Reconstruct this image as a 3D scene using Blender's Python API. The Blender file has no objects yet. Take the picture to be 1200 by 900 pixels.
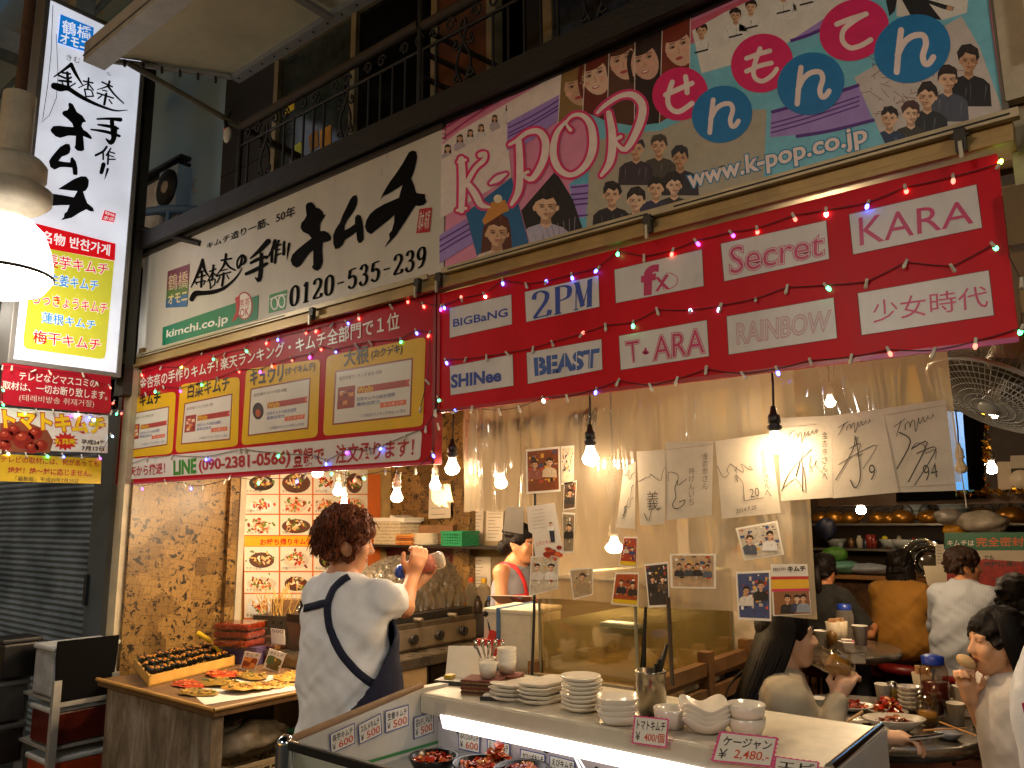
import bpy, math, random
import numpy as np
from mathutils import Vector, Matrix
from mathutils.geometry import tessellate_polygon
R_ = math.radians
# ---------------------------------------------------------------- camera
scene = bpy.context.scene
COL = scene.collection
F_PX, PITCH, YAW, ROLL = 913.7, R_(9.77), R_(38.566), R_(-0.42)
_cp, _sp = math.cos(PITCH), math.sin(PITCH)
CF = Vector((-math.sin(YAW)*_cp, math.cos(YAW)*_cp, _sp))
_r = Vector((math.cos(YAW), math.sin(YAW), 0)); _u = _r.cross(CF)
CR = _r*math.cos(ROLL)+_u*math.sin(ROLL); CU = _u*math.cos(ROLL)-_r*math.sin(ROLL)
CC = Vector((0, 0, 1.6))
cam = bpy.data.cameras.new('camera'); camo = bpy.data.objects.new('camera', cam); COL.objects.link(camo)
cam.sensor_width = 36; cam.lens = F_PX/1200*36; cam.clip_start = .05; cam.clip_end = 300
camo.matrix_world = Matrix(((CR.x, CU.x, -CF.x, CC.x), (CR.y, CU.y, -CF.y, CC.y), (CR.z, CU.z, -CF.z, CC.z), (0, 0, 0, 1)))
scene.camera = camo
# ---------------------------------------------------------------- world: night sky outside the covered arcade
w = bpy.data.worlds.new('World'); scene.world = w; w.use_nodes = True
nt = w.node_tree; bg = nt.nodes['Background']
sky = nt.nodes.new('ShaderNodeTexSky'); sky.sky_type = 'NISHITA'; sky.sun_disc = False
sky.sun_elevation = R_(3); sky.sun_rotation = R_(200)
nt.links.new(sky.outputs[0], bg.inputs[0]); bg.inputs[1].default_value = SKY_STRENGTH = 0.06
# ---------------------------------------------------------------- exposure and sampling
scene.view_settings.view_transform = 'Standard'; scene.view_settings.look = 'None'
scene.view_settings.exposure = 0.15; scene.view_settings.gamma = 1; scene.view_settings.use_curve_mapping = False
scene.render.engine = 'CYCLES'
cy = scene.cycles
cy.use_denoising = True
cy.max_bounces = 7; cy.diffuse_bounces = 3; cy.glossy_bounces = 3; cy.transmission_bounces = 5; cy.transparent_max_bounces = 12
cy.caustics_reflective = False; cy.caustics_refractive = False
cy.sample_clamp_indirect = 4
# strengths of the lamps that are built further down
BULB = 440.0; SIGN_LIT = .56; TUBE = 2.4; STREET = 58.0

# ---------------------------------------------------------------- rays of the surveyed photograph -> points on real planes
def ray(x, y): return CF+CR*((x-600)/F_PX)+CU*((450-y)/F_PX)
def oY(x, y, Y): d = ray(x, y); return CC+d*(Y/d.y)
def oX(x, y, X): d = ray(x, y); return CC+d*(X/d.x)
def oZ(x, y, Z): d = ray(x, y); return CC+d*((Z-1.6)/d.z)
def oT(x, y, t): return CC+ray(x, y)*t
def FY(Y): return lambda x, y, l=0: oY(x, y, Y-l*.0006)
def FX(X): return lambda x, y, l=0: oX(x, y, X+l*.0006)
def K(x0, y0, s, txt):
    return [tuple(float(v)/s+o for v, o in zip(p.split(','), (x0, y0))) for p in txt.split()]
def PT(txt): return [tuple(map(float, p.split(','))) for p in txt.split()]

# ---------------------------------------------------------------- materials
MATS = {}
def lin(h):
    h = h.lstrip('#'); c = [int(h[i:i+2], 16)/255 for i in (0, 2, 4)]
    return tuple(v/12.92 if v <= .04045 else ((v+.055)/1.055)**2.4 for v in c)+(1,)
def mat(h, rough=.5, metal=0, nz=.12, scale=9, bump=0, bscale=60, emit=0, trans=0, coat=0, sss=0, spec=.5, streak=0):
    key = (h, rough, metal, nz, scale, bump, bscale, emit, trans, coat, sss, spec, streak)
    if key in MATS: return MATS[key]
    m = bpy.data.materials.new('paint_'+h.strip('#')); m.use_nodes = True; n = m.node_tree.nodes; L = m.node_tree.links
    b = n['Principled BSDF']; c = lin(h)
    b.inputs['Roughness'].default_value = rough; b.inputs['Metallic'].default_value = metal
    b.inputs['Transmission Weight'].default_value = trans; b.inputs['Coat Weight'].default_value = coat
    b.inputs['Specular IOR Level'].default_value = spec
    b.inputs['Base Color'].default_value = c
    if sss: b.inputs['Subsurface Weight'].default_value = sss; b.inputs['Subsurface Scale'].default_value = .01
    if nz or bump:
        t = n.new('ShaderNodeTexCoord')
    if nz:
        a = n.new('ShaderNodeTexNoise'); a.inputs['Scale'].default_value = scale; a.inputs['Detail'].default_value = 6
        a.inputs['Roughness'].default_value = .65
        if streak: mpp = n.new('ShaderNodeMapping'); mpp.inputs['Scale'].default_value = (1, 1, streak); L.new(t.outputs['Object'], mpp.inputs[0]); L.new(mpp.outputs[0], a.inputs['Vector'])
        else: L.new(t.outputs['Object'], a.inputs['Vector'])
        mr = n.new('ShaderNodeMapRange'); mr.inputs[1].default_value = .3; mr.inputs[2].default_value = .7
        mr.inputs[3].default_value = 1-nz; mr.inputs[4].default_value = 1+nz*.6
        L.new(a.outputs[0], mr.inputs[0])
        mx = n.new('ShaderNodeMix'); mx.data_type = 'RGBA'; mx.blend_type = 'MULTIPLY'; mx.inputs[0].default_value = 1
        mx.inputs[6].default_value = c; L.new(mr.outputs[0], mx.inputs[7]); L.new(mx.outputs[2], b.inputs['Base Color'])
        r2 = n.new('ShaderNodeMapRange'); r2.inputs[3].default_value = max(.02, rough-.1); r2.inputs[4].default_value = min(1, rough+.12)
        L.new(a.outputs[0], r2.inputs[0]); L.new(r2.outputs[0], b.inputs['Roughness'])
    if bump:
        a2 = n.new('ShaderNodeTexNoise'); a2.inputs['Scale'].default_value = bscale; a2.inputs['Detail'].default_value = 4
        L.new(t.outputs['Object'], a2.inputs['Vector'])
        bp = n.new('ShaderNodeBump'); bp.inputs['Strength'].default_value = bump; bp.inputs['Distance'].default_value = .01
        L.new(a2.outputs[0], bp.inputs['Height']); L.new(bp.outputs[0], b.inputs['Normal'])
    if emit:
        b.inputs['Emission Color'].default_value = c; b.inputs['Emission Strength'].default_value = emit
    MATS[key] = m
    return m
def glow(h, s, sample=True):
    key = ('glow', h, s, sample)
    if key in MATS: return MATS[key]
    m = bpy.data.materials.new('lit_'+h.strip('#')); m.use_nodes = True; n = m.node_tree.nodes
    b = n['Principled BSDF']; c = lin(h); b.inputs['Base Color'].default_value = c; b.inputs['Roughness'].default_value = .3
    b.inputs['Emission Color'].default_value = c; b.inputs['Emission Strength'].default_value = s
    if not sample: m.cycles.emission_sampling = 'NONE'
    MATS[key] = m; return m
def backlit(h, s):
    """print on a sign lit from inside by tubes: uneven light through the acrylic"""
    key = ('backlit', h, s)
    if key in MATS: return MATS[key]
    m = mat(h, .25, nz=.05, spec=.4, emit=.0001).copy(); m.name = 'backlit_'+h.strip('#'); n = m.node_tree.nodes; L = m.node_tree.links
    b = n['Principled BSDF']; b.inputs['Emission Color'].default_value = lin(h)
    t = n.new('ShaderNodeTexCoord'); a = n.new('ShaderNodeTexNoise'); a.inputs['Scale'].default_value = 3.5
    L.new(t.outputs['Object'], a.inputs['Vector']); mr = n.new('ShaderNodeMapRange')
    mr.inputs[1].default_value = .3; mr.inputs[2].default_value = .7; mr.inputs[3].default_value = s*.78; mr.inputs[4].default_value = s*1.12
    L.new(a.outputs[0], mr.inputs[0]); L.new(mr.outputs[0], b.inputs['Emission Strength'])
    MATS[key] = m; return m
def glass(h='#ffffff', rough=.03, ior=1.45, alpha=.25):
    """thin clear pane / cup wall: see-through with a gloss"""
    key = ('glass', h, rough, alpha)
    if key in MATS: return MATS[key]
    m = bpy.data.materials.new('clear_'+h.strip('#')); m.use_nodes = True; n = m.node_tree.nodes; L = m.node_tree.links
    n.remove(n['Principled BSDF']); o = n['Material Output']
    tr = n.new('ShaderNodeBsdfTransparent'); tr.inputs[0].default_value = lin(h)
    p = n.new('ShaderNodeBsdfPrincipled' if alpha > .15 else 'ShaderNodeBsdfGlossy'); p.inputs[0].default_value = lin(h) if alpha > .15 else (1, 1, 1, 1); p.inputs['Roughness'].default_value = rough
    fr = n.new('ShaderNodeLayerWeight'); fr.inputs[0].default_value = .5; pw = n.new('ShaderNodeMath'); pw.operation = 'POWER'; pw.inputs[1].default_value = 3.5; L.new(fr.outputs['Facing'], pw.inputs[0])
    ad = n.new('ShaderNodeMath'); ad.operation = 'MULTIPLY_ADD'; ad.inputs[1].default_value = .6; ad.inputs[2].default_value = .03+alpha*.7; ad.use_clamp = True
    L.new(pw.outputs[0], ad.inputs[0]); mx = n.new('ShaderNodeMixShader')
    L.new(ad.outputs[0], mx.inputs[0]); L.new(tr.outputs[0], mx.inputs[1]); L.new(p.outputs[0], mx.inputs[2]); L.new(mx.outputs[0], o.inputs[0])
    MATS[key] = m; return m
def custom(name, build, rough=.6):
    if name in MATS: return MATS[name]
    m = bpy.data.materials.new(name); m.use_nodes = True
    n = m.node_tree.nodes; L = m.node_tree.links
    build(n, L, n['Principled BSDF'], n['Material Output']); MATS[name] = m; return m

def _manga(n, L, b, o):
    # pages of black-ink comics pasted edge to edge and varnished yellow
    t = n.new('ShaderNodeTexCoord'); mp = n.new('ShaderNodeMapping'); mp.inputs['Rotation'].default_value = (.0, .0, .0)
    L.new(t.outputs['Object'], mp.inputs[0])
    pg = n.new('ShaderNodeTexVoronoi'); pg.distance = 'CHEBYCHEV'; pg.inputs['Scale'].default_value = 5.5; L.new(mp.outputs[0], pg.inputs[0])
    pn = n.new('ShaderNodeTexVoronoi'); pn.distance = 'CHEBYCHEV'; pn.inputs['Scale'].default_value = 13; L.new(mp.outputs[0], pn.inputs[0])
    ad = n.new('ShaderNodeVectorMath'); ad.operation = 'ADD'; L.new(mp.outputs[0], ad.inputs[0]); L.new(pn.outputs['Color'], ad.inputs[1])
    ink = n.new('ShaderNodeTexNoise'); ink.inputs['Scale'].default_value = 17; ink.inputs['Detail'].default_value = 6; ink.inputs['Roughness'].default_value = .7; ink.inputs['Distortion'].default_value = .9
    L.new(ad.outputs[0], ink.inputs['Vector'])
    th = n.new('ShaderNodeMapRange'); th.inputs[1].default_value = .555; th.inputs[2].default_value = .575; L.new(ink.outputs[0], th.inputs[0])
    ln = n.new('ShaderNodeTexNoise'); ln.inputs['Scale'].default_value = 38; ln.inputs['Detail'].default_value = 3; ln.inputs['Distortion'].default_value = 2.5; L.new(ad.outputs[0], ln.inputs['Vector'])
    sb = n.new('ShaderNodeMath'); sb.operation = 'SUBTRACT'; sb.inputs[1].default_value = .5; L.new(ln.outputs[0], sb.inputs[0])
    ab = n.new('ShaderNodeMath'); ab.operation = 'ABSOLUTE'; L.new(sb.outputs[0], ab.inputs[0])
    lt = n.new('ShaderNodeMath'); lt.operation = 'LESS_THAN'; lt.inputs[1].default_value = .017; L.new(ab.outputs[0], lt.inputs[0])
    lm = n.new('ShaderNodeMath'); lm.operation = 'MULTIPLY'; lm.inputs[1].default_value = .75; L.new(lt.outputs[0], lm.inputs[0])
    mxx = n.new('ShaderNodeMath'); mxx.operation = 'MAXIMUM'; L.new(th.outputs[0], mxx.inputs[0]); L.new(lm.outputs[0], mxx.inputs[1])
    mp2 = n.new('ShaderNodeMapping'); mp2.inputs['Rotation'].default_value = (.15, 0, 0); L.new(t.outputs['Object'], mp2.inputs[0]); sx_ = n.new('ShaderNodeSeparateXYZ'); L.new(mp2.outputs[0], sx_.inputs[0]); sm_ = n.new('ShaderNodeMath'); L.new(sx_.outputs[0], sm_.inputs[0]); L.new(sx_.outputs[1], sm_.inputs[1]); cb_ = n.new('ShaderNodeCombineXYZ'); L.new(sm_.outputs[0], cb_.inputs[0]); L.new(sx_.outputs[2], cb_.inputs[1]); edge = n.new('ShaderNodeTexBrick'); edge.inputs['Scale'].default_value = 7; edge.inputs['Mortar Size'].default_value = .008; edge.offset = .37; edge.squash = .6; edge.squash_frequency = 3; edge.inputs['Row Height'].default_value = .42; L.new(cb_.outputs[0], edge.inputs[0])
    el = n.new('ShaderNodeMath'); el.operation = 'GREATER_THAN'; el.inputs[1].default_value = .5; L.new(edge.outputs['Fac'], el.inputs[0])
    em = n.new('ShaderNodeMath'); em.operation = 'MULTIPLY'; em.inputs[1].default_value = .7; L.new(el.outputs[0], em.inputs[0])
    m2 = n.new('ShaderNodeMath'); m2.operation = 'MAXIMUM'; L.new(mxx.outputs[0], m2.inputs[0]); L.new(em.outputs[0], m2.inputs[1])
    pap = n.new('ShaderNodeMix'); pap.data_type = 'RGBA'; pap.inputs[6].default_value = lin('#a07c44'); pap.inputs[7].default_value = lin('#5e431f')
    L.new(pg.outputs['Color'], pap.inputs[0])
    mx = n.new('ShaderNodeMix'); mx.data_type = 'RGBA'; L.new(m2.outputs[0], mx.inputs[0]); L.new(pap.outputs[2], mx.inputs[6]); mx.inputs[7].default_value = lin('#1d150c')
    L.new(mx.outputs[2], b.inputs['Base Color']); b.inputs['Roughness'].default_value = .35
def M_manga(): return custom('comic_pages', _manga)

def _wood(n, L, b, o):
    t = n.new('ShaderNodeTexCoord'); mp = n.new('ShaderNodeMapping'); mp.inputs['Scale'].default_value = (4, 4, 1.3); L.new(t.outputs['Object'], mp.inputs[0])
    a = n.new('ShaderNodeTexNoise'); a.inputs['Scale'].default_value = 2.2; a.inputs['Detail'].default_value = 8; a.inputs['Roughness'].default_value = .7; a.inputs['Distortion'].default_value = .6; L.new(mp.outputs[0], a.inputs['Vector'])
    s = n.new('ShaderNodeTexNoise'); s.inputs['Scale'].default_value = 5; s.inputs['Detail'].default_value = 5; L.new(t.outputs['Object'], s.inputs['Vector'])
    r = n.new('ShaderNodeValToRGB'); e = r.color_ramp.elements; e[0].position = .32; e[0].color = lin('#54473a'); e[1].position = .68; e[1].color = lin('#b8ab98')
    x = e.new(.5); x.color = lin('#85735d'); L.new(a.outputs[0], r.inputs[0])
    mx = n.new('ShaderNodeMix'); mx.data_type = 'RGBA'; mx.blend_type = 'MULTIPLY'; mx.inputs[0].default_value = .6; L.new(r.outputs[0], mx.inputs[6]); L.new(s.outputs[0], mx.inputs[7])
    L.new(mx.outputs[2], b.inputs['Base Color']); b.inputs['Roughness'].default_value = .75
    bp = n.new('ShaderNodeBump'); bp.inputs['Strength'].default_value = .4; bp.inputs['Distance'].default_value = .005; L.new(a.outputs[0], bp.inputs['Height']); L.new(bp.outputs[0], b.inputs['Normal'])
def M_wood(): return custom('weathered_ply', _wood)

def _vinyl(n, L, b, o):
    # clear vinyl gone milky with grease: part see-through, part scattering, glossy skin
    n.remove(b)
    t = n.new('ShaderNodeTexCoord'); mp = n.new('ShaderNodeMapping'); mp.inputs['Scale'].default_value = (3, 3, .5); L.new(t.outputs['Object'], mp.inputs[0])
    a = n.new('ShaderNodeTexNoise'); a.inputs['Scale'].default_value = 1.3; a.inputs['Detail'].default_value = 4; a.inputs['Roughness'].default_value = .5; L.new(mp.outputs[0], a.inputs['Vector'])
    a3 = n.new('ShaderNodeTexNoise'); a3.inputs['Scale'].default_value = 3.2; a3.inputs['Detail'].default_value = 2; a3.inputs['Distortion'].default_value = .8; L.new(mp.outputs[0], a3.inputs['Vector'])
    mr = n.new('ShaderNodeMapRange'); mr.inputs[1].default_value = .32; mr.inputs[2].default_value = .68; mr.inputs[3].default_value = .36; mr.inputs[4].default_value = .62; L.new(a.outputs[0], mr.inputs[0])
    tr = n.new('ShaderNodeBsdfTransparent'); tr.inputs[0].default_value = lin('#ece4d6')
    df = n.new('ShaderNodeBsdfDiffuse'); df.inputs[0].default_value = lin('#aba08e')
    tl = n.new('ShaderNodeBsdfTranslucent'); tl.inputs[0].default_value = lin('#cbb899')
    m1 = n.new('ShaderNodeMixShader'); m1.inputs[0].default_value = .5; L.new(df.outputs[0], m1.inputs[1]); L.new(tl.outputs[0], m1.inputs[2])
    m2 = n.new('ShaderNodeMixShader'); L.new(mr.outputs[0], m2.inputs[0]); L.new(tr.outputs[0], m2.inputs[1]); L.new(m1.outputs[0], m2.inputs[2])
    gl = n.new('ShaderNodeBsdfGlossy'); gl.inputs['Roughness'].default_value = .06; gl.inputs[0].default_value = (1, 1, 1, 1)
    fr = n.new('ShaderNodeFresnel'); fr.inputs[0].default_value = 1.5
    m3 = n.new('ShaderNodeMixShader'); L.new(fr.outputs[0], m3.inputs[0]); L.new(m2.outputs[0], m3.inputs[1]); L.new(gl.outputs[0], m3.inputs[2])
    bp = n.new('ShaderNodeBump'); bp.inputs['Strength'].default_value = .8; bp.inputs['Distance'].default_value = .06; L.new(a3.outputs[0], bp.inputs['Height'])
    for q in (gl, df): L.new(bp.outputs[0], q.inputs['Normal'])
    L.new(m3.outputs[0], o.inputs[0])
def M_vinyl(): return custom('milky_vinyl', _vinyl)

# ---------------------------------------------------------------- mesh builder
class MB:
    def __init__(s): s.v = []; s.f = []; s.m = []; s.sm = []; s.mats = []; s.xf = None
    def mi(s, m):
        if m not in s.mats: s.mats.append(m)
        return s.mats.index(m)
    def add(s, vs, fs, m, smooth=False):
        o = len(s.v); i = s.mi(m)
        if s.xf is not None: vs = [s.xf @ Vector(v) for v in vs]
        s.v.extend([tuple(v) for v in vs])
        for f in fs: s.f.append([o+k for k in f]); s.m.append(i); s.sm.append(smooth)
    def quad(s, p, m): s.add(p, [list(range(len(p)))], m)
    def poly(s, p, m):
        p = [Vector(q) for q in p]
        s.add(p, [list(t) for t in tessellate_polygon([p])], m)
    def box(s, x0, x1, y0, y1, z0, z1, m):
        v = [(x, y, z) for x in (x0, x1) for y in (y0, y1) for z in (z0, z1)]
        s.add(v, [(0, 1, 3, 2), (4, 6, 7, 5), (0, 4, 5, 1), (2, 3, 7, 6), (0, 2, 6, 4), (1, 5, 7, 3)], m)
    def obox(s, c, sz, m, rz=0, rot=None):
        rt = rot if rot is not None else Matrix.Rotation(rz, 3, 'Z'); c = Vector(c)
        v = [c+rt @ Vector((a*sz[0]/2, b*sz[1]/2, d*sz[2]/2)) for a in (-1, 1) for b in (-1, 1) for d in (-1, 1)]
        s.add(v, [(0, 1, 3, 2), (4, 6, 7, 5), (0, 4, 5, 1), (2, 3, 7, 6), (0, 2, 6, 4), (1, 5, 7, 3)], m)
    def prism(s, pts, vec, m):
        n = len(pts); p = [Vector(q) for q in pts]; vec = Vector(vec); q = [a+vec for a in p]
        tri = [list(t) for t in tessellate_polygon([p])]
        s.add(p+q, tri+[[n+k for k in reversed(t)] for t in tri]+[[i, (i+1) % n, n+(i+1) % n, n+i] for i in range(n)], m)
    def tube(s, pts, r, m, n=8, caps=True):
        P = [Vector(p) for p in pts]; k = len(P); rr = r if isinstance(r, (list, tuple)) else [r]*k
        vs = []; fs = []; ref = None
        for i in range(k):
            d = (P[min(i+1, k-1)]-P[max(i-1, 0)]).normalized()
            if ref is None: ref = Vector((0, 0, 1)) if abs(d.z) < .9 else Vector((1, 0, 0))
            a = d.cross(ref); a = a.normalized() if a.length > 1e-6 else d.orthogonal().normalized(); b = a.cross(d); ref = b
            for j in range(n):
                t = 2*math.pi*j/n; vs.append(P[i]+(a*math.cos(t)+b*math.sin(t))*rr[i])
        for i in range(k-1):
            for j in range(n): fs.append([i*n+j, i*n+(j+1) % n, (i+1)*n+(j+1) % n, (i+1)*n+j])
        s.add(vs, fs, m, True)
        if caps: s.add(vs[:n], [list(range(n))], m); s.add(vs[-n:], [list(range(n))], m)
    def lathe(s, prof, c, m, n=24, rot=None, sx=1, sy=1, smooth=True):
        c = Vector(c); vs = []; fs = []
        for (r, z) in prof:
            for j in range(n):
                t = 2*math.pi*j/n; p = Vector((r*math.cos(t)*sx, r*math.sin(t)*sy, z)); vs.append(c+(rot @ p if rot is not None else p))
        for i in range(len(prof)-1):
            for j in range(n): fs.append([i*n+j, i*n+(j+1) % n, (i+1)*n+(j+1) % n, (i+1)*n+j])
        s.add(vs, fs, m, smooth)
    def ball(s, c, r, m, n=12, k=8, rot=None):
        r = r if isinstance(r, (tuple, list)) else (r, r, r)
        c = Vector(c); vs = []; fs = []
        for i in range(k+1):
            a = math.pi*i/k
            for j in range(n):
                t = 2*math.pi*j/n; p = Vector((r[0]*math.sin(a)*math.cos(t), r[1]*math.sin(a)*math.sin(t), r[2]*math.cos(a))); vs.append(c+(rot @ p if rot is not None else p))
        for i in range(k):
            for j in range(n): fs.append([i*n+j, i*n+(j+1) % n, (i+1)*n+(j+1) % n, (i+1)*n+j])
        s.add(vs, fs, m, True)
    def build(s, name, parent=None, label=None, cat=None, group=None, kind=None, bev=0, origin=None):
        me = bpy.data.meshes.new(name); vs = np.array(s.v, float).reshape(-1, 3)
        if parent is None and kind != 'structure':
            o0 = np.array(origin) if origin is not None else np.array([(vs[:, 0].min()+vs[:, 0].max())/2, (vs[:, 1].min()+vs[:, 1].max())/2, vs[:, 2].min()])
        else: o0 = np.zeros(3)
        me.from_pydata((vs-o0).tolist(), [], s.f)
        for mm in s.mats: me.materials.append(mm)
        me.polygons.foreach_set('material_index', s.m); me.polygons.foreach_set('use_smooth', s.sm)
        me.update()
        ob = bpy.data.objects.new(name, me); ob.location = o0; COL.objects.link(ob)
        if parent is not None: attach(ob, parent)
        if bev:
            b = ob.modifiers.new('bevel', 'BEVEL'); b.width = bev; b.segments = 2; b.limit_method = 'ANGLE'; b.angle_limit = R_(40)
        if parent is None: tag(ob, label, cat, group, kind)
        elif label: ob['label'] = label
        if parent is not None and kind: ob['kind'] = kind
        return ob
def attach(ob, parent):
    ob.parent = parent; t = parent; M = Matrix.Identity(4)
    if not parent.get('_local'):
        while t is not None: M = M @ Matrix.Translation(-t.location) if t.parent is None else M; t = t.parent
        if parent.parent is None: ob.matrix_parent_inverse = Matrix.Translation(-parent.location)
def tag(o, label, cat, group=None, kind=None):
    if label: o['label'] = label
    if cat: o['category'] = cat
    if group: o['group'] = group
    if kind: o['kind'] = kind
def thing(name, label, cat, loc=(0, 0, 0), group=None, rz=None):
    """an Empty at the base of a thing; with rz the parts are given in its own frame"""
    o = bpy.data.objects.new(name, None); COL.objects.link(o); o.location = loc; o.empty_display_size = .1
    if rz is not None: o.rotation_euler = (0, 0, rz); o['_local'] = 1
    tag(o, label, cat, group); return o
def dup(root, loc, label=None, group=None, rz=None):
    r = root.copy(); COL.objects.link(r); r.location = loc
    if rz is not None: r.rotation_euler = (0, 0, rz)
    if label: r['label'] = label
    if group: r['group'] = group
    for ch in list(root.children):
        c = ch.copy(); COL.objects.link(c); c.parent = r
        for g in list(ch.children): d = g.copy(); COL.objects.link(d); d.parent = c
    return r
# ---------------------------------------------------------------- print and lettering on a surface
_TX = {}
def glyphs(s, off=0):
    k = (s, off)
    if k not in _TX:
        c = bpy.data.curves.new('t', 'FONT'); c.body = s; c.resolution_u = 3; c.offset = off
        o = bpy.data.objects.new('t', c); COL.objects.link(o)
        me = bpy.data.meshes.new_from_object(o.evaluated_get(bpy.context.evaluated_depsgraph_get()))
        vs = np.array([v.co[:2] for v in me.vertices]); fs = [list(p.vertices) for p in me.polygons]
        bpy.data.objects.remove(o); bpy.data.curves.remove(c); bpy.data.meshes.remove(me)
        _TX[k] = (vs, fs)
    return _TX[k]
def text(mb, mp, s, quad, m, l=2, off=0.0, base=None):
    """lettering s stretched into the four corners quad (top left, top right, bottom right, bottom left)"""
    v0, _ = glyphs(s, base if base is not None else 0.0) if base is not None else glyphs(s, off)
    lo, hi = v0.min(0), v0.max(0); vs, fs = glyphs(s, off)
    c = [mp(x, y, l) for x, y in quad]; out = []
    for x, y in vs:
        u = (x-lo[0])/max(1e-6, hi[0]-lo[0]); w = (y-lo[1])/max(1e-6, hi[1]-lo[1])
        out.append((c[3]*(1-u)+c[2]*u)*(1-w)+(c[0]*(1-u)+c[1]*u)*w)
    mb.add(out, fs, m)
CLIP = [None]   # the print stops at the edge of its sheet
def clipped(pts):
    if CLIP[0] is None: return pts
    q = CLIP[0]; n = len(q); ar = sum(q[i][0]*q[(i+1) % n][1]-q[(i+1) % n][0]*q[i][1] for i in range(n)); sg = 1 if ar > 0 else -1
    for i in range(n):
        a, b = q[i], q[(i+1) % n]; d = lambda p: sg*((b[0]-a[0])*(p[1]-a[1])-(b[1]-a[1])*(p[0]-a[0]))
        out = []
        for j in range(len(pts)):
            p, r = pts[j], pts[(j+1) % len(pts)]; dp, dr = d(p), d(r)
            if dp >= 0: out.append(p)
            if (dp >= 0) != (dr >= 0): t = dp/(dp-dr); out.append((p[0]+(r[0]-p[0])*t, p[1]+(r[1]-p[1])*t))
        pts = out
        if len(pts) < 3: return []
    return pts
def sp(mb, mp, pts, m, l=1):
    pts = clipped(pts)
    if len(pts) > 2: mb.poly([mp(x, y, l) for x, y in pts], m)
def ell(mb, mp, cx, cy, rx, ry, m, l=1, ang=0, n=20):
    ca, sa = math.cos(ang), math.sin(ang)
    p = clipped([(cx+rx*math.cos(t)*ca-ry*math.sin(t)*sa, cy+rx*math.cos(t)*sa+ry*math.sin(t)*ca) for t in [2*math.pi*i/n for i in range(n)]])
    if len(p) > 2: mb.add([mp(x, y, l) for x, y in p], [list(range(len(p)))], m)
def smooth_path(p, k=5):
    if len(p) < 3: return p
    out = []; q = [p[0]]+list(p)+[p[-1]]
    for i in range(1, len(q)-2):
        for j in range(k):
            t = j/k; a, b, c, d = (np.array(q[i+o], float) for o in (-1, 0, 1, 2))
            out.append(tuple(.5*((2*b)+(c-a)*t+(2*a-5*b+4*c-d)*t*t+(-a+3*b-3*c+d)*t**3)))
    out.append(tuple(p[-1])); return out
STK = [0]
def st(mb, mp, pts, wd, m, l=1, curve=True, cap=True):
    """brush stroke: px points, width number or one per point"""
    w = list(wd) if isinstance(wd, (list, tuple)) else [wd]*len(pts)
    p = [(x, y, ww) for (x, y), ww in zip(pts, w)]
    if curve: p = smooth_path(p, 4)
    L = []; Rr = []
    for i, (x, y, ww) in enumerate(p):
        a = p[max(0, i-1)]; b = p[min(len(p)-1, i+1)]; dx, dy = b[0]-a[0], b[1]-a[1]; q = math.hypot(dx, dy) or 1
        nx, ny = -dy/q*ww/2, dx/q*ww/2; L.append((x+nx, y+ny)); Rr.append((x-nx, y-ny))
    STK[0] = (STK[0]+1) % 9; l = l+.03*STK[0]
    vs = [mp(x, y, l) for x, y in L]+[mp(x, y, l) for x, y in Rr]; n = len(p)
    mb.add(vs, [[i, i+1, n+i+1, n+i] for i in range(n-1)], m)
    if cap:
        for e, q in enumerate((p[0], p[-1])):
            ell(mb, mp, q[0], q[1], q[2]/2, q[2]/2, m, l-.09-.05*e, n=10)
def bil(q, u, v): # unit square (v down) into px quad TL TR BR BL
    return tuple((q[0][k]*(1-u)+q[1][k]*u)*(1-v)+(q[3][k]*(1-u)+q[2][k]*u)*v for k in (0, 1))
NIB = {'2': [[(.1, .75), (.2, .95), (.5, 1), (.8, .85), (.75, .6), (.4, .3), (.08, .04)], [(.05, .04), (.9, .04)], [(.9, .04), (.95, .22)]],
 'P': [[(.25, 0), (.25, 1)], [(.1, 1), (.55, 1), (.85, .9), (.9, .72), (.8, .55), (.5, .48), (.25, .48)], [(.06, 0), (.46, 0)]],
 'M': [[(.12, 0), (.13, .9)], [(.16, 1), (.5, .05)], [(.5, .05), (.84, .97)], [(.86, 0), (.86, 1)], [(0, 0), (.25, 0)], [(.7, 0), (1, 0)], [(0, 1), (.2, 1)], [(.82, 1), (1, 1)]],
 '0': [[(.5, 1), (.2, .85), (.12, .5), (.2, .15), (.5, 0), (.8, .15), (.88, .5), (.8, .85), (.5, 1)]],
 '1': [[(.52, 0), (.52, 1)], [(.25, .82), (.52, 1)], [(.25, 0), (.8, 0)]],
 '3': [[(.15, .8), (.3, .98), (.6, .98), (.8, .8), (.7, .58), (.45, .52), (.75, .45), (.88, .25), (.7, .03), (.35, 0), (.1, .2)]],
 '5': [[(.25, .95), (.85, .97)], [(.25, .95), (.2, .55), (.55, .62), (.85, .45), (.82, .15), (.5, 0), (.12, .15)]],
 '9': [[(.85, .7), (.75, .93), (.45, 1), (.17, .85), (.15, .6), (.4, .42), (.75, .5), (.85, .7), (.8, .35), (.55, .08), (.2, .02)]],
 '-': [[(.15, .45), (.85, .45)]]}
NB = [0]
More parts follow.
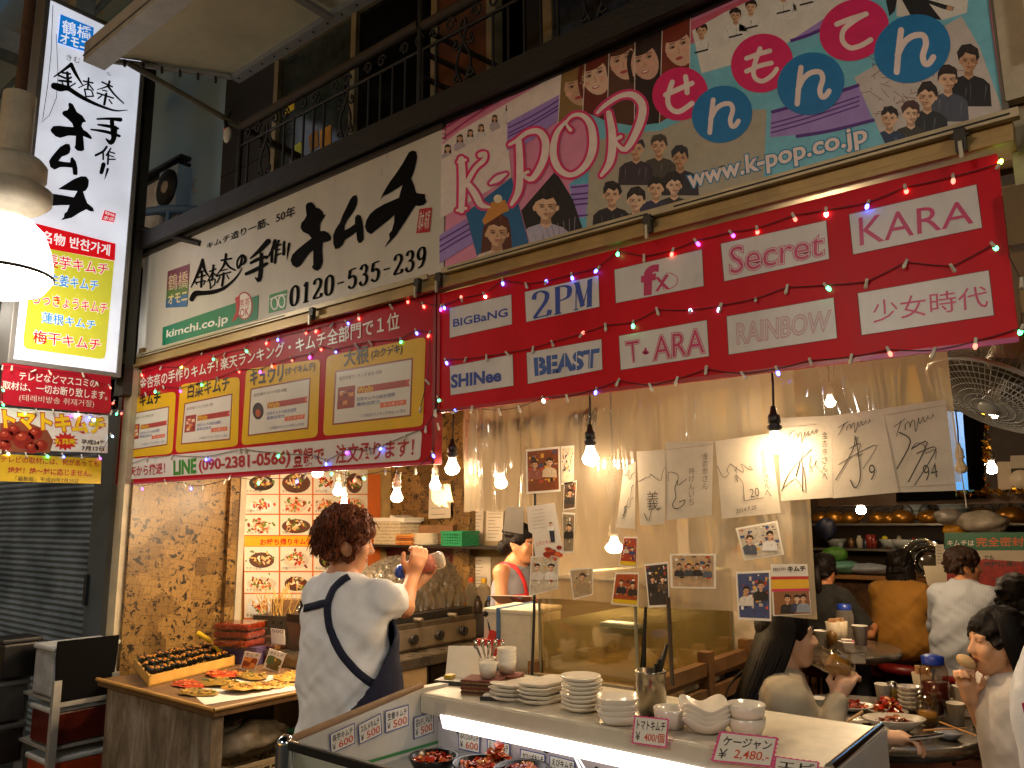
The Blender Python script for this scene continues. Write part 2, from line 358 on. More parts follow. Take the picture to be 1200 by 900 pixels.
def nib(mb, mp, s, quad, m, l=2, wmax=.2, wmin=.07, gap=.06):
    n = len(s)
    for i, ch in enumerate(s):
        for stroke in NIB[ch]:
            p = smooth_path(stroke, 4); asp = (math.hypot(quad[1][0]-quad[0][0], quad[1][1]-quad[0][1])/n)/max(1, math.hypot(quad[3][0]-quad[0][0], quad[3][1]-quad[0][1]))
            L = []; Rr = []
            for j, (x, y) in enumerate(p):
                a = p[max(0, j-1)]; b = p[min(len(p)-1, j+1)]; dx, dy = (b[0]-a[0])*asp, b[1]-a[1]; q = math.hypot(dx, dy) or 1
                ww = wmin+(wmax-wmin)*(abs(dy)/q)**1.5
                if ch == 'M' and stroke in (NIB['M'][0], NIB['M'][2]): ww = wmin
                nx, ny = -dy/q*ww/2/asp, dx/q*ww/2
                for arr, sg in ((L, 1), (Rr, -1)):
                    arr.append(mp(*bil(quad, (i+gap+(1-2*gap)*(x+sg*nx))/n, 1-(y+sg*ny)), l+.04*NB[0]))
            NB[0] = (NB[0]+1) % 9; mb_l = NB[0]; k = len(p); mb.add(L+Rr, [[j, j+1, k+j+1, k+j] for j in range(k-1)], m)
def mixh(a, b, f): return '#'+''.join('%02x' % int(int(a[i:i+2], 16)*(1-f)+int(b[i:i+2], 16)*f) for i in (1, 3, 5))
SKIN = ['#d9ab86', '#e2b894', '#c99a74', '#e8c2a0']
SHADE = {}
def bust(mb, mp, x, y, s, rnd, l=2, shirt='#e8e4dc', hair='#1c1512', long=False, face=True, legs=False):
    """a printed head and shoulders (no likeness): s is the head height in px"""
    skh = rnd.choice(SKIN); pm = lambda h: mat(h, .42, nz=.16, scale=60); sk = pm(skh); SHADE[sk.name] = pm(mixh(skh, '#5a2c1a', .3)); hm = pm(hair); sh = pm(shirt); jx = rnd.uniform(.9, 1.12)
    t = rnd.uniform(-.12, .12)
    if long: sp(mb, mp, [(x-s*.48, y-s*.1), (x-s*.38, y-s*.5), (x, y-s*.66), (x+s*.38, y-s*.5), (x+s*.48, y-s*.1), (x+s*.55, y+s*.95), (x+s*.2, y+s*1.05), (x-s*.2, y+s*1.05), (x-s*.58, y+s*.95)], hm, l)
    sp(mb, mp, [(x-s*.95, y+s*1.9), (x-s*.88, y+s*1.0), (x-s*.62, y+s*.76), (x-s*.2, y+s*.62), (x+s*.2, y+s*.62), (x+s*.62, y+s*.76), (x+s*.88, y+s*1.0), (x+s*.95, y+s*1.9)], sh, l+.4)
    if legs:
        sp(mb, mp, [(x-s*.75, y+s*1.85), (x+s*.75, y+s*1.85), (x+s*.6, y+s*2.6), (x-s*.6, y+s*2.6)], sh, l+.5)
        for k in (-1, 1): sp(mb, mp, [(x+k*s*.1, y+s*2.6), (x+k*s*.55, y+s*2.6), (x+k*s*.42, y+s*5), (x+k*s*.12, y+s*5)], sk, l+.4)
    sp(mb, mp, [(x-s*.16, y+s*.3), (x+s*.16, y+s*.3), (x+s*.2, y+s*.66), (x, y+s*.8), (x-s*.2, y+s*.66)], sk, l+.6)
    for k in (-1, 1): ell(mb, mp, x+k*s*.36*jx, y+s*.06, s*.07, s*.12, sk, l+.75, 0, 8)
    sp(mb, mp, [(x+s*.36*jx*math.sin(a)*(1 if math.cos(a) > 0 else 1-.32*math.cos(a)**2), y-s*.48*math.cos(a)) for a in [k*.3142+t for k in range(20)]], sk, l+.8)
    sp(mb, mp, [(px_+rnd.uniform(-.05, .05)*s, py_+rnd.uniform(-.05, .05)*s) for px_, py_ in [(x-s*.42, y+s*.05), (x-s*.46, y-s*.3), (x-s*.25, y-s*.6), (x+s*.1, y-s*.66), (x+s*.4, y-s*.45), (x+s*.46, y-s*.1), (x+s*.38, y+s*.05), (x+s*.33, y-s*.16), (x+s*.22, y-s*.26), (x+s*.08, y-s*.2), (x-s*.1, y-s*.29), (x-s*.24, y-s*.2), (x-s*.33, y-s*.1)]], hm, l+1)
    if s > 6:
        sd = 1 if t > 0 else -1; c2 = SHADE[sk.name]
        sp(mb, mp, [(x+sd*s*.05, y+s*.46), (x+sd*s*.12, y+s*.2), (x+sd*s*.22, y-s*.1), (x+sd*s*.34, y-s*.1), (x+sd*s*.35, y+s*.12), (x+sd*s*.22, y+s*.38)], c2, l+.9)
        sp(mb, mp, [(x-s*.17, y+s*.45), (x+s*.17, y+s*.42), (x+s*.18, y+s*.6), (x, y+s*.66), (x-s*.18, y+s*.6)], c2, l+.7)
        for k in range(5): a_ = rnd.uniform(-.8, .8); sp(mb, mp, [(x+s*a_, y+s*rnd.uniform(.8, 1.1)), (x+s*(a_+.06), y+s*rnd.uniform(.85, 1.2)), (x+s*(a_*.8+rnd.uniform(-.1, .1)), y+s*rnd.uniform(1.3, 1.85))], mat(mixh(shirt, '#000000' if k % 2 else '#ffffff', .22), .4), l+.45+.02*k)
        for k in range(4): a_ = rnd.uniform(-.35, .3); sp(mb, mp, [(x+s*a_, y-s*.58), (x+s*(a_+.05), y-s*.56), (x+s*(a_*1.2+.02), y-s*.28)], mat(mixh(hair, '#a08070', .25), .4), l+1.05+.02*k)
    if face and s > 7:
        sp(mb, mp, [(x+t*s*.2-s*.02, y+s*.02), (x+t*s*.2+s*.05, y+s*.17), (x+t*s*.2-s*.05, y+s*.17)], SHADE[sk.name], l+1.1)
        for k in (-1, 1): sp(mb, mp, [(x+k*s*.07, y-s*.06), (x+k*s*.22, y-s*.08), (x+k*s*.22, y-s*.05), (x+k*s*.07, y-s*.03)], mat(hair, .5), l+1.15)
        dk = mat(mixh(skh, '#1a0f0a', .72), .5); sc = pm(mixh(skh, '#6a3a28', .28)); lt_ = pm(mixh(skh, '#fff0e0', .14))
        for k in (-1, 1): ell(mb, mp, x+k*s*.155+t*s*.2, y+s*.0, s*.11, s*.07, sc, l+1.0, n=10); ell(mb, mp, x+k*s*.15+t*s*.2, y+s*.02, s*.06, s*.024, dk, l+1.2, -.1*k, n=8); ell(mb, mp, x+k*s*.2+t*s*.2, y+s*.17, s*.07, s*.05, lt_, l+1.0, n=8)
        ell(mb, mp, x+t*s*.2, y+s*.27, s*.11, s*.035, mat(mixh(skh, '#8a2c2c', .6), .5), l+1.2, n=8); ell(mb, mp, x+t*s*.2, y+s*.34, s*.08, s*.03, sc, l+1.1, n=8); ell(mb, mp, x+t*s*.15, y-s*.2, s*.16, s*.07, lt_, l+.98, n=10)
def photo_print(mb, mp, quad, seed, people=2, bgs=('#8a5a3a', '#c9b89a', '#4a4a55'), border=.05, shirts=('#2b2b30', '#d8d4cc', '#6a3a34'), caption=None):
    rnd = random.Random(seed)
    B = lambda u, v: bil(quad, u, v)
    sp(mb, mp, [B(0, 0), B(1, 0), B(1, 1), B(0, 1)], mat('#e6dfd0', .35), 0)
    b = border; Q = [B(b, b), B(1-b, b), B(1-b, 1-b), B(b, 1-b)]
    sp(mb, mp, Q, mat(bgs[0], .35, nz=.4, scale=50), 1)
    C = lambda u, v: bil(Q, u, v)
    for i in range(46):
        u, v = rnd.random()*.9, rnd.random()*.75; a, c = rnd.uniform(.02, .13), rnd.uniform(.015, .1)
        h = rnd.choice(list(bgs)+['#b0412f', '#d8a23c', '#2c4f7a', '#e9e4d8', '#1c1a1a'])
        sp(mb, mp, [C(u, v), C(min(1, u+a), v), C(min(1, u+a), min(1, v+c)), C(u, min(1, v+c))], mat(h, .35, nz=.35, scale=80), 1.1+i*.018)
    pw = math.hypot(Q[1][0]-Q[0][0], Q[1][1]-Q[0][1]); ph = math.hypot(Q[3][0]-Q[0][0], Q[3][1]-Q[0][1])
    for i in range(people):
        s = min(ph*.26, pw/people*.5); u = (i+.5)/people; x, y = C(u+rnd.uniform(-.04, .04), .34+rnd.uniform(-.06, .06))
        yb = C(u, 1)[1]; 
        CLIP[0] = Q; bust(mb, mp, x, y, s, rnd, 2.2+i*.8, shirts[i % len(shirts)], rnd.choice(['#15110f', '#241812', '#3a241a'])); CLIP[0] = None
    if caption: sp(mb, mp, [C(0, .86), C(1, .86), C(1, 1), C(0, 1)], mat(caption, .35), 4.5)
# ================================================================ ground
def _paving(n, L, b, o):
    t = n.new('ShaderNodeTexCoord'); br = n.new('ShaderNodeTexBrick'); br.inputs['Scale'].default_value = 3.3
    br.inputs['Color1'].default_value = lin('#4a463f'); br.inputs['Color2'].default_value = lin('#3c3935'); br.inputs['Mortar'].default_value = lin('#22201d'); br.inputs['Mortar Size'].default_value = .012
    L.new(t.outputs['Object'], br.inputs['Vector']); a = n.new('ShaderNodeTexNoise'); a.inputs['Scale'].default_value = 3; a.inputs['Detail'].default_value = 8; L.new(t.outputs['Object'], a.inputs['Vector'])
    mx = n.new('ShaderNodeMix'); mx.data_type = 'RGBA'; mx.blend_type = 'MULTIPLY'; mx.inputs[0].default_value = .7; L.new(br.outputs[0], mx.inputs[6]); L.new(a.outputs[0], mx.inputs[7]); L.new(mx.outputs[2], b.inputs['Base Color']); b.inputs['Roughness'].default_value = .45
g = MB(); g.quad([(-60, -60, 0), (60, -60, 0), (60, 60, 0), (-60, 60, 0)], custom('street_paving', _paving)); g.build('ground', kind='structure')
g = MB(); g.quad([(-5, 2.45, .004), (3, 2.45, .004), (3, 8.4, .004), (-5, 8.4, .004)], mat('#4a2c22', .35, nz=.3, scale=4)); g.build('shop_floor', kind='structure')

# ================================================================ the shop building: upper storey, kitchen and dining room
shop = thing('shop_building', 'dark two storey market shop with a balcony above its signs and an open kitchen below', 'building', (-2, 2.42, 0))
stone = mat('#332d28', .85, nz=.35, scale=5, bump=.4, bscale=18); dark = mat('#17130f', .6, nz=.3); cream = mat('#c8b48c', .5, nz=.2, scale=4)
def P(name, mb, label=None, parent=None, bev=0, kind=None): return mb.build(name, parent or shop, label=label, bev=bev, kind=kind)
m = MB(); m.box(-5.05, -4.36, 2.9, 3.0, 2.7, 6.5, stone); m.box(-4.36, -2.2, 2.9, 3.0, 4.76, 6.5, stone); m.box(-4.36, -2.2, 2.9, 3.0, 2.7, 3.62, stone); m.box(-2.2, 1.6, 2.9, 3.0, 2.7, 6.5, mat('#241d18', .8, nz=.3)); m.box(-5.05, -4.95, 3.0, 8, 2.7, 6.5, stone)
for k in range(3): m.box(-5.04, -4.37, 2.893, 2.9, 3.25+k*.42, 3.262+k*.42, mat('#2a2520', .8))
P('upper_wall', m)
m = MB(); m.box(-5.2, 1.0, 2.36, 2.9, 3.40, 3.47, mat('#120e0b', .6, nz=.3)); m.box(-5.2, 1.0, 2.33, 2.36, 3.385, 3.49, mat('#15110d', .5, nz=.25, bump=.2)); P('balcony_floor', m)
# windows behind the balcony
fr = mat('#8f805f', .6, nz=.25)
def sash(x0, x1, z0, z1, mid, gm, gm2):
    m = MB(); t = .045
    m.box(x0, x1, 2.84, 2.9, z1-t, z1, fr); m.box(x0, x1, 2.84, 2.9, z0, z0+t, fr)
    for x in (x0, mid-t/2, x1-t): m.box(x, x+t, 2.835, 2.9, z0+t, z1-t, fr)
    f = P('window', m); p = MB(); p.box(x0+t, mid-t/2, 2.868, 2.874, z0+t, z1-t, gm); P('pane', p, parent=f); p = MB(); p.box(mid+t/2, x1-t, 2.868, 2.874, z0+t, z1-t, gm2); P('pane', p, parent=f)
    return f
wf = sash(-4.33, -2.78, 3.62, 4.76, -3.5, mat('#39403a', .12, nz=.6, scale=6), mat('#0d0c0a', .1, nz=.3))
m = MB(); m.box(-4.36, -2.7, 2.80, 2.84, 4.76, 4.82, mat('#5d3019', .6)); P('lintel', m, parent=wf)
m = MB(); rnd = random.Random(4)
for (x, z, a, h) in ((-4.18, 4.36, .10, '#d8b41e'), (-3.9, 4.0, .09, '#a8782a'), (-3.78, 3.98, .11, '#c98f22'), (-4.14, 3.86, .1, '#ccd0d4'), (-4.06, 3.99, .07, '#b8c43a')): m.obox((x, 2.866, z), (a, .004, a*1.3), mat(h, .6), rot=Matrix.Rotation(rnd.uniform(-.2, .2), 3, 'Y'))
P('paper_sticker', m, parent=wf)
m = MB(); m.box(-2.78, -2.42, 2.85, 2.9, 3.5, 4.9, mat('#5f3216', .55, nz=.4, scale=12)); m.box(-2.42, -2.36, 2.84, 2.9, 3.5, 4.9, fr); P('shutter_board', m, label='brown wooden board beside the dark window')
m = MB(); m.box(-2.06, -2.0, 2.84, 2.9, 3.47, 4.4, fr); m.box(-2.0, -1.45, 2.86, 2.9, 3.47, 4.4, mat('#3c4250', .2, nz=.6, scale=8)); m.box(-1.75, -1.73, 2.84, 2.86, 3.47, 4.4, dark); P('window', m)
# balcony railing with scrolls
iron = mat('#0f0c0a', .5, nz=.3); rail_b = mat('#33271a', .7, nz=.4, scale=20)
m = MB()
def railing(x0, x1, zt=3.91):
    m.tube([(x0, 2.38, zt), (x1, 2.38, zt+.02)], .026, rail_b, 8); m.tube([(x0, 2.38, zt-.12), (x1, 2.38, zt-.12)], .009, iron, 6); m.tube([(x0, 2.38, 3.5), (x1, 2.38, 3.5)], .009, iron, 6)
    n = max(2, int((x1-x0)/.085))
    for i in range(n+1):
        x = x0+(x1-x0)*i/n
        if i % 8 in (2, 3, 4):
            if i % 8 == 3:
                for sg in (-1, 1):
                    m.tube([(x+sg*(.012+.03*math.sin(t*1.25)), 2.378, 3.53+t*.07) for t in [k*.4 for k in range(12)]], .007, iron, 5)
                    for zc in (3.56, 3.72): m.tube([(x+sg*(.045-.03*(a/8)*math.cos(a)), 2.378, zc+.03*math.sin(a)*(1-a/12)) for a in [k*.6 for k in range(12)]], .006, iron, 5)
            continue
        m.tube([(x, 2.38, 3.49), (x, 2.38, zt-.12)], .0075, iron, 5)
    for i in range(0, n, 3):
        x = x0+(x1-x0)*(i+1.5)/n
        for sg in (-1, 1): m.tube([(x+sg*.05+sg*.032*(1-a/11)*math.cos(a), 2.378, zt-.065+.035*(1-a/11)*math.sin(a)) for a in [k*.6 for k in range(14)]], .006, iron, 5)
railing(-3.95, -2.45); railing(-2.42, .6)
m.tube([(-3.95, 2.38, 3.47), (-3.95, 2.38, 3.95)], .016, iron); m.tube([(-2.44, 2.38, 3.47), (-2.44, 2.38, 4.3)], .016, iron)
for t in (3.91, 3.79, 3.66): m.tube([(-2.44, 2.38, t), (-2.36, 2.85, t)], .014, rail_b)
m.tube([(-3.95, 2.38, 3.91), (-4.0, 2.88, 3.91)], .02, rail_b); P('balcony_railing', m)
m = MB(); ml = m.tube([(-4.06, 2.37, 4.05), (-4.08, 2.35, 3.98), (-4.05, 2.34, 3.92)], .012, mat('#1c1c1c', .4)); m.ball((-4.04, 2.34, 3.9), .02, mat('#d8642a', .5)); m.ball((-4.01, 2.33, 3.86), (.035, .02, .05), mat('#b8b0a0', .6)); P('cable_joint', m)
# header over the entrance, right of the red sign
m = MB(); m.box(-.175, .9, 2.45, 2.6, 2.12, 3.42, mat('#a5977a', .7, nz=.3, scale=6)); m.box(-.2, .9, 2.36, 2.45, 2.30, 2.46, mat('#6b5228', .6, nz=.3)); m.box(-.19, .9, 2.38, 2.45, 2.12, 2.18, mat('#7d6234', .6, nz=.3)); m.box(-.17, -.05, 2.4, 2.45, 2.72, 3.38, mat('#b8ab90', .7, nz=.25)); P('entrance_header', m)
m = MB(); m.box(-.10, .08, 2.33, 2.4, 2.82, 3.15, mat('#cfc4aa', .5)); m.tube([(-.07, 2.36, 2.82), (-.06, 2.37, 2.7), (-.1, 2.37, 2.6), (-.02, 2.38, 2.5), (.05, 2.38, 2.4)], .006, mat('#d8d0c0', .5)); P('junction_box', m)
# interior shell
yel = mat('#b89a62', .55, nz=.3, scale=5); ceilm = mat('#6b5636', .7, nz=.3, scale=4)
m = MB(); m.box(-5.3, 3, 2.44, 8.5, 2.72, 2.8, ceilm); P('ceiling', m)
m = MB(); m.box(-5.06, -5.0, 2.40, 3.06, .62, 2.72, M_manga()); P('papered_wall', m, label='wall pasted with yellowed comic pages by the pancake table')
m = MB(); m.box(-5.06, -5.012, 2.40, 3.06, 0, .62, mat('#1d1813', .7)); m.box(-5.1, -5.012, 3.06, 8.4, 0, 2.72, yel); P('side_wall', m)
m = MB(); m.box(-5.01, -4.955, 3.06, 3.13, .5, 2.72, M_manga()); m.box(-5.01, -4.94, 3.13, 3.175, .4, 2.72, mat('#b9ad94', .5, nz=.2)); P('wall_post', m)
m = MB(); m.box(-5.0, -4.2, 4.6, 4.66, .5, 2.72, M_manga()); m.box(-4.2, -4.03, 4.52, 4.6, .5, 2.72, M_manga()); P('papered_back_wall', m)
m = MB(); m.box(-4.03, -1.75, 4.6, 4.66, .004, 2.72, mat('#8d7a58', .6, nz=.3, scale=4)); m.box(-5.0, -4.03, 4.6, 4.66, .004, .5, dark); m.box(-1.8, -1.74, 3.55, 4.6, .004, 2.72, mat('#978b76', .6, nz=.3, scale=4)); P('partition_wall', m)
m = MB(); m.box(-5.0, 2.6, 8.4, 8.5, 0, 2.72, mat('#3b2817', .55, nz=.4, scale=6)); m.box(2.5, 2.6, 2.6, 8.4, 0, 2.72, mat('#5a4630', .6, nz=.3)); m.box(-1.8, -1.74, 4.66, 5.0, 0, 2.72, mat('#5a4526', .6, nz=.3)); P('dining_wall', m)
m = MB(); m.box(-5.13, -5.03, 2.36, 2.42, 0, 2.6, mat('#b9a98c', .5, nz=.25, scale=6)); P('corner_post', m)
m = MB(); m.tube([(-5.0, 2.45, .1), (-5.0, 2.45, .62)], .012, mat('#a8a8a4', .4)); m.tube([(-4.97, 2.5, .05), (-4.97, 2.5, .6)], .014, mat('#8a8a86', .4)); P('water_pipe', m)

# ================================================================ neighbour: shutter below, blue-grey flats above
nb = thing('neighbour_building', 'blue-grey rendered building next door with peeling paint, steel shutter and balcony', 'building', (-8, 2.6, 0))
def _peel(n, L, b, o):
    t = n.new('ShaderNodeTexCoord'); a = n.new('ShaderNodeTexNoise'); a.inputs['Scale'].default_value = 2.4; a.inputs['Detail'].default_value = 9; a.inputs['Roughness'].default_value = .62; L.new(t.outputs['Object'], a.inputs['Vector'])
    th = n.new('ShaderNodeMapRange'); th.inputs[1].default_value = .63; th.inputs[2].default_value = .645; L.new(a.outputs[0], th.inputs[0])
    mx = n.new('ShaderNodeMix'); mx.data_type = 'RGBA'; mx.inputs[6].default_value = lin('#8fb0c4'); mx.inputs[7].default_value = lin('#c0aa9c'); L.new(th.outputs[0], mx.inputs[0]); L.new(mx.outputs[2], b.inputs['Base Color']); b.inputs['Roughness'].default_value = .8
    bp = n.new('ShaderNodeBump'); bp.invert = True; bp.inputs['Distance'].default_value = .01; L.new(th.outputs[0], bp.inputs['Height']); L.new(bp.outputs[0], b.inputs['Normal'])
m = MB(); m.box(-14, -5.56, 3.2, 3.4, 2.6, 8.5, custom('peeling_render', _peel)); nbw = m.build('wall', nb)
m = MB(); m.box(-8.2, -6.06, 3.1, 3.2, 4.655, 4.68, mat('#1e2226', .5)); m.box(-8.2, -6.06, 3.15, 3.2, 4.60, 4.62, mat('#1e2226', .5)); m.box(-8.2, -6.4, 3.16, 3.2, 3.3, 4.6, mat('#d8d4ca', .7, nz=.45, scale=7)); m.box(-6.41, -6.36, 3.13, 3.2, 3.3, 4.6, mat('#b8b4a8', .6)); m.build('balcony_window', nb)
ac = MB(); ac.box(-6.36, -6.05, 3.08, 3.2, 4.2, 4.58, mat('#a8bac4', .5)); ac.lathe([(.16, 0), (.16, .02), (.06, .03)], (-6.2, 3.08, 4.4), mat('#0c0d0e', .6), 24, Matrix.Rotation(R_(90), 3, 'X')); ac.lathe([(.0, .035), (.05, .035), (.055, .02)], (-6.2, 3.08, 4.4), mat('#c9b89a', .5), 16, Matrix.Rotation(R_(90), 3, 'X')); ac.build('air_conditioner', nb)
m = MB(); m.box(-6.34, -6.04, 3.12, 3.2, 3.3, 4.15, mat('#5d5650', .6)); 
for k in range(16): m.box(-6.34, -6.04, 3.1, 3.12, 3.32+k*.052, 3.345+k*.052, mat('#86807a', .6))
m.build('louvre', nb)
brail = mat('#5f7c90', .5, nz=.3)
m = MB(); arc = [(-7.2, 2.62, 4.0), (-6.5, 2.66, 4.03), (-6.1, 2.75, 4.04), (-5.75, 2.88, 4.03), (-5.5, 3.02, 4.0), (-5.4, 3.2, 3.97)]
m.tube(arc, .035, brail); m.tube([(x, y, z-.2) for x, y, z in arc], .012, brail)
for i in range(16):
    f = i/15*(len(arc)-1); k = min(int(f), len(arc)-2); a = Vector(arc[k]).lerp(Vector(arc[k+1]), f-k); m.tube([(a.x, a.y, 3.2), (a.x, a.y, a.z-(.2 if i % 3 else 0))], .014 if i % 3 else .022, brail, 6)
m.build('balcony_railing', nb)
def _slats(n, L, b, o):
    b.inputs['Base Color'].default_value = lin('#4e5a66'); b.inputs['Roughness'].default_value = .45; b.inputs['Metallic'].default_value = .3
    t = n.new('ShaderNodeTexCoord'); a = n.new('ShaderNodeTexNoise'); a.inputs['Scale'].default_value = 2.5; a.inputs['Detail'].default_value = 8; L.new(t.outputs['Object'], a.inputs['Vector'])
    r = n.new('ShaderNodeValToRGB'); e = r.color_ramp.elements; e[0].position = .35; e[0].color = lin('#5a6672'); e[1].position = .7; e[1].color = lin('#94a2ae'); L.new(a.outputs[0], r.inputs[0]); L.new(r.outputs[0], b.inputs['Base Color'])
slm = custom('shutter_steel', _slats)
m = MB(); prof = []
N = 50
for i in range(N):
    z = .03+i*.045; prof += [(2.6, z), (2.585, z+.012), (2.58, z+.022), (2.587, z+.033), (2.6, z+.044)]
vs = [(x, y, z) for x in (-9.5, -5.6) for y, z in prof]; k = len(prof); m.add(vs, [[i, i+1, k+i+1, k+i] for i in range(k-1)], slm, False); m.build('roller_shutter', nb)
m = MB(); m.box(-5.6, -5.34, 2.42, 2.62, 0, 2.6, mat('#56636e', .55, nz=.25, scale=5)); m.box(-9.5, -5.34, 2.42, 2.66, 2.35, 2.75, mat('#39424a', .6, nz=.3)); m.box(-9.7, -9.5, 2.42, 2.62, 0, 2.6, mat('#56636e', .55)); m.box(-5.59, -5.55, 2.40, 2.42, 1.05, 1.25, mat('#2b3138', .4)); m.build('door_post', nb)
m = MB(); m.box(-9.5, -5.2, 2.62, 3.2, 2.72, 3.1, mat('#3a4248', .7, nz=.3)); m.box(-5.34, -5.13, 2.42, 2.6, 0, 3.3, mat('#5b5a55', .6, nz=.3)); m.build('lintel', nb)

# ================================================================ arcade roof with its trusses (upper left)
ar = thing('arcade_roof', 'dark arcade roof with grey steel lattice trusses high over the street', 'roof', (-6, -1, 0))
m = MB(); m.box(-26, 6, -6, 2.2, 8.6, 8.7, mat('#20272c', .8, nz=.3))
for i in range(34): m.box(-26+i, -25.95+i, -6, 2.2, 8.52, 8.6, mat('#161b1f', .8))
m.build('roof_panel', ar)
m = MB(); m.box(-5.05, 6, 2.2, 9, 6.5, 6.6, mat('#2a2522', .8)); P('roof', m)  # unseen slab added to keep the sky out of the chrome reflections
tm = mat('#b0ada2', .6, nz=.35, scale=8)
for X in (-6.6, -9.2, -13, -18):
    m = MB()
    for z in (5.3, 6.6): m.box(X-.05, X+.05, -6, 3.0, z, z+.12, tm)
    for i in range(14):
        a, b_ = -5.8+i*.62, -5.8+(i+1)*.62; m.tube([(X, a, 5.42 if i % 2 else 6.6), (X, b_, 6.6 if i % 2 else 5.42)], .03, tm, 6)
    m.box(X-.08, X+.08, 2.35, 2.5, 0 if X < -10 else 3.2, 8.5, tm); m.build('truss', ar)
m = MB()
for y in (.6, 1.9): m.box(-26, -5.2, y, y+.08, 6.75, 6.85, tm)
for i in range(12): m.tube([(-26+i*1.7, .64, 6.75), (-25.2+i*1.7, 1.94, 6.75)], .03, tm, 6)
m.box(-12, -5.6, 1.1, 1.2, 4.7, 4.82, tm); m.box(-12, -5.6, 1.1, 1.2, 4.1, 4.2, tm)
for i in range(10): m.tube([(-12+i*.64, 1.15, 4.15 if i % 2 else 4.75), (-11.36+i*.64, 1.15, 4.75 if i % 2 else 4.15)], .025, tm, 6)
m.build('purlin', ar)
# sloping canopy panel over the balcony
cn = thing('canopy', 'yellowed fibreglass canopy with grey gutter over the balcony', 'canopy', (-3, 2, 4.2))
m = MB(); m.prism([(-4.36, 1.78, 4.24), (-4.02, 2.34, 4.27), (1.5, 2.34, 4.27), (1.5, 1.78, 4.24)], (0, 0, .03), mat('#cfc6a4', .5, nz=.2, scale=3)); m.build('panel', cn)
m = MB(); m.box(-4.43, 1.5, 1.66, 1.78, 4.18, 4.30, mat('#c4c0b8', .5, nz=.2)); m.box(-4.43, 1.5, 1.655, 1.66, 4.21, 4.22, mat('#5a554f', .5)); m.build('gutter', cn, bev=.008)
m = MB(); m.box(-4.03, 1.5, 2.34, 2.40, 4.235, 4.30, mat('#98958f', .45)); m.tube([(-4.38, 1.78, 4.225), (-4.03, 2.34, 4.25)], .018, mat('#98958f', .45)); 
for i in range(46): m.ball((-3.98+i*.12, 2.365, 4.234), .008, mat('#3a3834', .4), 6, 4)
m.build('edge_strip', cn)
m = MB(); m.box(-3.1, -3.06, 1.78, 2.34, 4.215, 4.24, mat('#8c877f', .5)); m.box(-1.2, -1.16, 1.78, 2.34, 4.215, 4.24, mat('#8c877f', .5)); m.build('rib', cn)
m = MB(); m.tube([(-4.3, 1.86, 4.21), (-4.05, 2.42, 3.97), (-4.0, 2.88, 3.88)], .018, mat('#4f4a36', .5)); 
for i in range(6): m.tube([(-4.32+.05*i, 1.84+.085*i, 4.235), (-4.315+.05*i, 1.84+.085*i, 4.19)], .008, mat('#2e2b22', .5), 5)
m.build('strut', cn)

# ================================================================ street lamps of the arcade
tan = mat('#ded2ba', .5, nz=.2); 
def street_lamp(x, y, zb, label, on=STREET):
    t = thing('street_lamp', label, 'street lamp', (x, y, zb), 'arcade street lamps')
    m = MB(); m.tube([(x, y, zb+.86), (x, y, 8.5)], .03, mat('#6a4a34', .7, nz=.4, scale=20)); m.tube([(x, y, zb+.74), (x, y, zb+1.15)], .08, tan, 16); m.build('pole', t)
    m = MB(); m.lathe([(.0, .78), (.14, .78), (.165, .75), (.165, .68), (.13, .66), (.15, .63), (.2, .61), (.2, .55), (.16, .51), (.10, .48), (.09, .44)], (x, y, zb), tan, 28); m.build('collar', t)
    m = MB(); m.lathe([(.05, .455), (.12, .44), (.18, .38), (.215, .29), (.235, .2), (.236, .14)], (x, y, zb), glow('#fff6ea', max(3.5, on*.06)), 32); m.lathe([(.235, .14), (.24, .13), (.2, .06), (.1, .02), (.0, .0)], (x, y, zb), glow('#fff4e4', on), 32); m.build('lamp_shade', t)
    m = MB(); m.lathe([(.236, .145), (.246, .14), (.246, .13), (.236, .125)], (x, y, zb), mat('#3a3026', .5), 28); m.build('rim', t)
    return t
street_lamp(-4.53, 1.40, 2.74, 'glowing white dome street lamp on a brown pole before the vertical sign', STREET*.42)
street_lamp(1.4, .2, 2.9, 'white dome street lamp further along the arcade beyond the fan')
street_lamp(-1.6, -2.2, 3.1, 'white dome street lamp across the street facing the shop', STREET*1.9)
street_lamp(-8.0, .9, 3.4, 'white dome street lamp at the far left end of the arcade, outside the frame', STREET*.45)
lt = MB(); lt.box(-12.4, -11.9, .5, .9, 7.55, 7.6, glow('#ffffff', 6)); lt.build('roof_light', label='small bright white lamp high in the dark arcade roof', cat='lamp')
# ================================================================ lit vertical sign (faces along the street)
blk = mat('#14151a', .4); red = mat('#b3122a', .35, nz=.08); wht = mat('#e6e2da', .35, nz=.06)
vs_ = thing('sleeve_sign', 'tall lit white vertical sign with black brush writing and a yellow list', 'sign', (-5.05, 1.95, 2.5))
m = MB(); alu = mat('#8e8a84', .4, metal=.3, nz=.15); y0, y1, z0, z1 = 1.655, 2.24, 2.53, 4.83
m.box(-5.2, -5.0, y0-.03, y0, z0-.03, z1+.03, alu); m.box(-5.2, -5.0, y1, y1+.03, z0-.03, z1+.03, alu); m.box(-5.2, -5.0, y0, y1, z1, z1+.03, alu); m.box(-5.2, -5.0, y0, y1, z0-.03, z0, alu); m.build('frame', vs_, bev=.004)
m = MB(); m.box(-5.18, -5.008, y0, y1, z0, z1, backlit('#eef2ff', SIGN_LIT)); m.build('panel', vs_)
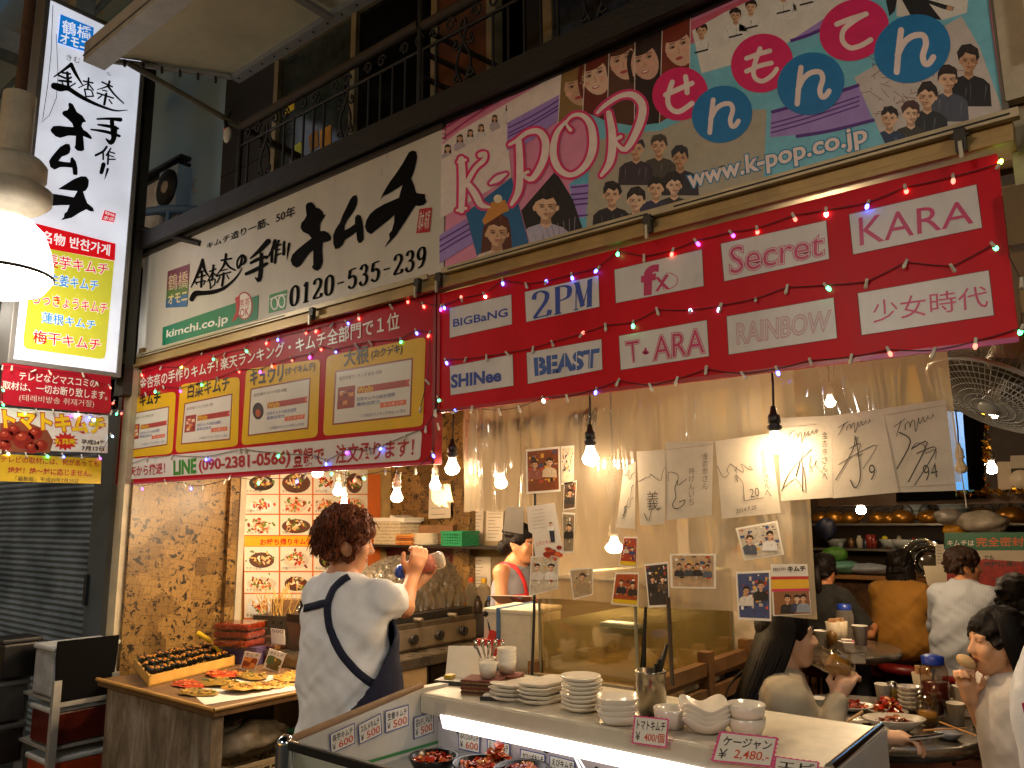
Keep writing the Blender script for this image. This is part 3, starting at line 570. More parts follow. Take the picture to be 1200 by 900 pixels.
m = MB(); m.box(-5.15, -5.03, 2.30, 2.36, 2.4, 5.6, mat('#34322c', .5, nz=.3)); m.tube([(-5.09, 2.33, 3.55), (-4.4, 2.42, 3.3)], .018, dark); m.box(-5.2, -5.03, 2.27, 2.3, 2.6, 2.68, dark); m.box(-5.2, -5.03, 2.27, 2.3, 4.3, 4.4, dark); m.build('bracket', vs_)
V = FX(-5.004); m = MB()
BL = lambda h: backlit(h, SIGN_LIT)
blue, redl, yl = BL('#1680d8'), BL('#d8141e'), BL('#c9c43c'); ink = mat('#12141c', .5)
sp(m, V, K(0, 0, 4, '284,66 440,130 432,252 270,200'), blue, 1)
sp(m, V, K(0, 200, 3.6, '150,222 488,308 484,380 150,320'), redl, 1)
sp(m, V, K(0, 200, 3.6, '146,318 482,382 446,770 440,790 420,794 110,750 98,735 100,700'), yl, 1.3)
m.build('printed_field', vs_)
m = MB(); wl = BL('#ffffff')
text(m, V, '鶴橋', K(0, 0, 4, '292,90 430,128 425,190 290,152'), wl, 3, .008); text(m, V, 'オモニ', K(0, 0, 4, '285,152 418,192 412,238 280,200'), wl, 3, .02)
text(m, V, 'きむ', K(0, 0, 4, '312,255 376,270 374,298 311,280'), ink, 2); text(m, V, 'な', K(0, 0, 4, '500,335 523,345 521,358 499,350'), ink, 2)
A = lambda t: K(30, 60, 9, t); Bq = lambda t: K(40, 150, 8.18, t)
def brush(mp, crop, L, mtl, l=2):
    for pts, wd in L:
        p = crop(pts); s_ = 1/9 if crop is A else 1/8.18
        st(m, mp, p, [x*s_ for x in wd] if isinstance(wd, list) else wd*s_, mtl, l)
brush(V, A, [('300,270 400,200 480,140', [14, 28, 40]), ('480,140 530,240 600,355', [45, 34, 14]), ('385,225 470,240', 22), ('350,255 440,290 480,275', 22), ('440,225 450,380', 30), ('355,310 480,322', 24), ('385,330 400,360', 16), ('525,338 470,372', 16),
 ('300,365 370,385 450,395 560,465 700,540 850,600 960,628 1075,620', [70, 82, 50, 46, 36, 26, 18, 8]),
 ('610,315 710,335', 18), ('665,285 655,400', 22), ('655,340 560,385', 12), ('665,345 715,410', 16), ('622,400 637,480', 18), ('620,402 690,412 715,475', 16), ('635,478 715,475', 16),
 ('805,325 915,375', 18), ('885,320 860,370 755,405', [26, 20, 8]), ('870,370 940,460 1035,550', [26, 20, 14]), ('810,410 860,422', 14), ('755,440 925,495', 18), ('850,450 830,560', 28), ('800,470 765,498', 16), ('880,510 910,552', 16),
 ('755,715 870,712 1000,722', [20, 28, 46]), ('765,775 870,790 975,815', [20, 34, 24]), ('690,825 850,850 990,895', [18, 34, 30]), ('910,740 925,900', 48)], ink)
brush(V, Bq, [('775,0 765,90 735,140 690,105', [48, 50, 46, 16]), ('695,180 660,225 590,262', 24), ('662,230 662,300', 18), ('735,195 692,262', 16), ('712,225 772,243', 14), ('712,240 706,345', 20), ('715,262 762,276', 12), ('715,300 777,300', 14), ('665,350 645,425', [44, 40]), ('705,395 692,440 675,492', [26, 18, 5])], ink)
sp(m, V, A('450,555 465,540 500,560 540,640 600,680 625,720 640,742 600,755 590,790 612,830 645,850')+Bq('470,10 500,30 540,70 556,97 545,108 500,90 470,78 476,130 481,210 455,225 410,216 385,186 395,165 400,76 330,72 250,95 205,80 165,40')+A('262,830 290,790 350,785 430,795 505,800 490,760 440,710 400,680 383,655 400,630 440,622 455,600'), ink, 2)
sp(m, V, Bq('250,180 305,150 340,155 350,200 340,240 310,260 265,275 235,315 290,325 345,330 350,285 370,280 400,320 415,380 418,440 405,455 372,445 365,380 300,375 250,375 195,400 155,375 142,320 165,280 210,225'), ink, 2)
sp(m, V, Bq('300,540 380,490 450,462 500,465 525,500 520,560 495,600 470,610 490,670 510,720 565,765 575,800 540,800 500,780 440,810 360,860 255,885 285,855 290,820 315,800 340,740 250,740 135,748 90,690 110,640 180,630 280,645 380,665 415,605 350,600 230,585'), ink, 2)
C3 = lambda t: K(0, 200, 3.6, t)
text(m, V, '名物 반찬가게', C3('176,250 466,312 462,360 174,300'), wl, 3, .018)
for s_, q, c_ in (('長芋キムチ', '196,350 458,392 455,442 192,405', '#d01824'), ('生姜キムチ', '208,432 416,462 413,510 205,480', '#1584d4'), ('らっきょうキムチ', '140,512 455,560 452,605 138,560', '#d01824'), ('蓮根キムチ', '178,595 404,632 402,672 176,640', '#1584d4'), ('梅干キムチ', '142,672 425,710 422,760 140,725', '#d01824')):
    text(m, V, s_, C3(q), wl, 2, .05, base=0.0); text(m, V, s_, C3(q), BL(c_), 3, .012, base=0.0)
sp(m, V, Bq('675,785 785,820 765,905 645,880'), BL('#d8283a'), 2); text(m, V, '韓味', Bq('682,795 775,828 770,855 678,825'), wl, 3); text(m, V, '本店', Bq('676,835 768,862 762,895 655,875'), wl, 3)
m.build('lettering', vs_)
m = MB(); m.tube([V(62, 6, 14), V(60, 60, 14), V(56, 100, 20), V(50, 140, 16)], .0018, dark, 5); m.tube([V(66, 40, 8), V(68, 90, 10), V(66, 115, 12), V(58, 135, 12), V(49, 143, 14)], .0016, dark, 5); m.tube([V(25, 212, 120), V(40, 218, 60), V(51, 228, 20), V(48, 232, 40), V(30, 232, 100)], .006, dark, 6); m.build('wire', vs_)

# ---------------------------------------------------------------- three notices hanging below it
def notice(name, label, corners, base, texts, extra=None, cat='banner', X=-4.99):
    N_ = FX(X); m = MB(); q = PT(corners)
    P_ = [N_(x, y, 0) for x, y in q]; m.prism(P_, (-.012, 0, 0), base); 
    if extra: extra(m, N_)
    for s_, qq, h, off in texts:
        text(m, N_, s_, K(0, 400, 3.6, qq), mat(h, .4), 3, off)
    return m.build(name, label=label, cat=cat)
notice('red_banner', 'red banner with white Japanese notice under the vertical sign', '3,425 130,441 130,485 1,474', red,
 [('テレビなどマスコミの', '82,128 408,160 405,195 80,162', '#efe6dc', .012), ('取材は、一切お断り致します。', '12,165 455,210 452,250 10,200', '#efe6dc', .012), ('(테레비방송 취재거절)', '82,222 398,250 396,282 80,255', '#e0d0c0', .0)])
def tomato(m, N_):
    rnd = random.Random(3)
    sp(m, N_, K(0, 400, 3.6, '0,345 100,335 200,375 225,420 210,470 0,468'), mat('#8a4a30', .45), 1)
    for (x, y, r) in ((25, 400, 34), (100, 415, 46), (60, 375, 26), (150, 390, 30), (175, 440, 28), (20, 440, 28), (135, 450, 28)):
        x, y = x/3.6, 400+y/3.6; r /= 3.6; ell(m, N_, x, y, r, r*.85, mat('#8f1f14', .35), 1.4); ell(m, N_, x-r*.25, y-r*.28, r*.5, r*.36, mat('#b23a24', .35), 1.7); ell(m, N_, x-r*.3, y-r*.4, r*.14, r*.1, mat('#e0a088', .3), 1.9)
    pts = []
    for i in range(28): a = 2*math.pi*i/28; r = 1 if i % 2 else .68; pts.append((275/3.6+math.cos(a)*57/3.6*r, 400+422/3.6+math.sin(a)*40/3.6*r))
    sp(m, N_, pts, mat('#c81e1e', .4), 2)
    text(m, N_, 'トマトキムチ', K(0, 400, 3.6, '14,292 440,325 436,388 20,362'), mat('#c81820', .4), 2.5, .09, base=0.0); text(m, N_, 'トマトキムチ', K(0, 400, 3.6, '14,292 440,325 436,388 20,362'), mat('#f0c81e', .4), 3, .05, base=0.0)
notice('tomato_banner', 'white banner with red tomatoes and yellow lettering', '0,477 127,487 126,531 0,526', wht,
 [('新発売', '232,408 318,412 318,436 232,434', '#f2d020', .03), ('平成24年', '343,412 445,418 443,438 342,434', '#191512', .02), ('7月12日', '345,440 440,444 438,463 344,461', '#191512', .02)], tomato)
notice('yellow_notice', 'yellow paper notice with red Japanese writing above the grey shutter', '0,532 119,537 118,567 0,564', mat('#d8b410', .45),
 [('テレビの取材には、何があっても', '5,482 418,502 416,530 4,510', '#b02a1a', .012), ('絶対！絶〜対に応じません。', '34,528 388,542 386,572 32,556', '#b02a1a', .02), ('「最新版」平成29年7月25日', '66,568 330,580 329,598 66,588', '#3a2a10', .005)], cat='notice')

# ================================================================ white billboard
def board(name, label, X0, X1, Z0, Z1, fm, cat='billboard', Y=2.42, d=.10, face=None):
    t = thing(name, label, cat, ((X0+X1)/2, Y, Z0)); m = MB(); m.box(X0, X1, Y, Y+d, Z0, Z1, face); m.build('panel', t)
    return t
W = FY(2.418)
wb = board('white_billboard', 'long white billboard with big black brush characters and a phone number', -5.19, -2.315, 2.685, 3.385, None, face=mat('#cbc3b4', .3, nz=.12, scale=3, streak=.25))
m = MB(); m.box(-5.2, -2.31, 2.40, 2.425, 3.37, 3.392, mat('#3a322a', .5)); m.box(-5.205, -5.188, 2.40, 2.5, 2.6, 3.39, mat('#b5ab94', .4)); m.build('frame', wb)
W4 = lambda t: K(190, 230, 6.925, t); W1 = lambda t: K(330, 170, 6, t); W8 = lambda t: K(140, 200, 3.158, t)
m = MB()
sp(m, W, W4('45,610 222,548 205,895 30,905'), mat('#7a3a4a', .3), 1); sp(m, W, W4('36,760 213,700 205,895 30,905'), mat('#5d7a3a', .3), 1.2); sp(m, W, W4('30,840 208,790 204,895 28,905'), mat('#3a6a9a', .3), 1.4)
text(m, W, '鶴橋', W4('52,640 212,600 208,740 46,768'), mat('#e0c8a0', .3), 2, .0); text(m, W, 'オモニ', W4('48,800 206,755 204,850 44,880'), mat('#e8d090', .3), 2, .02)
sp(m, W, W8('160,580 515,460 510,550 158,648'), mat('#17805c', .3), 1); sp(m, W, W8('555,460 620,440 614,512 552,528'), mat('#1f8a3c', .3), 1)
m.build('printed_field', wb)
m = MB(); K_ = mat('#090808', .8, spec=.1); wl2 = mat('#ece8dc', .35)
sp(m, W, W1('170,420 185,405 210,400 235,425 240,440 265,445 290,470 293,490 312,487 290,520 270,555 270,605 300,603 330,618 348,645 345,668 318,680 290,685 285,740 290,820 275,865 250,885 225,875 212,858 222,840 222,740 195,760 165,800 135,845 105,862 75,845 62,810 75,770 110,735 165,690 210,655 190,630 150,610 132,580 140,545 160,525 175,495 170,450'), K_, 2)
sp(m, W, W1('480,385 500,358 525,350 532,375 530,410 515,450 490,490 465,520 445,560 440,600 480,580 515,555 515,510 530,488 555,495 568,540 575,600 577,660 560,685 540,688 530,665 525,610 500,630 470,650 445,665 430,700 400,728 375,730 362,690 362,630 380,590 410,545 430,490 455,440'), K_, 2)
sp(m, W, W1('895,50 920,37 945,45 953,85 940,150 925,200 910,235 930,280 945,335 965,340 1010,345 1008,370 1018,395 1000,420 970,428 940,425 910,470 880,520 840,580 800,640 775,665 725,718 745,680 760,660 755,625 775,600 790,545 792,490 760,520 710,560 660,600 628,627 600,610 585,575 595,530 620,485 660,450 720,415 790,385 825,370 835,330 850,280 820,300 780,325 745,345 718,355 695,382 710,345 735,300 760,260 800,205 850,130'), K_, 2)
text(m, W, 'キムチ造り一筋、50年', W4('362,382 1080,70 1078,160 358,432'), K_, 2, .012)
def bru(L, s_=1/6.925):
    for pts, wd in L: st(m, W, W4(pts), [x*s_ for x in wd] if isinstance(wd, list) else wd*s_, K_, 2)
bru([('328,515 300,600 235,740', [22, 26, 8]), ('326,520 345,600 378,650', [24, 20, 10]), ('300,620 340,605', 12), ('285,660 350,640', 13), ('322,610 315,735', 18), ('280,700 345,685', 12), ('268,690 280,715', 10), ('350,690 335,715', 10),
 ('240,835 270,790 340,785 420,775 500,745 570,690 620,630 650,580', [40, 46, 36, 34, 26, 18, 12, 6]),
 ('385,610 435,590', 13), ('415,560 405,680', 16), ('405,620 370,690', 10), ('412,620 445,650', 12), ('385,680 392,750', 12), ('385,682 428,672 425,715', 11), ('392,745 425,715', 10),
 ('480,520 560,505', 16), ('518,470 500,560 440,640', [20, 18, 8]), ('510,520 540,570 592,600', [18, 18, 14]), ('480,605 530,590', 10), ('450,645 555,615', 13), ('500,625 485,725', 20), ('468,655 445,700', 11), ('525,640 540,668', 11),
 ('648,475 640,540 615,585 608,530 640,480 668,490 672,530 645,560', [12, 20, 14, 14, 16, 22, 22, 8]),
 ('860,365 790,440 715,505', [44, 34, 12]), ('720,540 780,510 845,490', [22, 30, 22]), ('680,630 770,590 850,545', [26, 34, 24]), ('805,470 800,600 785,680 755,660', [30, 36, 34, 10]),
 ('915,360 890,440 845,510', [28, 22, 8]), ('892,430 888,530', 22), ('945,360 918,430', 18), ('925,405 962,390', 14), ('930,400 915,540', 20), ('925,440 955,428', 11), ('922,480 960,465', 12),
 ('988,370 985,470', [18, 26]), ('1030,385 1020,450 1012,515', [20, 16, 4])])
nib(m, W, '0120-535-239', K(140, 200, 3.158, '628,432 1140,278 1136,352 624,505'), K_, 2, .2, .07, gap=.1)
text(m, W, 'kimchi.co.jp', W8('175,590 402,530 400,572 172,628'), wl2, 2, .02)
# red phone emblem, dial emblem and seal
rd = mat('#b81c2c', .35); st(m, W, [(W8('462,500')[0][0]+30/3.158*math.cos(a), W8('462,500')[0][1]+52/3.158*math.sin(a)*.95) for a in [k*.35 for k in range(19)]], 4/3.158, rd, 2.4, False, False)
ell(m, W, *W8('462,500')[0], 26/3.158, 47/3.158, mat('#e6dccb', .35), 2.2); sp(m, W, W8('428,470 446,462 444,520 436,545 415,562 432,520'), rd, 2.6)
text(m, W, '携帯', W8('444,478 482,468 481,500 443,508'), rd, 2.6); text(m, W, 'OK', W8('446,512 480,503 479,535 445,543'), rd, 2.6, .01)
for cx in (573, 600): 
    c_ = W8(f'{cx},{491-(cx-573)*.25}')[0]; st(m, W, [(c_[0]+12/3.158*math.cos(a), c_[1]+22/3.158*math.sin(a)) for a in [k*.42 for k in range(16)]], 5/3.158, wl2, 2, False, False)
st(m, W, W8('560,475 590,462 616,458'), 5/3.158, wl2, 2)
sp(m, W, W8('1110,142 1156,136 1148,226 1098,232'), rd, 2); text(m, W, '韓本', W8('1112,150 1130,146 1122,220 1104,224'), wl2, 3); text(m, W, '味家', W8('1134,146 1152,142 1144,215 1126,220'), wl2, 3)
m.build('lettering', wb)
# ================================================================ pop music billboard
t = thing('music_billboard', 'pink and turquoise pop music billboard crowded with printed faces', 'billboard', (-1.24, 2.42, 2.685))
m = MB(); m.box(-2.305, -.178, 2.42, 2.5, 2.685, 3.385, mat('#e08cab', .42, nz=.12)); m.build('panel', t); kb = t
m = MB(); m.box(-2.31, -.17, 2.405, 2.42, 3.385, 3.4, mat('#2a231d', .5)); m.box(-.178, -.165, 2.405, 2.5, 2.685, 3.385, mat('#6a6254', .5)); m.build('frame', kb)
m = MB(); rnd = random.Random(11)
k5 = lambda t: K(515, 90, 4.09, t); k6 = lambda t: K(650, 0, 5.62, t); k7 = lambda t: K(840, 0, 5.625, t); k8 = lambda t: K(1000, 0, 4.735, t); kk = lambda t: K(500, 0, 2.811, t)
pr_ = lambda h: mat(h, .42, nz=.11, scale=25)
sp(m, W, PT('690,90 812,30 1150,-140 1160,20 1176,134 690,262'), pr_('#78c2d6'), .6)
for i in range(9): sp(m, W, PT(f'{700+i*52},{170-i*22} {770+i*52},{130-i*22} {775+i*52},{136-i*22} {700+i*52},{178-i*22}'), pr_('#6cc3d4'), .8)
sp(m, W, PT('790,35 1000,-60 1000,-30 790,60'), pr_('#d0607c'), .9)
for i in range(5): st(m, W, k5(f'15,{230+i*22} 150,{150+i*16} 330,{40+i*14} 560,{-90+i*12}'), 2.2, pr_('#b83a6a' if i % 2 else '#e28aa6'), 1)
sp(m, W, k5('10,310 580,-22 575,85 325,220 330,330 345,480 5,680'), pr_('#e6d6cc'), 1)
sp(m, W, k5('325,220 575,85 575,205 420,318 322,352'), pr_('#a487cc'), 1.2)
for a in (20, 45, 62): st(m, W, k5(f'330,{225+a} 450,{165+a} 575,{90+a}'), 1.6, pr_('#5c2c8c'), 1.4, True, False)
sp(m, W, k5('0,760 125,680 165,795 0,895'), pr_('#a487cc'), 1.2); 
for a in (25, 55, 80): st(m, W, k5(f'0,{760+a} 80,{715+a*.95} 150,{672+a}'), 1.8, pr_('#552a86'), 1.4, True, False)
sp(m, W, k5('120,900 190,860 195,885 150,905'), pr_('#3fa9c4'), 1.2)
sp(m, W, k5('620,515 722,440 715,720 665,740'), pr_('#5fb4cc'), 1.2); sp(m, W, k5('625,520 718,510 700,672 660,680'), pr_('#a487cc'), 1.4)
for a in (10, 45, 70, 95, 150): st(m, W, k5(f'630,{520+a} 712,{512+a}'), 2, pr_('#552a86'), 1.6, False, False)
# row of slim singers
for (x, y, s) in ((40, 340, 40), (98, 290, 38), (148, 265, 36), (200, 240, 36), (265, 195, 34), (332, 140, 36), (398, 105, 40), (452, 40, 42), (530, 10, 44)):
    a = k5(f'{x},{y}')[0]; CLIP[0] = k5('10,330 585,-30 575,90 325,225 330,480 5,690'); bust(m, W, a[0], a[1]+1, s/4.09*.8, rnd, 1.8, rnd.choice(['#d8cfc8', '#b8a8b0', '#ece4dc']), rnd.choice(['#2a1812', '#4a2a1c', '#1a1210']), True, True, True); CLIP[0] = None
# two portraits at the bottom
q = k5('125,652 345,482 430,810 185,882'); sp(m, W, q, pr_('#1a6494'), 2); CLIP[0] = q
a = k5('275,745')[0]; bust(m, W, a[0], a[1], 34, rnd, 2.4, '#d8c0b0', '#5a2616', True); sp(m, W, k5('205,690 250,600 315,590 335,640 300,655 215,710'), pr_('#d08a3c'), 4); ell(m, W, *k5('280,585')[0], 5, 5, pr_('#e8d8b8'), 4.2); CLIP[0] = None
q = k5('392,640 555,452 640,590 690,738 435,812'); sp(m, W, q, pr_('#17141a'), 2.1); CLIP[0] = q; a = k5('510,620')[0]; bust(m, W, a[0], a[1], 33, rnd, 2.6, '#b8b0c4', '#16100e'); CLIP[0] = None
for i in range(6): st(m, W, k5(f'{510+i*28},{720-i*10} {535+i*22},{790-i*8}'), .8, pr_('#8a7a94'), 4.5, False, False)
# five big faces
tops = k6('45,430 205,355 360,290 530,210 710,140 895,72'); bots = k6('20,850 185,730 345,800 525,830 690,810 885,690')
for i, (fx, fy, hr, sk) in enumerate(((150, 570, '#8a6a3c', '#caa080'), (265, 500, '#6a2418', '#e2bca0'), (450, 400, '#5a3424', '#dcae94'), (590, 400, '#2a1612', '#d8a890'), (815, 310, '#7a2c1a', '#e0b498'))):
    q = [tops[i], tops[i+1], bots[i+1], bots[i]]; CLIP[0] = q; sp(m, W, q, pr_(hr), 1.5); c = k6(f'{fx},{fy}')[0]; hm = pr_(hr); sk = pr_(sk); r = 17
    ell(m, W, c[0], c[1], r*.95, r*1.35, sk, 1.8, -.35); ell(m, W, c[0]-5, c[1]-16, r*1.05, r*.55, hm, 2.1, -.4)
    st(m, W, [(c[0]-15, c[1]-12), (c[0]-18, c[1]+4), (c[0]-14, c[1]+26)], 5, hm, 2.2)
    for k_ in (-1, 1): ell(m, W, c[0]+k_*6.4-1, c[1]-2.6-k_*2.6, 4, 2.2, pr_('#b08468'), 2.2, -.35, 12); ell(m, W, c[0]+k_*6.4-1, c[1]-2-k_*2.6, 2.9, 1.15, pr_('#2a1812'), 2.3, -.35, 12); ell(m, W, c[0]+k_*6.4-2.6, c[1]-1.7-k_*2.6, .8, .5, pr_('#e8ddd4'), 2.5, -.35, 8); ell(m, W, c[0]+k_*9-1, c[1]+6-k_*3, 4, 2.8, pr_('#e2a890'), 2.15, -.35, 12); st(m, W, [(c[0]+k_*6.4-4.5, c[1]-5.6-k_*2.6), (c[0]+k_*6.4+2.5, c[1]-7.4-k_*2.6)], 1, pr_('#5a3828'), 2.5, False, False)
    st(m, W, [(c[0]-.5, c[1]+1), (c[0]+1.2, c[1]+6), (c[0]-1, c[1]+7.5)], .8, pr_('#b07a60'), 2.4); ell(m, W, c[0]+1, c[1]+13, 4.6, 1.9, pr_('#b8484a'), 2.5, -.3, 12)
    if i in (1, 3): ell(m, W, c[0]+1, c[1]+12.6, 3.4, .9, pr_('#f4ece4'), 2.7, -.3, 10)
    CLIP[0] = None
for i in range(6): st(m, W, [tops[i], bots[i]], .9, pr_('#e8dcd0'), 3, False, False)
st(m, W, tops, .9, pr_('#e8dcd0'), 3, False, False)
# group in vests, top right
q = PT('811,36 850,14 1010,-60 1012,8 965,22 905,62 822,86'); sp(m, W, q, pr_('#e2dcd2'), 1.4); CLIP[0] = q
for (x, y, s) in ((822, 36, 15), (862, 18, 15), (880, 8, 15), (918, -10, 17), (945, -20, 17)): bust(m, W, x, y, s, rnd, 2, '#e6e2da', '#1a1412'); st(m, W, [(x-8, y+26), (x+8, y+22)], 2, pr_('#1a1a1a'), 3.4, False, False)
CLIP[0] = None
sp(m, W, k8('180,0 245,-10 230,60 200,90'), pr_('#16161c'), 2); sp(m, W, k8('270,0 390,-40 420,0 560,40 550,60 500,50 420,20 490,110 320,90'), pr_('#16161c'), 2); sp(m, W, k8('240,-40 640,-40 630,70 500,110 240,90'), pr_('#e2dcd2'), 1.4); ell(m, W, *k8('535,45')[0], 4, 3, pr_('#c99a74'), 2.4)
sp(m, W, k7('480,230 1000,-40 1010,30 700,190 480,275'), pr_('#a487cc'), 1.2); st(m, W, k7('485,270 620,225 760,160'), 4, pr_('#552a86'), 1.8, True, False)
sp(m, W, k7('360,735 930,550 1030,800 640,880 350,905'), pr_('#a487cc'), 1.2)
for a, w_ in ((0, 4), (75, 1.6), (105, 1.6), (135, 1.6)): st(m, W, k7(f'358,{740+a} 600,{672+a} 940,{560+a}'), w_, pr_('#552a86'), 1.6, True, False)
st(m, W, k7('520,900 760,860 1040,790'), 4, pr_('#552a86'), 1.6, True, False)
# brown hooded group
q = kk('540,470 640,440 770,430 900,370 1120,360 1115,470 1110,590 900,660 525,752'); sp(m, W, q, pr_('#b3a994'), 1.3); CLIP[0] = q
for (x, y, s, h) in ((690, 490, 60, '#3a2a3a'), (765, 480, 60, '#4a4038'), (835, 520, 62, '#2a2430'), (610, 640, 66, '#1c1820'), (690, 660, 64, '#2c2438'), (755, 620, 60, '#303050'), (815, 610, 60, '#28242c')):
    a = kk(f'{x},{y}')[0]; bust(m, W, a[0], a[1], s/2.811*1.05, rnd, 1.8+(y-480)*.008, h, h if y < 600 else '#1a1418')
CLIP[0] = None
# group photograph at the right edge
q = k8('5,430 600,90 700,260 832,622 180,805'); sp(m, W, q, pr_('#cbc0b8'), 1.5); CLIP[0] = q
for i in range(60): x, y = rnd.uniform(90, 560), rnd.uniform(330, 640); st(m, W, k8(f'{x},{y} {x+rnd.uniform(-80, 80)},{y+rnd.uniform(-50, 50)}'), .7, pr_('#8a5450'), 1.7, False, False)
for (x, y, s, h, hh) in ((640, 335, 120, '#17161a', '#241a18'), (525, 440, 110, '#4a5060', '#2a1c18'), (410, 535, 112, '#20242c', '#241614'), (320, 630, 100, '#3a3630', '#4a2a2a'), (200, 655, 100, '#223a5a', '#1c1412')):
    a = k8(f'{x},{y}')[0]; bust(m, W, a[0], a[1], s/4.735*1.12, rnd, 1.9+(y-335)*.004, h, hh)
CLIP[0] = None
m.build('printed_field', kb)
m = MB(); PK = pr_('#e21a66'); BLU = pr_('#0f7ab8'); WT = pr_('#f0dcd4')
KST = [('105,395 110,500 105,640', [30, 34, 28]), ('90,408 125,398', 14), ('85,640 128,630', 14), ('125,520 170,440 212,400 218,368 195,375', [22, 20, 22, 20, 26]), ('130,505 170,560 198,612 240,625', [24, 32, 28, 10]), ('245,510 280,488 320,465', [12, 30, 10]),
 ('380,310 385,420 380,540 345,612', [30, 34, 32, 16]), ('335,325 370,305 420,268 475,262 508,310 498,400 445,488 402,470 425,455', [14, 18, 22, 30, 36, 34, 26, 14, 16]),
 ('605,215 560,275 545,370 575,445 635,470 700,425 735,340 728,240 690,188 640,185 608,222 628,255', [14, 26, 34, 32, 24, 30, 38, 34, 24, 16, 12, 18])]
S2 = 1/2.811
PST = [('600,372 612,450 605,530 575,578', [18, 26, 24, 10]), ('562,372 590,345 640,315 685,315 712,355 695,425 655,492 622,465 640,450', [10, 14, 16, 22, 26, 24, 18, 10, 12])]
for l, ex, mm in ((3.6, 6.0, pr_('#d4457a')), (3.8, 3.6, PK), (4.2, 0, WT)):
    for pts, wd in KST:
        p = k5(pts); st(m, W, p, [x/4.09+ex for x in (wd if isinstance(wd, list) else [wd]*len(p))], mm, l)
    for pts, wd in PST: st(m, W, kk(pts), [x*S2+ex for x in wd], mm, l)
for (x, y, rx, ry, c_) in ((797, 110, 33, 31, PK), (893, 74, 37, 34, PK), (1001, 35, 42, 35, PK), (846, 134, 36, 33, BLU), (950, 98, 40, 36, BLU), (1069, 57, 46, 39, BLU)): ell(m, W, x, y, rx, ry, c_, 4.4 if c_ is PK else 4.7, -.45, 36)
def ST6(crop, L, wd):
    for p in L: st(m, W, crop(p), wd, WT, 5.2)
ST6(k6, ['730,625 820,585 905,548', '775,540 745,640 760,710 820,735 905,680', '862,505 870,560 872,610'], 6)
ST6(k7, ['195,385 280,355 350,335', '195,470 280,435 360,415', '285,320 245,440 250,510 300,535 360,500 395,455', ], 5.5)
ST6(k7, ['790,160 880,125 985,92', '970,98 900,140 835,200 830,270 880,315 950,300 1015,262'], 6)
NS = '555,445 540,570 530,685|535,590 570,520 620,480 680,475 698,520 680,590 690,635 715,635 740,600'
for dx, dy, sc in ((950, 98, 1.0), (846, 134, .9), (1069, 57, 1.15)):
    for s_ in NS.split('|'):
        p = [(dx+(x-950)*sc, dy+(y-98)*sc) for x, y in k7(s_)]; st(m, W, p, 6.2*sc, WT, 5.2)
text(m, W, 'www.k-pop.co.jp', PT('806,200 1014,145 1017,172 808,227'), pr_('#1a86b0'), 3.5, .07, base=0.0); text(m, W, 'www.k-pop.co.jp', PT('806,200 1014,145 1017,172 808,227'), WT, 4, .025, base=0.0)
text(m, W, 'EDIO', PT('815,170 868,150 868,162 816,182'), pr_('#b8a888'), 2)
m.build('lettering', kb)

# ---------------------------------------------------------------- aluminium shutter housing between billboards and red signs
sb = thing('shutter_housing', 'long tan aluminium shutter housing with clips under the billboards', 'housing', (-2.7, 2.4, 2.58))
am = mat('#a08452', .4, metal=.35, nz=.3, scale=6)
m = MB(); m.box(-5.2, -.16, 2.375, 2.50, 2.59, 2.66, am); m.box(-5.2, -.16, 2.355, 2.375, 2.585, 2.605, am); m.box(-5.0, -2.36, 2.36, 2.375, 2.645, 2.67, mat('#b8a888', .35, metal=.4, nz=.2)); m.box(-2.26, -.14, 2.345, 2.375, 2.645, 2.672, mat('#b8a888', .35, metal=.4, nz=.2)); m.box(-2.22, -1.25, 2.343, 2.346, 2.654, 2.66, dark); m.box(-1.15, -.16, 2.343, 2.346, 2.654, 2.66, dark); m.box(-4.95, -3.4, 2.357, 2.36, 2.653, 2.659, dark); m.build('casing', sb, bev=.003)
def clip_mb(x):
    m = MB(); m.box(x-.014, x+.014, 2.335, 2.357, 2.585, 2.65, mat('#3e3a33', .4, metal=.5, nz=.3)); m.box(x-.005, x+.005, 2.325, 2.335, 2.56, 2.61, mat('#b8ae98', .35, metal=.4)); m.tube([(x-.022, 2.34, 2.63), (x+.022, 2.34, 2.63)], .006, mat('#2e2a25', .5), 6); return m
for x in (-5.05, -3.15, -2.4, -2.27, -1.25, -.28): clip_mb(x).build('clip', sb)

# ================================================================ red menu sign (left)
Sg = FY(2.40)
ms = thing('menu_sign', 'red sign of four yellow kimchi panels with a phone number strip below', 'sign', (-3.78, 2.4, 1.835))
m = MB(); m.box(-5.235, -2.345, 2.401, 2.43, 1.835, 2.592, mat('#b90a22', .4, nz=.16, scale=5, spec=.15, streak=.3)); m.build('panel', ms)
c1 = lambda t: K(130, 340, 3.077, t); m = MB(); Y_ = mat('#dfae14', .4, nz=.08, spec=.3); WB = mat('#d8cfc0', .35, nz=.06)
def rrect(q, r):
    out = []
    for i in range(4):
        a, b, c = np.array(q[i-1]), np.array(q[i]), np.array(q[(i+1) % 4]); u = (a-b)/np.linalg.norm(a-b)*r; v = (c-b)/np.linalg.norm(c-b)*r
        for t_ in (0, .3, .6, 1): ww = (b+u)*(1-t_)**2+2*t_*(1-t_)*b+(b+v)*t_**2; out.append(tuple(ww))
    return out
for q in ('55,395 235,365 222,590 40,605', '250,340 465,312 458,562 232,588', '488,285 755,248 745,530 470,560', '778,238 1135,168 1125,490 765,526'): sp(m, Sg, rrect(c1(q), 6), Y_, 1)
IN = ['70,445 210,418 203,558 57,580', '265,408 438,372 430,540 252,557', '503,355 720,315 712,500 493,527', '808,292 1090,243 1082,455 798,487']
rnd = random.Random(5)
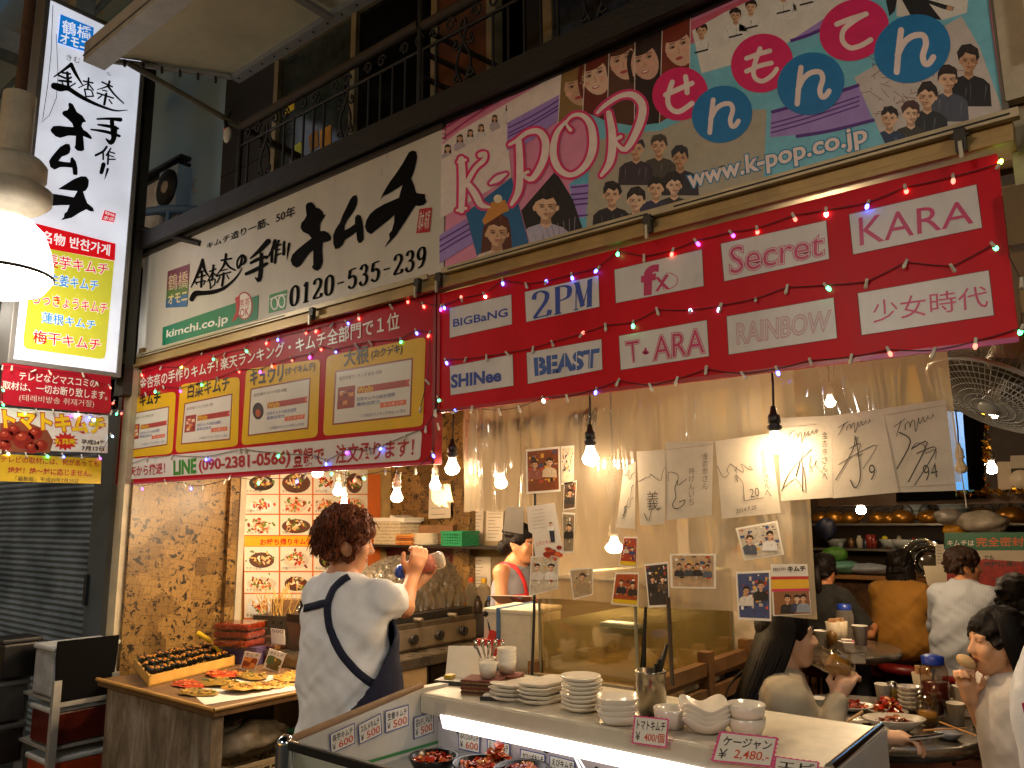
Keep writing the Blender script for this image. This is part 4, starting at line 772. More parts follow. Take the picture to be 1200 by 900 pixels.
for i, q in enumerate(IN):
    q = c1(q); sp(m, Sg, q, mat('#8a3a2a', .35), 1.8); B = lambda u, v: bil(q, u, v); sp(m, Sg, [B(.02, .03), B(.98, .03), B(.98, .97), B(.02, .97)], WB, 2.2)
    R4 = lambda a, b, c, d, mm, l=3: sp(m, Sg, [B(a, b), B(c, b), B(c, d), B(a, d)], mm, l)
    tx = lambda s_, a, b, c, d, h, off=0: text(m, Sg, s_, [B(a, b), B(c, b), B(c, d), B(a, d)], mat(h, .4), 3.4, off)
    tx('楽天市場ランキング 総合 月間', .06, .12, .6, .19, '#6a5a4a')
    if i == 2:
        ell(m, Sg, *B(.15, .5), 6.5, 10, mat('#2a1a1c', .4), 3); ell(m, Sg, *B(.15, .54), 3, 4.5, mat('#b0481e', .4), 3.2)
    else:
        R4(.05, .32, .27, .72, mat('#9a3420', .4))
        for k in range(9): u, v = rnd.uniform(.07, .2), rnd.uniform(.34, .62); R4(u, v, u+.06, v+.07, mat(rnd.choice(['#c8582c', '#e0c8a8', '#7a1c14', '#d88a3a']), .4), 3.2+k*.03)
    R4(.3, .36, .92, .48, mat('#a8342c', .4)); sp(m, Sg, [B(.92, .36), B(.97, .36), B(.95, .42), B(.97, .48), B(.92, .48)], mat('#c8483c', .4), 3); tx('Wo!n', .3, .35, .5, .49, '#d8a41c', .05)
    tx('白菜キムチの総合週間', .3, .55, .78, .62, '#3a55a0'); tx('最高位総合', .3, .64, .6, .71, '#3a55a0')
    R4(.6, .7, .93, .79, mat('#d8643c', .4)); tx('ランキング', .64, .715, .9, .775, '#f0dcc8'); tx('この商品のランキングをもっと見る', .35, .86, .93, .92, '#5a5a8a')
sp(m, Sg, rrect(c1('45,612 1122,506 1115,612 38,684'), 5), mat('#dcd3cc', .3, nz=.06), 1)
m.build('printed_field', ms)
m = MB(); wl3 = mat('#e8e0d4', .35); bk = mat('#14110d', .4); rr = mat('#b01a2c', .35)
def T(s_, q, mm, off=.02, l=4): text(m, Sg, s_, c1(q), mm, l, off)
T('金杏奈の手作りキムチ！', '105,315 385,250 385,295 105,360', wl3, .014); T('楽天ランキング・キムチ全部門で１位', '395,245 1040,75 1040,140 395,290', wl3, .014)
T('キムチ', '103,378 180,365 178,408 103,420', bk, .04); T('白菜キムチ', '278,340 428,305 428,362 275,392', bk, .018); T('キュウリ', '503,290 622,265 620,330 500,345', bk, .035); T('(オイキムチ)', '628,280 737,258 735,295 628,310', bk, .03); T('大根', '840,215 930,195 930,262 838,278', bk, .018); T('(カクデキ)', '938,215 1052,190 1050,232 938,252', bk, .03)
T('楽天から撤退！', '45,640 195,620 195,662 45,675', rr, .02); T('LINE', '225,615 308,605 308,660 225,668', mat('#2f8a2c', .35), .04); T('(090-2381-0566)', '315,612 648,575 645,640 318,662', rr, .03); T('登録で、注文承ります！', '655,572 1095,530 1090,600 655,642', rr, .02)
m.build('lettering', ms)
m = MB(); m.box(-5.24, -2.34, 2.395, 2.401, 1.83, 1.842, mat('#c23a5a', .35)); m.box(-2.352, -2.335, 2.395, 2.44, 1.83, 2.6, mat('#8f1020', .35)); m.box(-5.24, -5.23, 2.395, 2.44, 1.83, 2.6, mat('#8f1020', .35)); m.build('frame', ms)

# ================================================================ red sign of group names (right)
ns = thing('name_sign', 'red sign with ten white panels of pop group names in two rows', 'sign', (-1.26, 2.4, 2.05))
m = MB(); m.box(-2.325, -.205, 2.401, 2.43, 2.052, 2.578, mat('#cc0a22', .4, nz=.16, scale=5, spec=.15, streak=.3)); m.build('panel', ns)
n2 = lambda t: K(500, 180, 2.811, t); n3 = lambda t: K(820, 170, 2.903, t)
PAN = [n2('75,508 280,463 282,563 75,608'), n2('322,455 567,400 570,505 327,556'), n2('617,382 908,314 914,437 622,494'), n3('70,335 432,255 442,388 82,465'), n3('506,235 943,132 963,282 520,374'),
       n2('75,700 284,660 287,765 78,797'), n2('328,655 577,610 580,712 332,760'), n2('632,600 924,547 931,668 638,714'), n3('90,582 457,517 469,658 97,714'), n3('535,503 985,424 1003,580 549,648')]
pw_ = mat('#d6d0cc', .3, nz=.14, scale=8, spec=.3, streak=.4)
for q in PAN:
    p = MB(); sp(p, Sg, q, mat('#5a1a1c', .5), .5); B = lambda u, v: bil(q, u, v); sp(p, Sg, [B(.006, .012), B(.994, .012), B(.994, .988), B(.006, .988)], pw_, 1.5); p.build('name_panel', ns)
m = MB(); bl = mat('#1f46a0', .35); mg = mat('#c21a62', .35); MG = lambda s_, q, crop, mm, off=.0, l=3, base=None: text(m, Sg, s_, crop(q), mm, l, off, base)
MG('BIGBaNG', '87,546 267,508 267,536 87,572', n2, bl, .02); nib(m, Sg, '2PM', n2('342,462 550,412 548,500 345,548'), bl, 3, .22, .05, .06); MG('SHINee', '80,728 246,708 246,750 80,774', n2, bl, .04)
MG('BEAST', '352,672 570,640 566,704 356,734', n2, mat('#2c5aa4', .3), .05)
for x in (0.07, .27, .47, .65, .86): 
    q = n2('352,672 570,640 566,704 356,734'); a, b = bil(q, x, 0), bil(q, x, 1); st(m, Sg, [a, b], .9, pw_, 4, False, False)
text(m, Sg, 'f', n2('706,375 765,362 760,462 706,470'), mg, 3, .05); text(m, Sg, 'x', n2('752,408 800,398 800,445 752,455'), mg, 3, .0); st(m, Sg, n2('800,392 825,408 822,432 795,448'), .8, mg, 3); st(m, Sg, n2('795,392 778,410 776,432 782,450'), .8, mg, 3)
def tri(s_, q, crop, offs, mm, back):
    for k, o_ in enumerate(offs): text(m, Sg, s_, crop(q), mm if k % 2 == 0 else back, 3+k*.5, o_, base=0.0)
tri('Secret', '102,348 424,292 420,375 104,440', n3, (.04, .02, -.004), mg, pw_)
MG('KARA', '540,247 930,185 932,265 545,342', n3, mg, .0)
tri('T', '655,622 698,615 696,682 668,688', n2, (.04, .02, -.002), mg, pw_); tri('ARA', '745,605 915,575 915,655 748,680', n2, (.042, .02, -.002), mg, pw_); ell(m, Sg, *n2('721,655')[0], 4, 2.4, mg, 3); ell(m, Sg, *n2('721,650')[0], 1.5, 4, mg, 3)
tri('RAINBOW', '125,608 446,562 440,630 128,678', n3, (.03, .012, -.006, -.02), mat('#c05a78', .35), pw_); MG('少女時代', '585,530 978,475 982,550 590,605', n3, mg, .0)
m.build('lettering', ns)
m = MB(); m.box(-2.328, -2.31, 2.396, 2.44, 2.05, 2.58, mat('#a00c1e', .3)); m.box(-2.325, -.205, 2.396, 2.402, 2.048, 2.062, mat('#a80e30', .3)); m.box(-.6, -.205, 2.394, 2.402, 2.047, 2.06, mat('#b02a78', .35)); m.build('frame', ns)
# ================================================================ festoon lights
BC = {'b': '#4a58ff', 'c': '#8fd8ff', 'w': '#fff2cf', 'g': '#3cf07a', 'y': '#b8ff50', 'r': '#ff5a4a', 'p': '#b04aff', 'd': '#ff9a80', 'o': None}
def bulb_mesh(k):
    b = MB(); b.lathe([(.0, .022), (.0065, .022), (.0075, .0), (.0075, -.006)], (0, 0, 0), mat('#d4cebe', .4), 10)
    lm = glow(BC[k], (7.0 if k in 'rp' else 14.0) if k in 'bcwgyrp' else 1.6, False) if BC[k] else mat('#d8d0bc', .25, nz=.1)
    b.lathe([(.0075, -.006), (.0095, -.013), (.009, -.022), (.005, -.029), (.0, -.031)], (0, 0, 0), lm, 10)
    me = bpy.data.meshes.new('bulb'); me.from_pydata(b.v, [], b.f)
    for q in b.mats: me.materials.append(q)
    me.polygons.foreach_set('material_index', b.m); me.polygons.foreach_set('use_smooth', b.sm); return me
BM = {k: bulb_mesh(k) for k in BC}
rnd = random.Random(8)
def festoon(label, mp, crop, txt, cols, out=14, wire='#3a1518'):
    pts = crop(txt); t = thing('festoon_lights', label, 'fairy lights', mp(*pts[0], out), 'festoon strings over the signs')
    path = []
    for i in range(len(pts)-1):
        a, b = pts[i], pts[i+1]
        for k in range(4): f = k/4; path.append(mp(a[0]+(b[0]-a[0])*f, a[1]+(b[1]-a[1])*f+math.sin(f*math.pi)*.012*abs(b[0]-a[0])-1.6, out-3))
    path.append(mp(pts[-1][0], pts[-1][1]-2, out-3))
    m = MB(); m.tube(path, .0017, mat(wire, .5), 5); m.build('wire', t)
    for (x, y), c in zip(pts, cols):
        if c == '-': continue
        ob = bpy.data.objects.new('bulb', BM[c]); COL.objects.link(ob); p = mp(x, y, out); ob.location = p; ob.scale = (.64, .64, .64)
        ob.rotation_euler = (rnd.uniform(-.5, .9)+(2.6 if rnd.random() < .13 else 0), rnd.uniform(-.6, .6), 0); attach(ob, t)
def both(a, b): # two crops joined
    return lambda t: n2(t.split('|')[0])+n3(t.split('|')[1])
festoon('string of coloured bulbs along the top edge of the red name sign', Sg, both(0, 0), '57,503 115,480 190,465 250,420 328,433 392,425 478,402 563,380 630,325 716,343 810,322 888,290|108,300 195,287 320,243 430,225 572,200 700,147 862,112 1017,68', 'bdwbobbbgorpprdwbrdy')
festoon('string of mostly unlit bulbs between the two rows of white name panels', Sg, both(0, 0), '63,683 127,680 197,672 266,660 350,645 414,625 510,597 589,570 680,560 760,518 868,520 967,505|70,550 190,527 296,488 431,480 567,470 700,402 860,417 1000,342', 'booooodogococoogooog'.replace('c', 'c'))
festoon('string of bulbs along the bottom edge of the red name sign', Sg, both(0, 0), '28,855 90,850 148,843 240,850 305,840 383,808 462,805 558,780 630,752 738,768 823,747 920,715|22,767 148,782 263,765 377,737 515,725 643,700 795,704 938,672 1095,625 1095,467 1050,380', 'obooowobooooooboododgo-')
festoon('string of coloured bulbs along the top edge of the yellow kimchi panel sign', Sg, c1, '52,313 110,302 180,280 250,283 330,225 370,243 410,230 485,215 515,170 562,185 603,172 700,150 742,142 797,125 850,115 893,95 955,50 1010,58 1068,35 1125,52 1190,62', 'wroyogogorbrrobrcorrp')
festoon('string of bulbs across the titles of the yellow kimchi panels', Sg, c1, '40,440 62,390 125,375 160,362 190,352 250,358 327,335 385,320 460,290 540,290 580,270 650,248 717,235 755,208 806,218 885,200 935,190 1045,180 1100,148 1148,157 1150,250 1140,330 1115,432', 'rbogopgorprdprboogbr-oo')
festoon('string of bulbs sagging over the phone number strip', Sg, c1, '40,640 130,610 220,600 345,605 465,578 487,580 600,592 735,600 777,620 852,578 930,580 977,565 1060,530 1135,500 1170,440 1180,390', 'rooboogobpobooog')
festoon('string of bulbs along the bottom edge of the phone number strip', Sg, c1, '40,690 110,712 195,690 265,700 287,710 330,710 410,690 428,675 532,690 560,682 672,685 700,668 793,655 880,680 910,672 990,655 1042,668 1098,652 1160,590 1180,490', 'opoobooogobogrgooobo'.replace('g', 'g'))
c30 = lambda t: K(0, 400, 3.6, t)
festoon('string of bulbs along the top of the red banner', FX(-4.985), c30, '10,110 50,112 140,125 210,130 350,140 410,178 462,190 480,250', 'ododood-')
festoon('string of coloured bulbs between the red banner and the tomato banner', FX(-4.985), c30, '10,200 10,262 105,300 150,295 225,295 295,308 330,303 375,315 400,325 470,300 480,255 495,300 470,395', 'ggyoopwbcorgc')
festoon('string of bulbs between the tomato banner and the yellow notice', FX(-4.985), c30, '2,470 30,468 110,478 195,480 265,480 345,486 420,488 470,395', 'owogbop-')

# ================================================================ bare bulbs
def pendant(p, top, label, on=True, sock='#1c1814', r=.031, group='bare light bulbs', k=1):
    p = Vector(p); t = thing('hanging_bulb', label, 'light bulb', p-Vector((0, 0, r)), group)
    m = MB(); m.tube([p+Vector((0, 0, .11)), (p.x+.004, p.y, p.z+.2), (p.x, p.y, top)], .004, mat('#15120f', .5), 6); m.build('cord', t)
    m = MB(); m.lathe([(.0, .125), (.008, .125), (.013, .10), (.019, .095), (.021, .07), (.016, .066), (.023, .06), (.023, .05), (.015, .046), (.015, .03)], p, mat(sock, .35), 16); m.build('socket', t)
    m = MB(); neck = mat('#e8e2d4', .3) if on else mat('#cbbb98', .15)
    m.lathe([(.014, .05), (.016, .035), (.022, .018), (r, .0)], p, glow('#ffe6c4', BULB*.06*k) if on else neck, 16)
    m.lathe([(r, 0), (r*.99, -.008), (r*.85, -.02), (r*.5, -.028), (0, -.031)], p, glow('#ffdcae', BULB*k) if on else neck, 16); m.build('bulb', t)
for (x, y, zt, s_) in ((530, 548, 2.4, 'between the two red signs'), (692, 536, 2.4, 'under the second column of name panels'), (909, 521, 2.4, 'in front of the hanging signed papers')):
    pendant(oY(x, y, 2.485), zt, 'lit white bulb on a black cord hanging '+s_, k=.45)
pendant(oY(372, 553, 2.75), 2.7, 'lit bulb just under the phone number strip left of centre', sock='#c8bfae', k=2.3)
pendant(oY(465, 582, 2.95), 2.7, 'lit bulb hanging over the grill beside the folded papers', sock='#c8bfae', k=2.3)
pendant(oY(403, 596, 3.0), 2.7, "lit bulb right above the cook's head", sock='#c8bfae', k=2.3)
pendant(oY(510, 568, 3.3), 2.7, 'lit bulb near the signed white card in the kitchen', sock='#c8bfae', k=2.3)
pendant(oY(396, 575, 3.3), 2.7, 'lit bulb over the photo menu board deep in the kitchen', sock='#c8bfae', k=2.3)
pendant(oY(1009, 597, 5.6), 2.7, 'lit bulb in front of the row of brass kettles', sock='#8a8276', k=2)
pendant(oY(1162, 549, 5.2), 2.7, 'lit bulb beside the small grey speaker on the right', sock='#8a8276')
pendant(oY(587, 565, 3.0), 2.7, 'lit bulb shining through the vinyl above the woman in the red apron', sock='#c8bfae', k=1.1)
pendant(oY(720, 640, 3.05), 2.7, 'bright bulb glowing behind the middle of the vinyl curtain', sock='#c8bfae', r=.04)
pendant((-.9, 3.3, 2.28), 2.7, 'added fill bulb over the near round table, hidden from the street by the vinyl', sock='#c8bfae', k=2.4)  # added out of sight to brighten the dishes on this table
pendant((-.75, 6.4, 2.3), 2.7, 'added fill bulb over the mustard sweater and striped shirt, above the frame of the entrance', sock='#c8bfae', k=.6)  # extra bulb, put in to brighten the guests at the back
pendant((-1.45, 5.0, 2.3), 2.7, 'added fill bulb over the far round table, hidden from the street by the signed papers', sock='#c8bfae', k=1.0)  # unseen fill light for the cups on the far table
pendant((-2.1, 7.2, 2.3), 2.7, 'added fill bulb over the left end of the bar counter', sock='#c8bfae')  # added bulb so the kettles and bar get light
pendant(oY(554, 563, 3.05), 2.7, 'unlit bulb beside the end of the vinyl curtain', on=False, sock='#c8bfae')
pendant(oY(1126, 548, 4.6), 2.7, 'unlit bulb in front of the blue screen', on=False, sock='#c8bfae')

# ================================================================ vinyl curtain
def vinyl(name, label, x0, x1, z0, z1, Y, seed, amp=.012, waves=9, gather=0, grp=None):
    rnd = random.Random(seed); nx, nz = 120, 24; m = MB(); vs = []; ph = [rnd.uniform(0, 6) for _ in range(6)]; fq = [rnd.uniform(.6, 1.4)*waves for _ in range(6)]
    for j in range(nz+1):
        v = j/nz; z = z0+(z1-z0)*v
        for i in range(nx+1):
            u = i/nx; x = x0+(x1-x0)*u+gather*(1-v)*(.5-u)*(x1-x0)
            d = sum(math.sin(fq[k]*u*(1+.08*math.sin(v*3+k))+ph[k]+v*1.2*math.sin(k)) for k in range(6))/6
            vs.append((x, Y+amp*d*(1.2-.5*v)+.006*math.sin(9*v+5*u+ph[0]), z+(.004*math.sin(11*u+ph[1]) if j == 0 else 0)))
    m.add(vs, [[j*(nx+1)+i, j*(nx+1)+i+1, (j+1)*(nx+1)+i+1, (j+1)*(nx+1)+i] for j in range(nz) for i in range(nx)], M_vinyl(), True)
    return m.build(name, label=label, cat='curtain', group=grp)
vinyl('vinyl_curtain', 'short bunched strip of clear vinyl curtain left of the photo prints', -2.325, -1.955, 1.63, 2.42, 2.565, 1, .022, 26)
vinyl('vinyl_curtain', 'wide milky vinyl curtain covered with photos and signed papers', -1.955, -.835, 1.284, 2.42, 2.575, 2, .010, 22)
vinyl('vinyl_curtain', 'upper right vinyl flap behind the two rightmost signed papers', -.855, -.40, 1.69, 2.42, 2.57, 3, .006, 9)
m = MB(); m.tube([(-2.33, 2.565, 2.42), (-.2, 2.57, 2.42)], .012, mat('#8a7a58', .4, metal=.5)); m.build('curtain_rail', label='thin metal rail carrying the vinyl curtains behind the red sign', cat='rail')

# ---------------------------------------------------------------- papers and photos taped to the vinyl
CV = FY(2.553)
pap = mat('#b9ae9c', .65, nz=.16, scale=7, bump=.25, bscale=14); inkm = mat('#35312d', .5)
def scribble(m, B, rnd, u0, v0, u1, v1, n, wd=.9, l=2, loops=2):
    p = []
    for i in range(n):
        f = i/(n-1); p.append(B(u0+(u1-u0)*f+rnd.uniform(-.07, .07), v0+(v1-v0)*f+rnd.uniform(-.09, .09)))
    st(m, CV, p, [max(.45, wd*.75*rnd.uniform(.5, 1.3)) for _ in p], inkm, l)
def signed(label, q, marks, seed):
    rnd = random.Random(seed); q = PT(q); m = MB(); B = lambda u, v: bil(q, u, v); n = 8; curl = [rnd.uniform(-1.5, 1.5) for _ in range(3)]
    vs = []
    for j in range(n+1):
        for i in range(n+1):
            u, v = i/n, j/n; x, y = B(u, v); vs.append(CV(x, y, curl[0]*math.sin(3*v)+curl[1]*u*v*2))
    m.add(vs, [[j*(n+1)+i, j*(n+1)+i+1, (j+1)*(n+1)+i+1, (j+1)*(n+1)+i] for j in range(n) for i in range(n)], pap, True)
    for mk in marks:
        if mk[0] == 't': text(m, CV, mk[1], [B(*p) for p in mk[2]], inkm, 3.5, mk[3] if len(mk) > 3 else -.01)
        elif mk[0] == 'v':
            for k, ch in enumerate(mk[1]): u, v, s_, dv = mk[2]; text(m, CV, ch, [B(u, v+k*dv), B(u+s_, v+k*dv-.01), B(u+s_, v+k*dv+dv*.8), B(u, v+k*dv+dv*.8)], inkm, 3.5, -.01)
        elif mk[0] == 's': scribble(m, B, rnd, *mk[1], l=3.5)
        elif mk[0] == 'p': st(m, CV, [B(*p) for p in mk[1]], mk[2], inkm, 3.5)
        elif mk[0] == 'c':   # a fast handwritten name
            c_ = [B(*p) for p in mk[1]]; G = lambda u, v: bil(c_, u, v); st(m, CV, [G(0, .35), G(.3, .1)], .7, inkm, 3.5); st(m, CV, [G(.2, .15), G(.1, .6), G(.02, .95)], [1.0, .8, .5], inkm, 3.5)
            st(m, CV, [G(.24+.76*k/22+.03*math.cos(k*1.9), .55+.22*math.sin(k*1.75)*(1 if k < 16 else .7)+(.35 if k in (8, 9) else 0)) for k in range(23)], [.8-.012*k for k in range(23)], inkm, 3.5)
        elif mk[0] == 'l': st(m, CV, [B(*mk[1]), B(*mk[2])], .5, mat('#8a8070', .6), 3, False, False)
    m.build('signed_paper', label=label, cat='paper', group='autographed papers on the curtain')
signed('narrow signed paper at the left end of the autograph row', '731,548 745,541 744,620 722,618', [('s', (.2, .12, .9, .2, 7)), ('s', (.9, .35, .2, .9, 8)), ('s', (.8, .5, .3, .8, 7))], 1)
signed('signed paper with a looping line left of the one dotted with writing', '746,529 780,527 779,614 750,616', [('s', (.05, .35, 1, .32, 9)), ('t', '義', [(.3, .55), (.75, .55), (.75, .8), (.3, .8)]), ('s', (.2, .9, .8, .7, 5))], 2)
signed('signed paper with a tall hooked signature and a column of characters', '780,518 836,517 834,604 780,610', [('v', '金杏奈さん', (.78, .16, .12, .1)), ('v', '時けんいち', (.5, .35, .11, .1)), ('p', [(.25, .5), (.2, .6), (.22, .72), (.15, .8), (.2, .86), (.35, .84), (.42, .76), (.3, .78)], 1), ('l', (0, .1), (1, .04)), ('s', (.05, .48, .45, .46, 6))], 3)
signed('signed paper beneath the right hanging bulb, numbered twenty', '838,517 902,508 915,601 846,608', [('v', '金杏奈さんへ', (.78, .2, .1, .1)), ('s', (.05, .4, .62, .35, 12)), ('s', (.3, .35, .45, .75, 9)), ('t', '20', [(.52, .66), (.68, .65), (.68, .76), (.52, .77)]), ('p', [(.4, .8), (.75, .79)], .6), ('t', '2014.7.25', [(.25, .9), (.6, .87), (.6, .92), (.25, .95)])], 4)
T_ = lambda s_, a: ('t', s_, a, -.012) if s_ != 'Tigers' else ('c', a)
signed('signed paper with dotted vertical writing right of the bulb', '912,490 975,487 976,583 915,587', [T_('Tigers', [(.12, .16), (.72, .1), (.72, .25), (.12, .34)]), ('v', '金杏奈さんへ', (.8, .2, .1, .1)), ('p', [(.6, .4), (.2, .65), (.02, .88)], 1), ('p', [(.45, .42), (.3, .72), (.42, .5), (.42, .9)], 1), ('p', [(.05, .85), (.3, .75), (.48, .92), (.45, .6)], .8), ('s', (.5, .55, .75, .65, 9)), ('l', (0, .12), (.7, .1))], 5)
signed('signed paper with a large slanted star signature and the number nine', '975,487 1034,479 1053,577 976,584', [T_('Tigers', [(.12, .1), (.75, .04), (.75, .18), (.1, .26)]), ('p', [(.42, .28), (.35, .45), (.05, .78)], 1.1), ('p', [(.43, .3), (.45, .75), (.35, .9), (.28, .8)], 1.3), ('p', [(.1, .6), (.4, .5), (.78, .42), (.5, .68)], .8), T_('9', [(.6, .64), (.7, .64), (.68, .82), (.58, .83)]), ('p', [(.3, .42), (.5, .38), (.42, .52), (.52, .5)], .8)], 6)
signed('rightmost signed paper with bold crossing strokes and the number ninety four', '1034,479 1108,468 1121,575 1053,577', [T_('Tigers', [(.12, .16), (.8, .07), (.8, .22), (.12, .36)]), ('p', [(.2, .3), (.35, .42), (.05, .72)], 1.6), ('p', [(.35, .5), (.62, .45), (.2, .88)], 1.3), ('p', [(.42, .56), (.75, .52), (.3, .92)], 1.2), ('s', (.4, .5, .75, .62, 7)), T_('94', [(.48, .7), (.72, .68), (.72, .84), (.48, .88)]), ('l', (0, .08), (1, .06)), ('l', (0, .94), (1, .93))], 7)
PH = [('photo_print', 'photo of two smiling men in warm light beside a column of small stickers', '616,527 656,523 657,576 617,579', 2, ('#7a3a1c', '#b8783c', '#5a2a1a'), ('#8a4a3a', '#c9b090')),
 ('photo_print', 'strip of coloured sticker pictures right of the two smiling men', '657,523 673,522 672,566 658,568', 0, ('#e0d0b0', '#b83a4a', '#5a6ab0'), ('#222222',)),
 ('photo_print', 'crumpled photo under the sticker strip', '661,566 676,563 674,596 660,598', 1, ('#5a4638', '#d8cdb8', '#2a2420'), ('#3a3530',)),
 ('photo_print', 'tall narrow photo of a person in dark clothes', '659,600 674,601 672,648 660,648', 1, ('#8a7a60', '#4a4438', '#c8b898'), ('#1d1b1c',)),
 ('photo_print', 'faded photo of a person low on the vinyl', '667,667 695,665 695,697 672,703', 1, ('#b09a78', '#d0bc98', '#8a7454'), ('#a08a68',)),
 ('photo_print', 'bright photo of people in coloured shirts above the yellow captioned one', '731,629 747,629 746,665 725,663', 2, ('#a83a2c', '#3a5aa0', '#e0d8c8'), ('#c8b8a8', '#2c3c6a')),
 ('photo_print', 'photo of two faces with a yellow caption', '721,671 749,671 748,711 716,708', 2, ('#a84a24', '#c8783a', '#3a1a12'), ('#1a1a22', '#2a2018')),
 ('photo_print', 'dark photo of men in suits', '755,661 783,658 785,711 760,712', 2, ('#2c2a30', '#8a8478', '#4a5a7a'), ('#17171c', '#5a4438')),
 ('photo_print', 'wide photo of a group in a shop with a white margin', '785,649 839,649 839,690 786,689', 4, ('#b89a78', '#c8482c', '#7a98b0'), ('#20242c', '#3a4048', '#181a20', '#505866')),
 ('photo_print', 'photo of two young men in grey and white T-shirts', '862,619 911,610 919,650 872,657', 2, ('#c8bca8', '#b8462e', '#4a5a80'), ('#4a5260', '#dcd8d4')),
 ('photo_print', 'photo of two men outside a market shop', '862,670 903,668 904,728 865,726', 2, ('#3a4a78', '#c8b8a0', '#d85a2c'), ('#d8d0c4', '#17181c'))]
for nm, lb, q, n_, bgs, shs in PH:
    m = MB(); photo_print(m, CV, PT(q), len(lb)*7, n_, bgs, .05, shs, '#d8b41c' if 'caption' in lb else None); m.build(nm, label=lb, cat='photo', group='photos taped to the vinyl curtain')
m = MB(); q = PT('903,661 946,661 951,720 906,722'); B = lambda u, v: bil(q, u, v); sp(m, CV, q, mat('#d8d2c6', .4), 0); sp(m, CV, [B(0, .24), B(1, .24), B(1, .3), B(0, .3)], mat('#b82a30', .4), 1); sp(m, CV, [B(0, .3), B(1, .3), B(1, .48), B(0, .48)], mat('#d8a82c', .4), 1); sp(m, CV, [B(0, .48), B(1, .48), B(1, .53), B(0, .53)], mat('#c8305a', .4), 1); text(m, CV, 'キムチ', [B(.45, .04), B(.95, .03), B(.95, .14), B(.45, .15)], inkm, 2, .05)
text(m, CV, '金杏奈の手作り', [B(.05, .07), B(.42, .06), B(.42, .13), B(.05, .14)], inkm, 2, .01); rnd = random.Random(2); CLIP[0] = [B(.04, .53), B(.98, .53), B(.98, .98), B(.04, .98)]; sp(m, CV, CLIP[0], mat('#8a5a3a', .4), 1)
for k, (u, s_) in enumerate(((.4, 9), (.65, 8), (.82, 8.5))): bust(m, CV, *B(u, .68), s_, rnd, 2+k*.5, ('#17171c', '#2a3450', '#8a94a0')[k], '#17120f')
CLIP[0] = None; m.build('shop_card', label='shop card with three men under brush lettering at the curtain corner', cat='card')
m = MB(); q = PT('617,594 650,589 657,650 622,652'); B = lambda u, v: bil(q, u, v); sp(m, CV, [B(0, 0), B(1, 0), B(1.06, .62), B(1.12, 1.0), B(.15, 1.05), B(.12, .55), B(0, .5)], mat('#dcd2c4', .5), .5)
for k in range(6): st(m, CV, [B(.15, .1+k*.07), B(.6, .09+k*.07)], .5, mat('#a8a090', .6), 1.5, False, False)
bust(m, CV, *B(.78, .4), 4, random.Random(1), 2, '#e8e4dc', '#17120f'); sp(m, CV, [B(.7, .5), B(.88, .5), B(.86, .75), B(.72, .75)], mat('#1c2238', .5), 2.2)
text(m, CV, '上京とキムチ', [B(.2, .72), B(.85, .68), B(.85, .76), B(.2, .8)], mat('#c83a24', .5), 2)
for k in range(16): a = random.Random(k); ell(m, CV, *B(.45+a.uniform(0, .55), .86+a.uniform(0, .16)), 3.4, 2.4, mat(a.choice(['#b83a1c', '#d0582c', '#8a2414']), .4), 2+k*.05)
m.build('advert_sheet', label='white advert sheet with orange kimchi picture and a small figure', cat='poster')
m = MB(); photo_print(m, CV, PT('622,652 655,650 654,690 620,699'), 77, 2, ('#c8bca4', '#b04a34', '#8a98a8'), .04, ('#d8cfc0', '#e2dcd2')); m.build('photo_print', label='photo of two people directly below the white advert sheet', cat='photo', group='photos taped to the vinyl curtain')
m = MB(); q = PT('593,594 614,594 613,626 590,622'); sp(m, FY(2.55), q, pap, 0); m.build('blank_paper', label="blank white paper hanging over the apron woman's face", cat='paper')
m = MB(); 
for (x0, y0, x1, y1) in ((560, 505, 590, 500), (600, 497, 640, 485), (668, 490, 700, 478)):
    for k in range(4): st(m, FY(2.60), [(x0+k*(x1-x0)/4, y0-k*2+(k % 2)*8), (x0+(k+.8)*(x1-x0)/4, y0-k*2-6), (x0+(k+.5)*(x1-x0)/4, y0+8)], 4, mat('#5a4426', .6), 0)
m.build('lettering_shadow', label='painted shadow of reversed brush lettering seen through the top of the vinyl', cat='banner')  # dark strokes draw the shadow of the signs on the vinyl
# ================================================================ refrigerated display case and counter
cz = lambda x, y, z=1.0: oZ(x, y, z)
steel = mat('#a8a49c', .25, metal=.9, nz=.15); wpan = mat('#ccc8be', .35, nz=.1, scale=5); chrome = mat('#d0d0d0', .08, metal=1, nz=0)
cw = mat('#cdc4b0', .35, nz=.2, scale=14)
XW = -2.05; A_ = oX(342, 872, XW); B_ = oX(498, 806, XW); YB = 2.05
cs = thing('display_case', 'white chilled display case with lit shelf edge, chrome corner and open top', 'display case', (-1.4, 1.8, 0))
m = MB(); m.prism([(XW, A_.y, .35), (XW, A_.y, A_.z), (XW, B_.y, B_.z), (XW, 2.5, 1.0), (XW, 2.5, .35)], (-.035, 0, 0), wpan); m.build('side_wall', cs)
m = MB(); m.tube([A_+Vector((-.018, 0, .004)), B_+Vector((-.018, 0, .004))], .014, mat('#8a6a4a', .5, nz=.3), 6); m.build('wooden_trim', cs)
m = MB(); m.tube([A_+Vector((-.015, -.012, 0)), A_+Vector((-.015, -.012, -.6))], .028, chrome, 16); m.ball(A_+Vector((-.015, -.012, 0)), .028, chrome); m.build('corner_post', cs)
m = MB(); m.obox(((XW-.55)/2, A_.y-.01, A_.z), (abs(XW+.55), .022, .022), mat('#1c1c1c', .3)); m.obox(((XW-.55)/2, A_.y-.016, A_.z+.013), (abs(XW+.55), .01, .006), steel); m.build('front_rail', cs)
